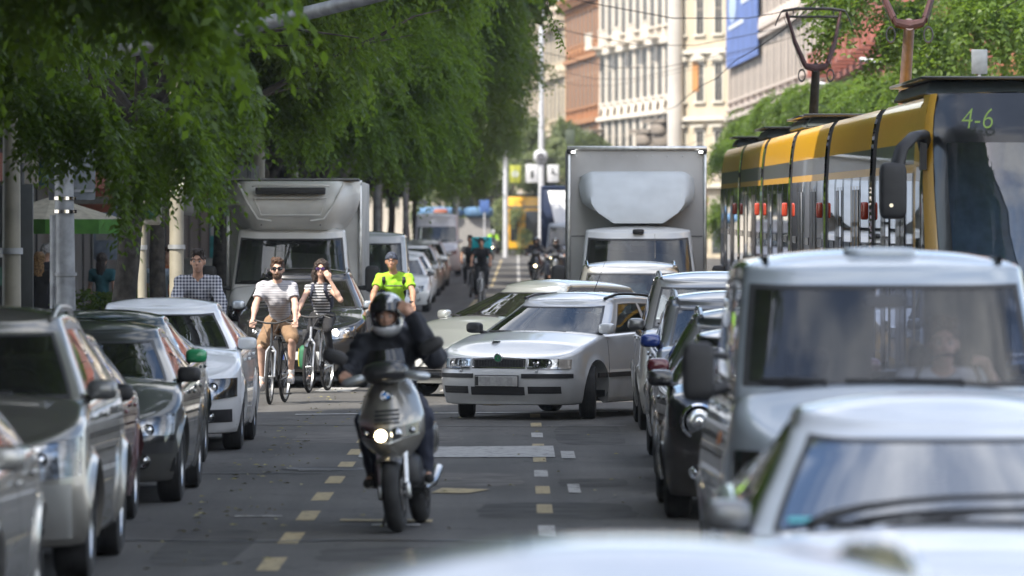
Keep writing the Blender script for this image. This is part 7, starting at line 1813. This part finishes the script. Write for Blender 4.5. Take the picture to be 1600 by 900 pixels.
for s_ in (-1, 1):
    a = MB(); a.tube([(s_ * 1.16, 1.15, 3.02), (s_ * 1.20, 1.0, 3.16), (s_ * 1.30, .75, 3.14), (s_ * 1.42, .62, 3.02), (s_ * 1.46, .6, 2.86)], [.07, .07, .07, .075, .08], 12, flat=.7); a.box((s_ * 1.19, 1.1, 3.0), (.06, .16, .36)); ma_ = a.obj('mirror_arm', BLK, front, ang=60)
    q = MB(); q.sbox((s_ * 1.50, .6, 2.62), (.125, .09, .27), .35); q.obj('mirror', BLK, front, ang=70); MB().lathe([(0, .02), (-.012, .018), (-.012, .0)], axis='Y', n=16, c=(s_ * 1.52, .51, 2.48)).obj('mirror_bolt', CHR, front)
    headlampz = MB().sbox((s_ * .85, .25, .78), (.16, .12, .09), .6).obj('headlight', DCH, front, ang=70)
cab_in = MB(); cab_in.box((0, 2.2, 1.8), (2.2, .06, 2.6)); cab_in.sbox((0, 1.0, 1.0), (.95, .4, .16), .4); cab_in.obj('cab_interior', mat('cab_blind', (.36, .44, .52), .7), front)
MB().sbox((.1, 1.75, 1.35), (.28, .12, .55), .4).obj('driver_seat', INT, front)
# pantographs
def panto(y, base_dark=True, lab=''):
    p = bpy.data.objects.new('pantograph', None); COL.objects.link(p); setpar(p, tram); p.location = (0, y, 0); p.scale = (.56, 1, 1)
    RU = mat('panto_oxide', (.05, .016, .016), .7); RG_ = mat('panto_grey', (.13, .095, .095), .7)
    a = MB(); a.tube([(0, 1.0, 3.85), (0, .0, 4.86)], [.15, .12] if base_dark else [.14, .12], 12); a.obj('lower_arm', RUB if base_dark else RG_, p)
    k = MB(); k.tube([(-.36, 0, 4.95), (-.30, 0, 4.88), (0, 0, 4.84), (.30, 0, 4.88), (.36, 0, 4.95)], [.05, .06, .075, .06, .05], 10); k.obj('knuckle', RU, p)
    for s_ in (-1, 1):
        MB().tube([(s_ * .34, 0, 4.92), (s_ * .58, .35, 5.30), (s_ * .80, .8, 5.82)], [.07, .055, .045], 8).obj('upper_arm', RU, p)
        r_ = MB(); G = []
        for q in lin(0, 2 * math.pi, 17): G.append((s_ * (.42 + .10 * math.cos(q)), -.02, 4.72 + .10 * math.sin(q)))
        r_.tube(G, .018, 6, caps=False); r_.obj('spring_ring', BLK, p)
        MB().tube([(s_ * .42, 0, 4.86), (s_ * .88, .8, 5.76)], .008, 5).obj('control_rod', BLK, p)
        MB().tube([(s_ * .72, .8, 5.88), (s_ * .95, .8, 5.85), (s_ * 1.08, .8, 5.70), (s_ * 1.13, .8, 5.60)], .02, 6).obj('horn', BLK, p)
    for dy in (.65, .95): MB().tube([(-.92, dy, 5.86), (-.5, dy, 5.90), (.5, dy, 5.90), (.92, dy, 5.86)], .022, 8).obj('contact_strip', BLK, p)
    MB().tube([(-.72, .8, 5.76), (.72, .8, 5.76)], .022, 8).obj('cross_tube', BLK, p)
    for s_ in (-1, 1): MB().tube([(s_ * .6, .8, 5.76), (s_ * .6, .8, 5.9)], .015, 6).obj('link', BLK, p)
panto(20.2, False); panto(42.5, True)
WIRE = mat('copper_wire', (.02, .02, .02), .5, metal=.5)
for x in (4.92, 7.6 + .6): tag(MB().tube([(x, y, 5.92 + gz(y) + .06 * math.cos(y * .2)) for y in range(20, 430, 12)], .011, 5).obj('contact_wire', WIRE, None), 'contact wire over the %s tram track' % ('near' if x < 5 else 'far'), 'wire')
i = 0
for (y, z0, z1) in ((96, 6.6, 8.2), (128, 6.3, 8.8), (165, 6.8, 9.5), (205, 7.2, 10), (255, 8, 11), (310, 9, 11.5)):
    o = MB().tube([(-4.9 + (18.5) * q, y, z0 + .5 + (z1 - z0) * .8 * abs(2 * q - 1) ** 1.2 + gz(y)) for q in lin(0, 1, 12)], .012, 5).obj('span_wire', WIRE, None)
    tag(o, 'span wire across the street, %s counting away from the camera' % ['first', 'second', 'third', 'fourth', 'fifth', 'sixth'][i], 'wire', 'span wires over the street'); i += 1
# second yellow tram far away
t2 = thing('tram', 'far yellow tram with dark door openings at the end of the street', 'tram', (gx(824, 362), 362, gz(362) + .1))
m = MB(); m.box((0, .9, 2.0), (2.7, 1.8, 3.3)); m.obj('body', YEL, t2, bevel=.12); 
for (x, w_) in ((-.85, .48), (.35, .95), (1.15, .3)): MB().box((x, -.03, 1.8), (w_, .06, 1.9)).obj('window', TDK, t2, bevel=.02)
MB().box((0, -.02, 3.0), (2.5, .08, .12)).obj('band', TGREY, t2); MB().box((-.35, -.05, 1.9), (.08, .1, 3.0)).obj('pillar', YEL, t2); MB().box((0, .9, 3.75), (1.6, 1.4, .16)).obj('roof_unit', TDK, t2)

# ------------------------------------------------------------------ poles, signs, street furniture
MAST = mat('galvanised', (.34, .35, .36), .55, metal=.3, var=.2, scale=5); BEIGE = mat('beige_pole', (.24, .22, .17), .6, var=.15, scale=3); DPOLE = mat('dark_pole', (.04, .042, .04), .6); SIGNB = mat('sign_back', (.20, .22, .24), .5, metal=.4)
X = -4.78
r = thing('signal_mast', 'light grey mast whose long arm reaches up over the lane', 'mast', (X - .05, 60.8, .12))
m = MB(); m.tube([(0, 0, 0), (0, 0, 1.3), (-.02, 0, 3.5), (.04, -.04, 3.72), (.2, -.15, 3.86), (1.09, -1.1, 4.0), (2.15, -2.3, 4.14), (3.11, -3.8, 4.30), (4.6, -5.2, 4.62)], [.125, .11, .095, .09, .088, .08, .075, .07, .065], 16); m.obj('pole', MAST, r, ang=180)
for z in (1.55, 2.22, 2.36): MB().lathe([(z, .11), (z, .125), (z + .035, .125), (z + .035, .11)], axis='Z', n=20).obj('clamp', CHR if z > 2 else MAST, r)
MB().tube([(-.12, .0, 1.2), (-.12, 0, 2.2)], .045, 10).obj('cable_pipe', MAST, r)
r = thing('road_sign', 'large blank back of a road sign behind the light grey mast', 'road sign', (X, 61.1, 2.48)); m = MB(); m.box((0, 0, .3), (.50, .015, .60)); m.obj('panel', SIGNB, r, bevel=.006); m = MB(); m.box((0, -.02, .1), (.5, .02, .03)); m.obj('rail', MAST, r); m = MB(); m.box((0, -.02, .5), (.5, .02, .03)); m.obj('rail', MAST, r)
MB().box((-.14, -.012, .16), (.05, .003, .05), ry=.2).obj('sticker', PLW, r)
for (px, d, w_, z1, mt, lb_) in ((18, 54.5, .095, 3.4, BEIGE, 'thick beige lamp post at the left picture edge'), (33, 56.5, .04, 2.7, DPOLE, 'slim dark post right of the thick beige one'), (222, 74.5, .06, 4.6, BEIGE, 'beige post carrying the traffic light'), (276, 79, .105, 5.6, BEIGE, 'beige lamp post with the parking sign'), (404, 100, .12, 6, BEIGE, 'beige post behind the top of the refrigerated lorry'), (458, 118, .11, 6, BEIGE, 'beige post among the trees above the lorry'), (590, 186, .17, 5, MAST, 'pale post with wrapped poster beside the far pavement'), (634, 215, .12, 5, MAST, 'grey post left of the tall white van'), (711, 300, .18, 5.6, MAST, 'white post right of the tall white van')):
    r = thing('lamp_post', lb_, 'post', (gx(px, d), d, .12 + gz(d)), 0, 'posts along the left pavement'); m = MB(); m.tube([(0, 0, 0), (0, 0, .35), (0, 0, .4), (0, 0, z1)], [w_ * 1.25, w_ * 1.2, w_, w_ * .85], 14); m.obj('pole', mt, r, ang=60)
    m = MB(); m.lathe([(1.8, w_), (1.8, w_ * 1.15), (1.86, w_ * 1.15), (1.86, w_)], axis='Z', n=16); m.obj('band', MAST, r)
r = thing('information_board', 'dark street information board at the left picture edge', 'board', (gx(36, 55.6), 55.6, .5)); m = MB(); m.box((-.12, 0, 1.35), (.44, .06, 1.5)); m.obj('panel', mat('board_dark', (.03, .034, .034), .5), r, bevel=.01); MB().box((-.25, -.034, 1.42), (.14, .006, .07)).obj('small_sign', PLG, r); MB().box((-.27, -.034, 1.2), (.2, .006, .18)).obj('green_notice', mat('notice_green', (.05, .12, .09), .6), r)
r = thing('traffic_light', 'black hooded traffic light seen from the side on the beige post', 'traffic light', (gx(238, 74.4), 74.3, 2.3))
m = MB(); m.sbox((0, 0, .42), (.13, .12, .48), .25); m.obj('housing', mat('signal_grey', (.22, .21, .18), .6), r, ang=50)
for k in range(3):
    m = MB(); G = [[(.14 * math.cos(a), -.12 - .17 * q, .12 + .30 * k + .13 * math.sin(a)) for a in lin(R(-30), R(210), 14)] for q in (0, 1)]; m.grid(G); m.obj('hood', BLK, r, ang=180)
    MB().lathe([(-.13, 0), (-.125, .10)], axis='Y', n=20, c=(0, 0, .12 + .30 * k)).obj('lens', mat(['lens_green_off', 'lens_amber_off', 'lens_red_off'][k], [(.01, .08, .04), (.12, .06, .01), (.12, .01, .01)][k], .2, coat=1), r)
MB().box((-.13, 0, .8), (.12, .03, .03)).obj('bracket', DPOLE, r); MB().box((-.13, 0, .1), (.12, .03, .03)).obj('bracket', DPOLE, r)
r = thing('parking_sign', 'small white parking sign with black P on the beige lamp post', 'road sign', (gx(278, 78.8), 78.7, 2.69)); m = MB(); m.box((0, 0, .12), (.17, .02, .27)); m.obj('panel', mat('sign_cream', (.5, .48, .40), .5), r, bevel=.005)
lettering('letter', 'P', .26, mat('sign_ink', (.02, .03, .05), .5), r, (-.02, -.014, .14), bold=.008); MB().tube([(.03, -.014, .045), (.055, -.014, .06), (.06, -.014, .09)], .008, 5).obj('arrow_mark', mat('sign_ink', (.02, .03, .05), .5), r)
r = thing('control_cabinet', 'grey electrical box fixed beside the parking sign', 'cabinet', (gx(292, 79.2), 79.3, 2.2)); m = MB(); m.box((0, 0, .35), (.24, .2, .34)); m.box((.0, 0, .75), (.22, .05, .5)); m.obj('box', mat('cabinet_grey', (.13, .13, .125), .6), r, bevel=.01); MB().box((0, -.104, .35), (.18, .006, .26)).obj('door', mat('cabinet_grey2', (.15, .15, .145), .6), r, bevel=.002)
r = thing('road_sign', 'two dark blank boards above the cab end of the refrigerated lorry', 'road sign', (gx(382, 96), 96, 2.95)); m = MB(); m.box((.0, 0, .17), (.48, .02, .34)); m.obj('panel', mat('board_grey', (.12, .12, .12), .6), r, bevel=.01); MB().box((.06, -.015, .17), (.03, .02, .34)).obj('rail', DPOLE, r); MB().tube([(.1, .02, -2.8), (.1, .02, .4)], .035, 8).obj('pole', DPOLE, r)
# parasol and planters
r = thing('parasol', 'cream cafe parasol with green valance on the left pavement', 'parasol', (-7.7, 94, .12))
m = MB(); n8 = 8
G = [[((.05 + 1.15 * v) * math.cos(a), (.05 + 1.15 * v) * math.sin(a), 2.62 - .36 * v) for a in lin(0, 2 * math.pi, n8 + 1)] for v in lin(0, 1, 5)]; m.grid(G); m.obj('canopy', mat('parasol_cream', (.45, .42, .34), .8), r, ang=10)
m = MB(); G = [[(1.2 * math.cos(a), 1.2 * math.sin(a), 2.26 - .24 * v) for a in lin(0, 2 * math.pi, n8 + 1)] for v in (0, 1)]; m.grid(G); m.obj('valance', mat('parasol_green', (.06, .20, .02), .8), r, ang=10)
MB().tube([(0, 0, 0), (0, 0, 2.6)], .03, 8).obj('pole', MAST, r); MB().lathe([(0, .3), (.08, .28), (.1, .05)], axis='Z', n=20).obj('base', DPOLE, r)
for k, (px, d) in enumerate(((135, 86), (165, 90), (205, 94), (330, 112))):
    r = thing('planter', 'leafy %s planter by the shop fronts' % ['first dark', 'second dark', 'third dark', 'farther'][k], 'planter', (gx(px, d), d, .12), 0, 'planters on the left pavement'); m = MB(); m.box((0, 0, .25), (.9, .4, .5)); m.obj('pot', mat('planter_dark', (.04, .04, .04), .7), r, bevel=.02)
    rs = np.random.RandomState(20 + k); b0 = np.stack([rs.uniform(-.4, .4, 90), rs.uniform(-.2, .2, 90), rs.uniform(.5, 1.1, 90)], 1); dd = rs.normal(0, 1, (90, 3)); dd[:, 2] = abs(dd[:, 2]) * .5; dd /= np.linalg.norm(dd, axis=1)[:, None]; linkmesh('leaves', quads_mesh('leaves', leaflets(b0, dd, 9, .08, .04, rs), LEAF), r)
# shop boards and colour on the left facade
for k, (px, d, w_, h_, z, c, lb_) in enumerate(((346, 150, .7, 1.6, 3.4, (.40, .13, .07), 'orange and teal poster panel high on the dark left facade'), (322, 140, .22, 3.2, 1.0, (.02, .2, .2), 'narrow teal panel beside the shop doors'), (128, 118, .9, .5, 2.6, (.35, .10, .05), 'small red shop sign under the trees'), (300, 132, .8, 1.0, .6, (.32, .31, .30), 'pale board standing before the shop'), (150, 122, .5, 1.2, 1.6, (.25, .3, .38), 'blue grey poster in the shop front shade'))):
    r = thing('shop_sign', lb_, 'shop sign', (gx(px, d) + .2, d, z)); m = MB(); m.box((0, 0, h_ / 2), (w_, .06, h_)); m.obj('panel', mat('shop_panel_%d' % k, c, .6, var=.35, scale=3), r, bevel=.01); MB().box((0, -.035, h_ / 2), (w_ * .8, .01, h_ * .3)).obj('stripe', mat('shop_stripe', (.3, .3, .28), .6), r); MB().tube([(0, .04, -z + .12 + gz(d)), (0, .04, h_ * .9)], .03, 6).obj('pole', DPOLE, r)
# far masts, clock, signs
WP = mat('white_post', (.55, .56, .58), .5, metal=.1)
d = 335; r = thing('street_mast', 'tall white mast with twin lamps and a round clock in the middle distance', 'mast', (gx(846, d), d, gz(d)))
m = MB(); m.tube([(0, 0, 0), (0, 0, 15.2)], [.20, .13], 12); m.obj('pole', WP, r)
for s_ in (-1, 1): MB().tube([(0, 0, 15.1), (s_ * .8, 0, 15.25)], .05, 8).obj('lamp_arm', WP, r); MB().sbox((s_ * .95, 0, 15.25), (.35, .14, .09), .5).obj('lamp_head', WP, r, ang=70)
m = MB(); m.sbox((-.05, -.1, 6.0), (.42, .25, .42), .8); m.obj('clock', WP, r, ang=70); MB().lathe([(-.36, 0), (-.36, .22), (-.34, .24)], axis='Y', n=24, c=(-.05, 0, 6.0)).obj('clock_face', mat('clock_dark', (.12, .12, .13), .4), r)
d = 345; r = thing('street_mast', 'slim white mast left of the yellow sign', 'mast', (gx(790, d), d, gz(d))); MB().tube([(0, 0, 0), (0, 0, 7.4)], [.17, .13], 12).obj('pole', WP, r); MB().lathe([(7.0, .15), (7.0, .22), (7.3, .22), (7.4, .1)], axis='Z', n=16).obj('cap', WP, r)
r = thing('street_mast', 'pale mast at the crown edge of the left trees', 'mast', (gx(712, 318), 318, gz(318))); MB().tube([(0, 0, 0), (0, 0, 3.6)], [.2, .16], 12).obj('pole', WP, r)
for (px, py, w_, h_, c, lb_, mk) in ((831, 271, .72, 1.08, (.62, .63, .65), 'white hanging sign left of the tall mast with a dark mark', 1), (864, 271, .66, 1.0, (.62, .63, .65), 'white hanging sign right of the tall mast with dark strokes', 2), (805, 272, .62, 1.02, (.40, .42, .05), 'yellow hanging sign with a pale disc', 3), (891, 215, .52, .9, (.07, .09, .06), 'dark green shop sign below the orange brick building', 0), (757, 322, .55, .7, (.08, .16, .42), 'blue road sign before the far cars', 0)):
    d = 330; r = thing('hanging_sign', lb_, 'sign', (gx(px, d), d, hz(py, d)), 0); m = MB(); m.box((0, 0, 0), (w_, .06, h_)); m.obj('panel', mat('sign_%s' % px, c, .5), r, bevel=.01)
    if mk == 1: MB().sbox((.02, -.04, -.05), (.09, .01, .22), .8).obj('mark', DPOLE, r)
    if mk == 2: MB().box((.05, -.04, 0), (.35, .01, .10), ry=.5).obj('mark', DPOLE, r); MB().box((.0, -.04, .15), (.08, .01, .4), ry=-.3).obj('mark', DPOLE, r)
    if mk == 3: MB().lathe([(-.04, 0), (-.04, .2), (-.03, .21)], axis='Y', n=20).obj('disc', mat('pale_disc', (.5, .53, .5), .5), r); MB().box((0, -.036, 0), (.05, .01, .95)).obj('mark', mat('olive_mark', (.25, .28, .05), .5), r)
    if px in (757,): MB().tube([(0, .05, -hz(py, d) + gz(d)), (0, .05, .3)], .05, 6).obj('pole', WP, r)
    else: MB().tube([(0, 0, h_ / 2), (0, 0, h_ / 2 + .3)], .02, 6).obj('hanger', DPOLE, r)
o = MB().tube([(gx(797, 330), 330, hz(256, 330) + .02 + .15), (gx(846, 330) - .2, 330, hz(254, 330) + .15), (gx(897, 330), 330, hz(250, 330) + .15)], .03, 6).obj('sign_wire', WIRE, None); tag(o, 'cable holding the white and yellow hanging signs', 'wire')
r = thing('kiosk', 'low kiosk with rounded blue awning at the far left', 'kiosk', (gx(712, 345), 345, gz(345))); m = MB(); m.box((0, 1, 1.2), (4.2, 2, 2.4)); m.obj('walls', mat('kiosk_grey', (.30, .29, .28), .7), r, smooth=False); m = MB(); m.sbox((-.9, .8, 2.75), (1.4, 1.3, .33), .5); m.sbox((1.4, .8, 2.75), (.9, 1.3, .33), .5); m.obj('awning', mat('awning_blue', (.08, .17, .30), .7), r, ang=70); MB().sbox((-.9, .0, 2.7), (.5, .6, .28), .5).obj('awning_panel', mat('awning_red', (.28, .09, .05), .6), r); MB().box((-.9, -.06, 1.3), (1.2, .06, 1.4)).obj('window', DKG, r)
r = thing('apartment_building', 'pale low building glimpsed under the far tree crowns', 'building', (gx(700, 420), 420, gz(420)), 0, BG); MB().box((-4, 4, 3), (12, 8, 6)).obj('wall', plaster('pale_plaster', (.5, .45, .38)), r, smooth=False)
for k in range(5): MB().box((-8.5 + 2.2 * k, -.02, 4.0), (1.0, .06, 1.6)).obj('window', DKG, r, smooth=False)
# street lamps hanging in the right-hand trees
for (px, py, d) in ((1362, 96, 140), (1293, 133, 170)):
    o = MB().sbox((0, 0, 0), (.32, .16, .06), .6).obj('lamp_head', WP, None, loc=(gx(px, d), d, hz(py, d)), rot=(0, R(12), 0), ang=70); tag(o, 'small white street lamp head against the %s trees' % ('nearer right' if d < 150 else 'farther right'), 'street lamp'); o.name = 'street_lamp'
r = thing('road_sign', 'back of a grey rectangular sign above the tram roof at the right edge', 'road sign', (gx(1530, 92), 92, hz(116, 92))); m = MB(); m.box((0, 0, .2), (.26, .02, .40)); m.obj('panel', SIGNB, r, bevel=.01); MB().tube([(0, .03, -4.7), (0, .03, .3)], .03, 8).obj('pole', MAST, r)

# ------------------------------------------------------------------ air
hm_ = bpy.data.materials.new('haze'); hm_.use_nodes = True; N, Lk = nodes(hm_); N.clear()
pv = N.new('ShaderNodeVolumePrincipled'); pv.inputs['Color'].default_value = (.86, .92, 1, 1); pv.inputs['Density'].default_value = .0002; pv.inputs['Anisotropy'].default_value = .2
oo = N.new('ShaderNodeOutputMaterial'); Lk.new(pv.outputs[0], oo.inputs['Volume'])
hb = MB(); hb.box((0, 670, 16.5), (410, 1470, 36)); ho = hb.obj('haze', hm_, None, smooth=False); ho['kind'] = 'stuff'
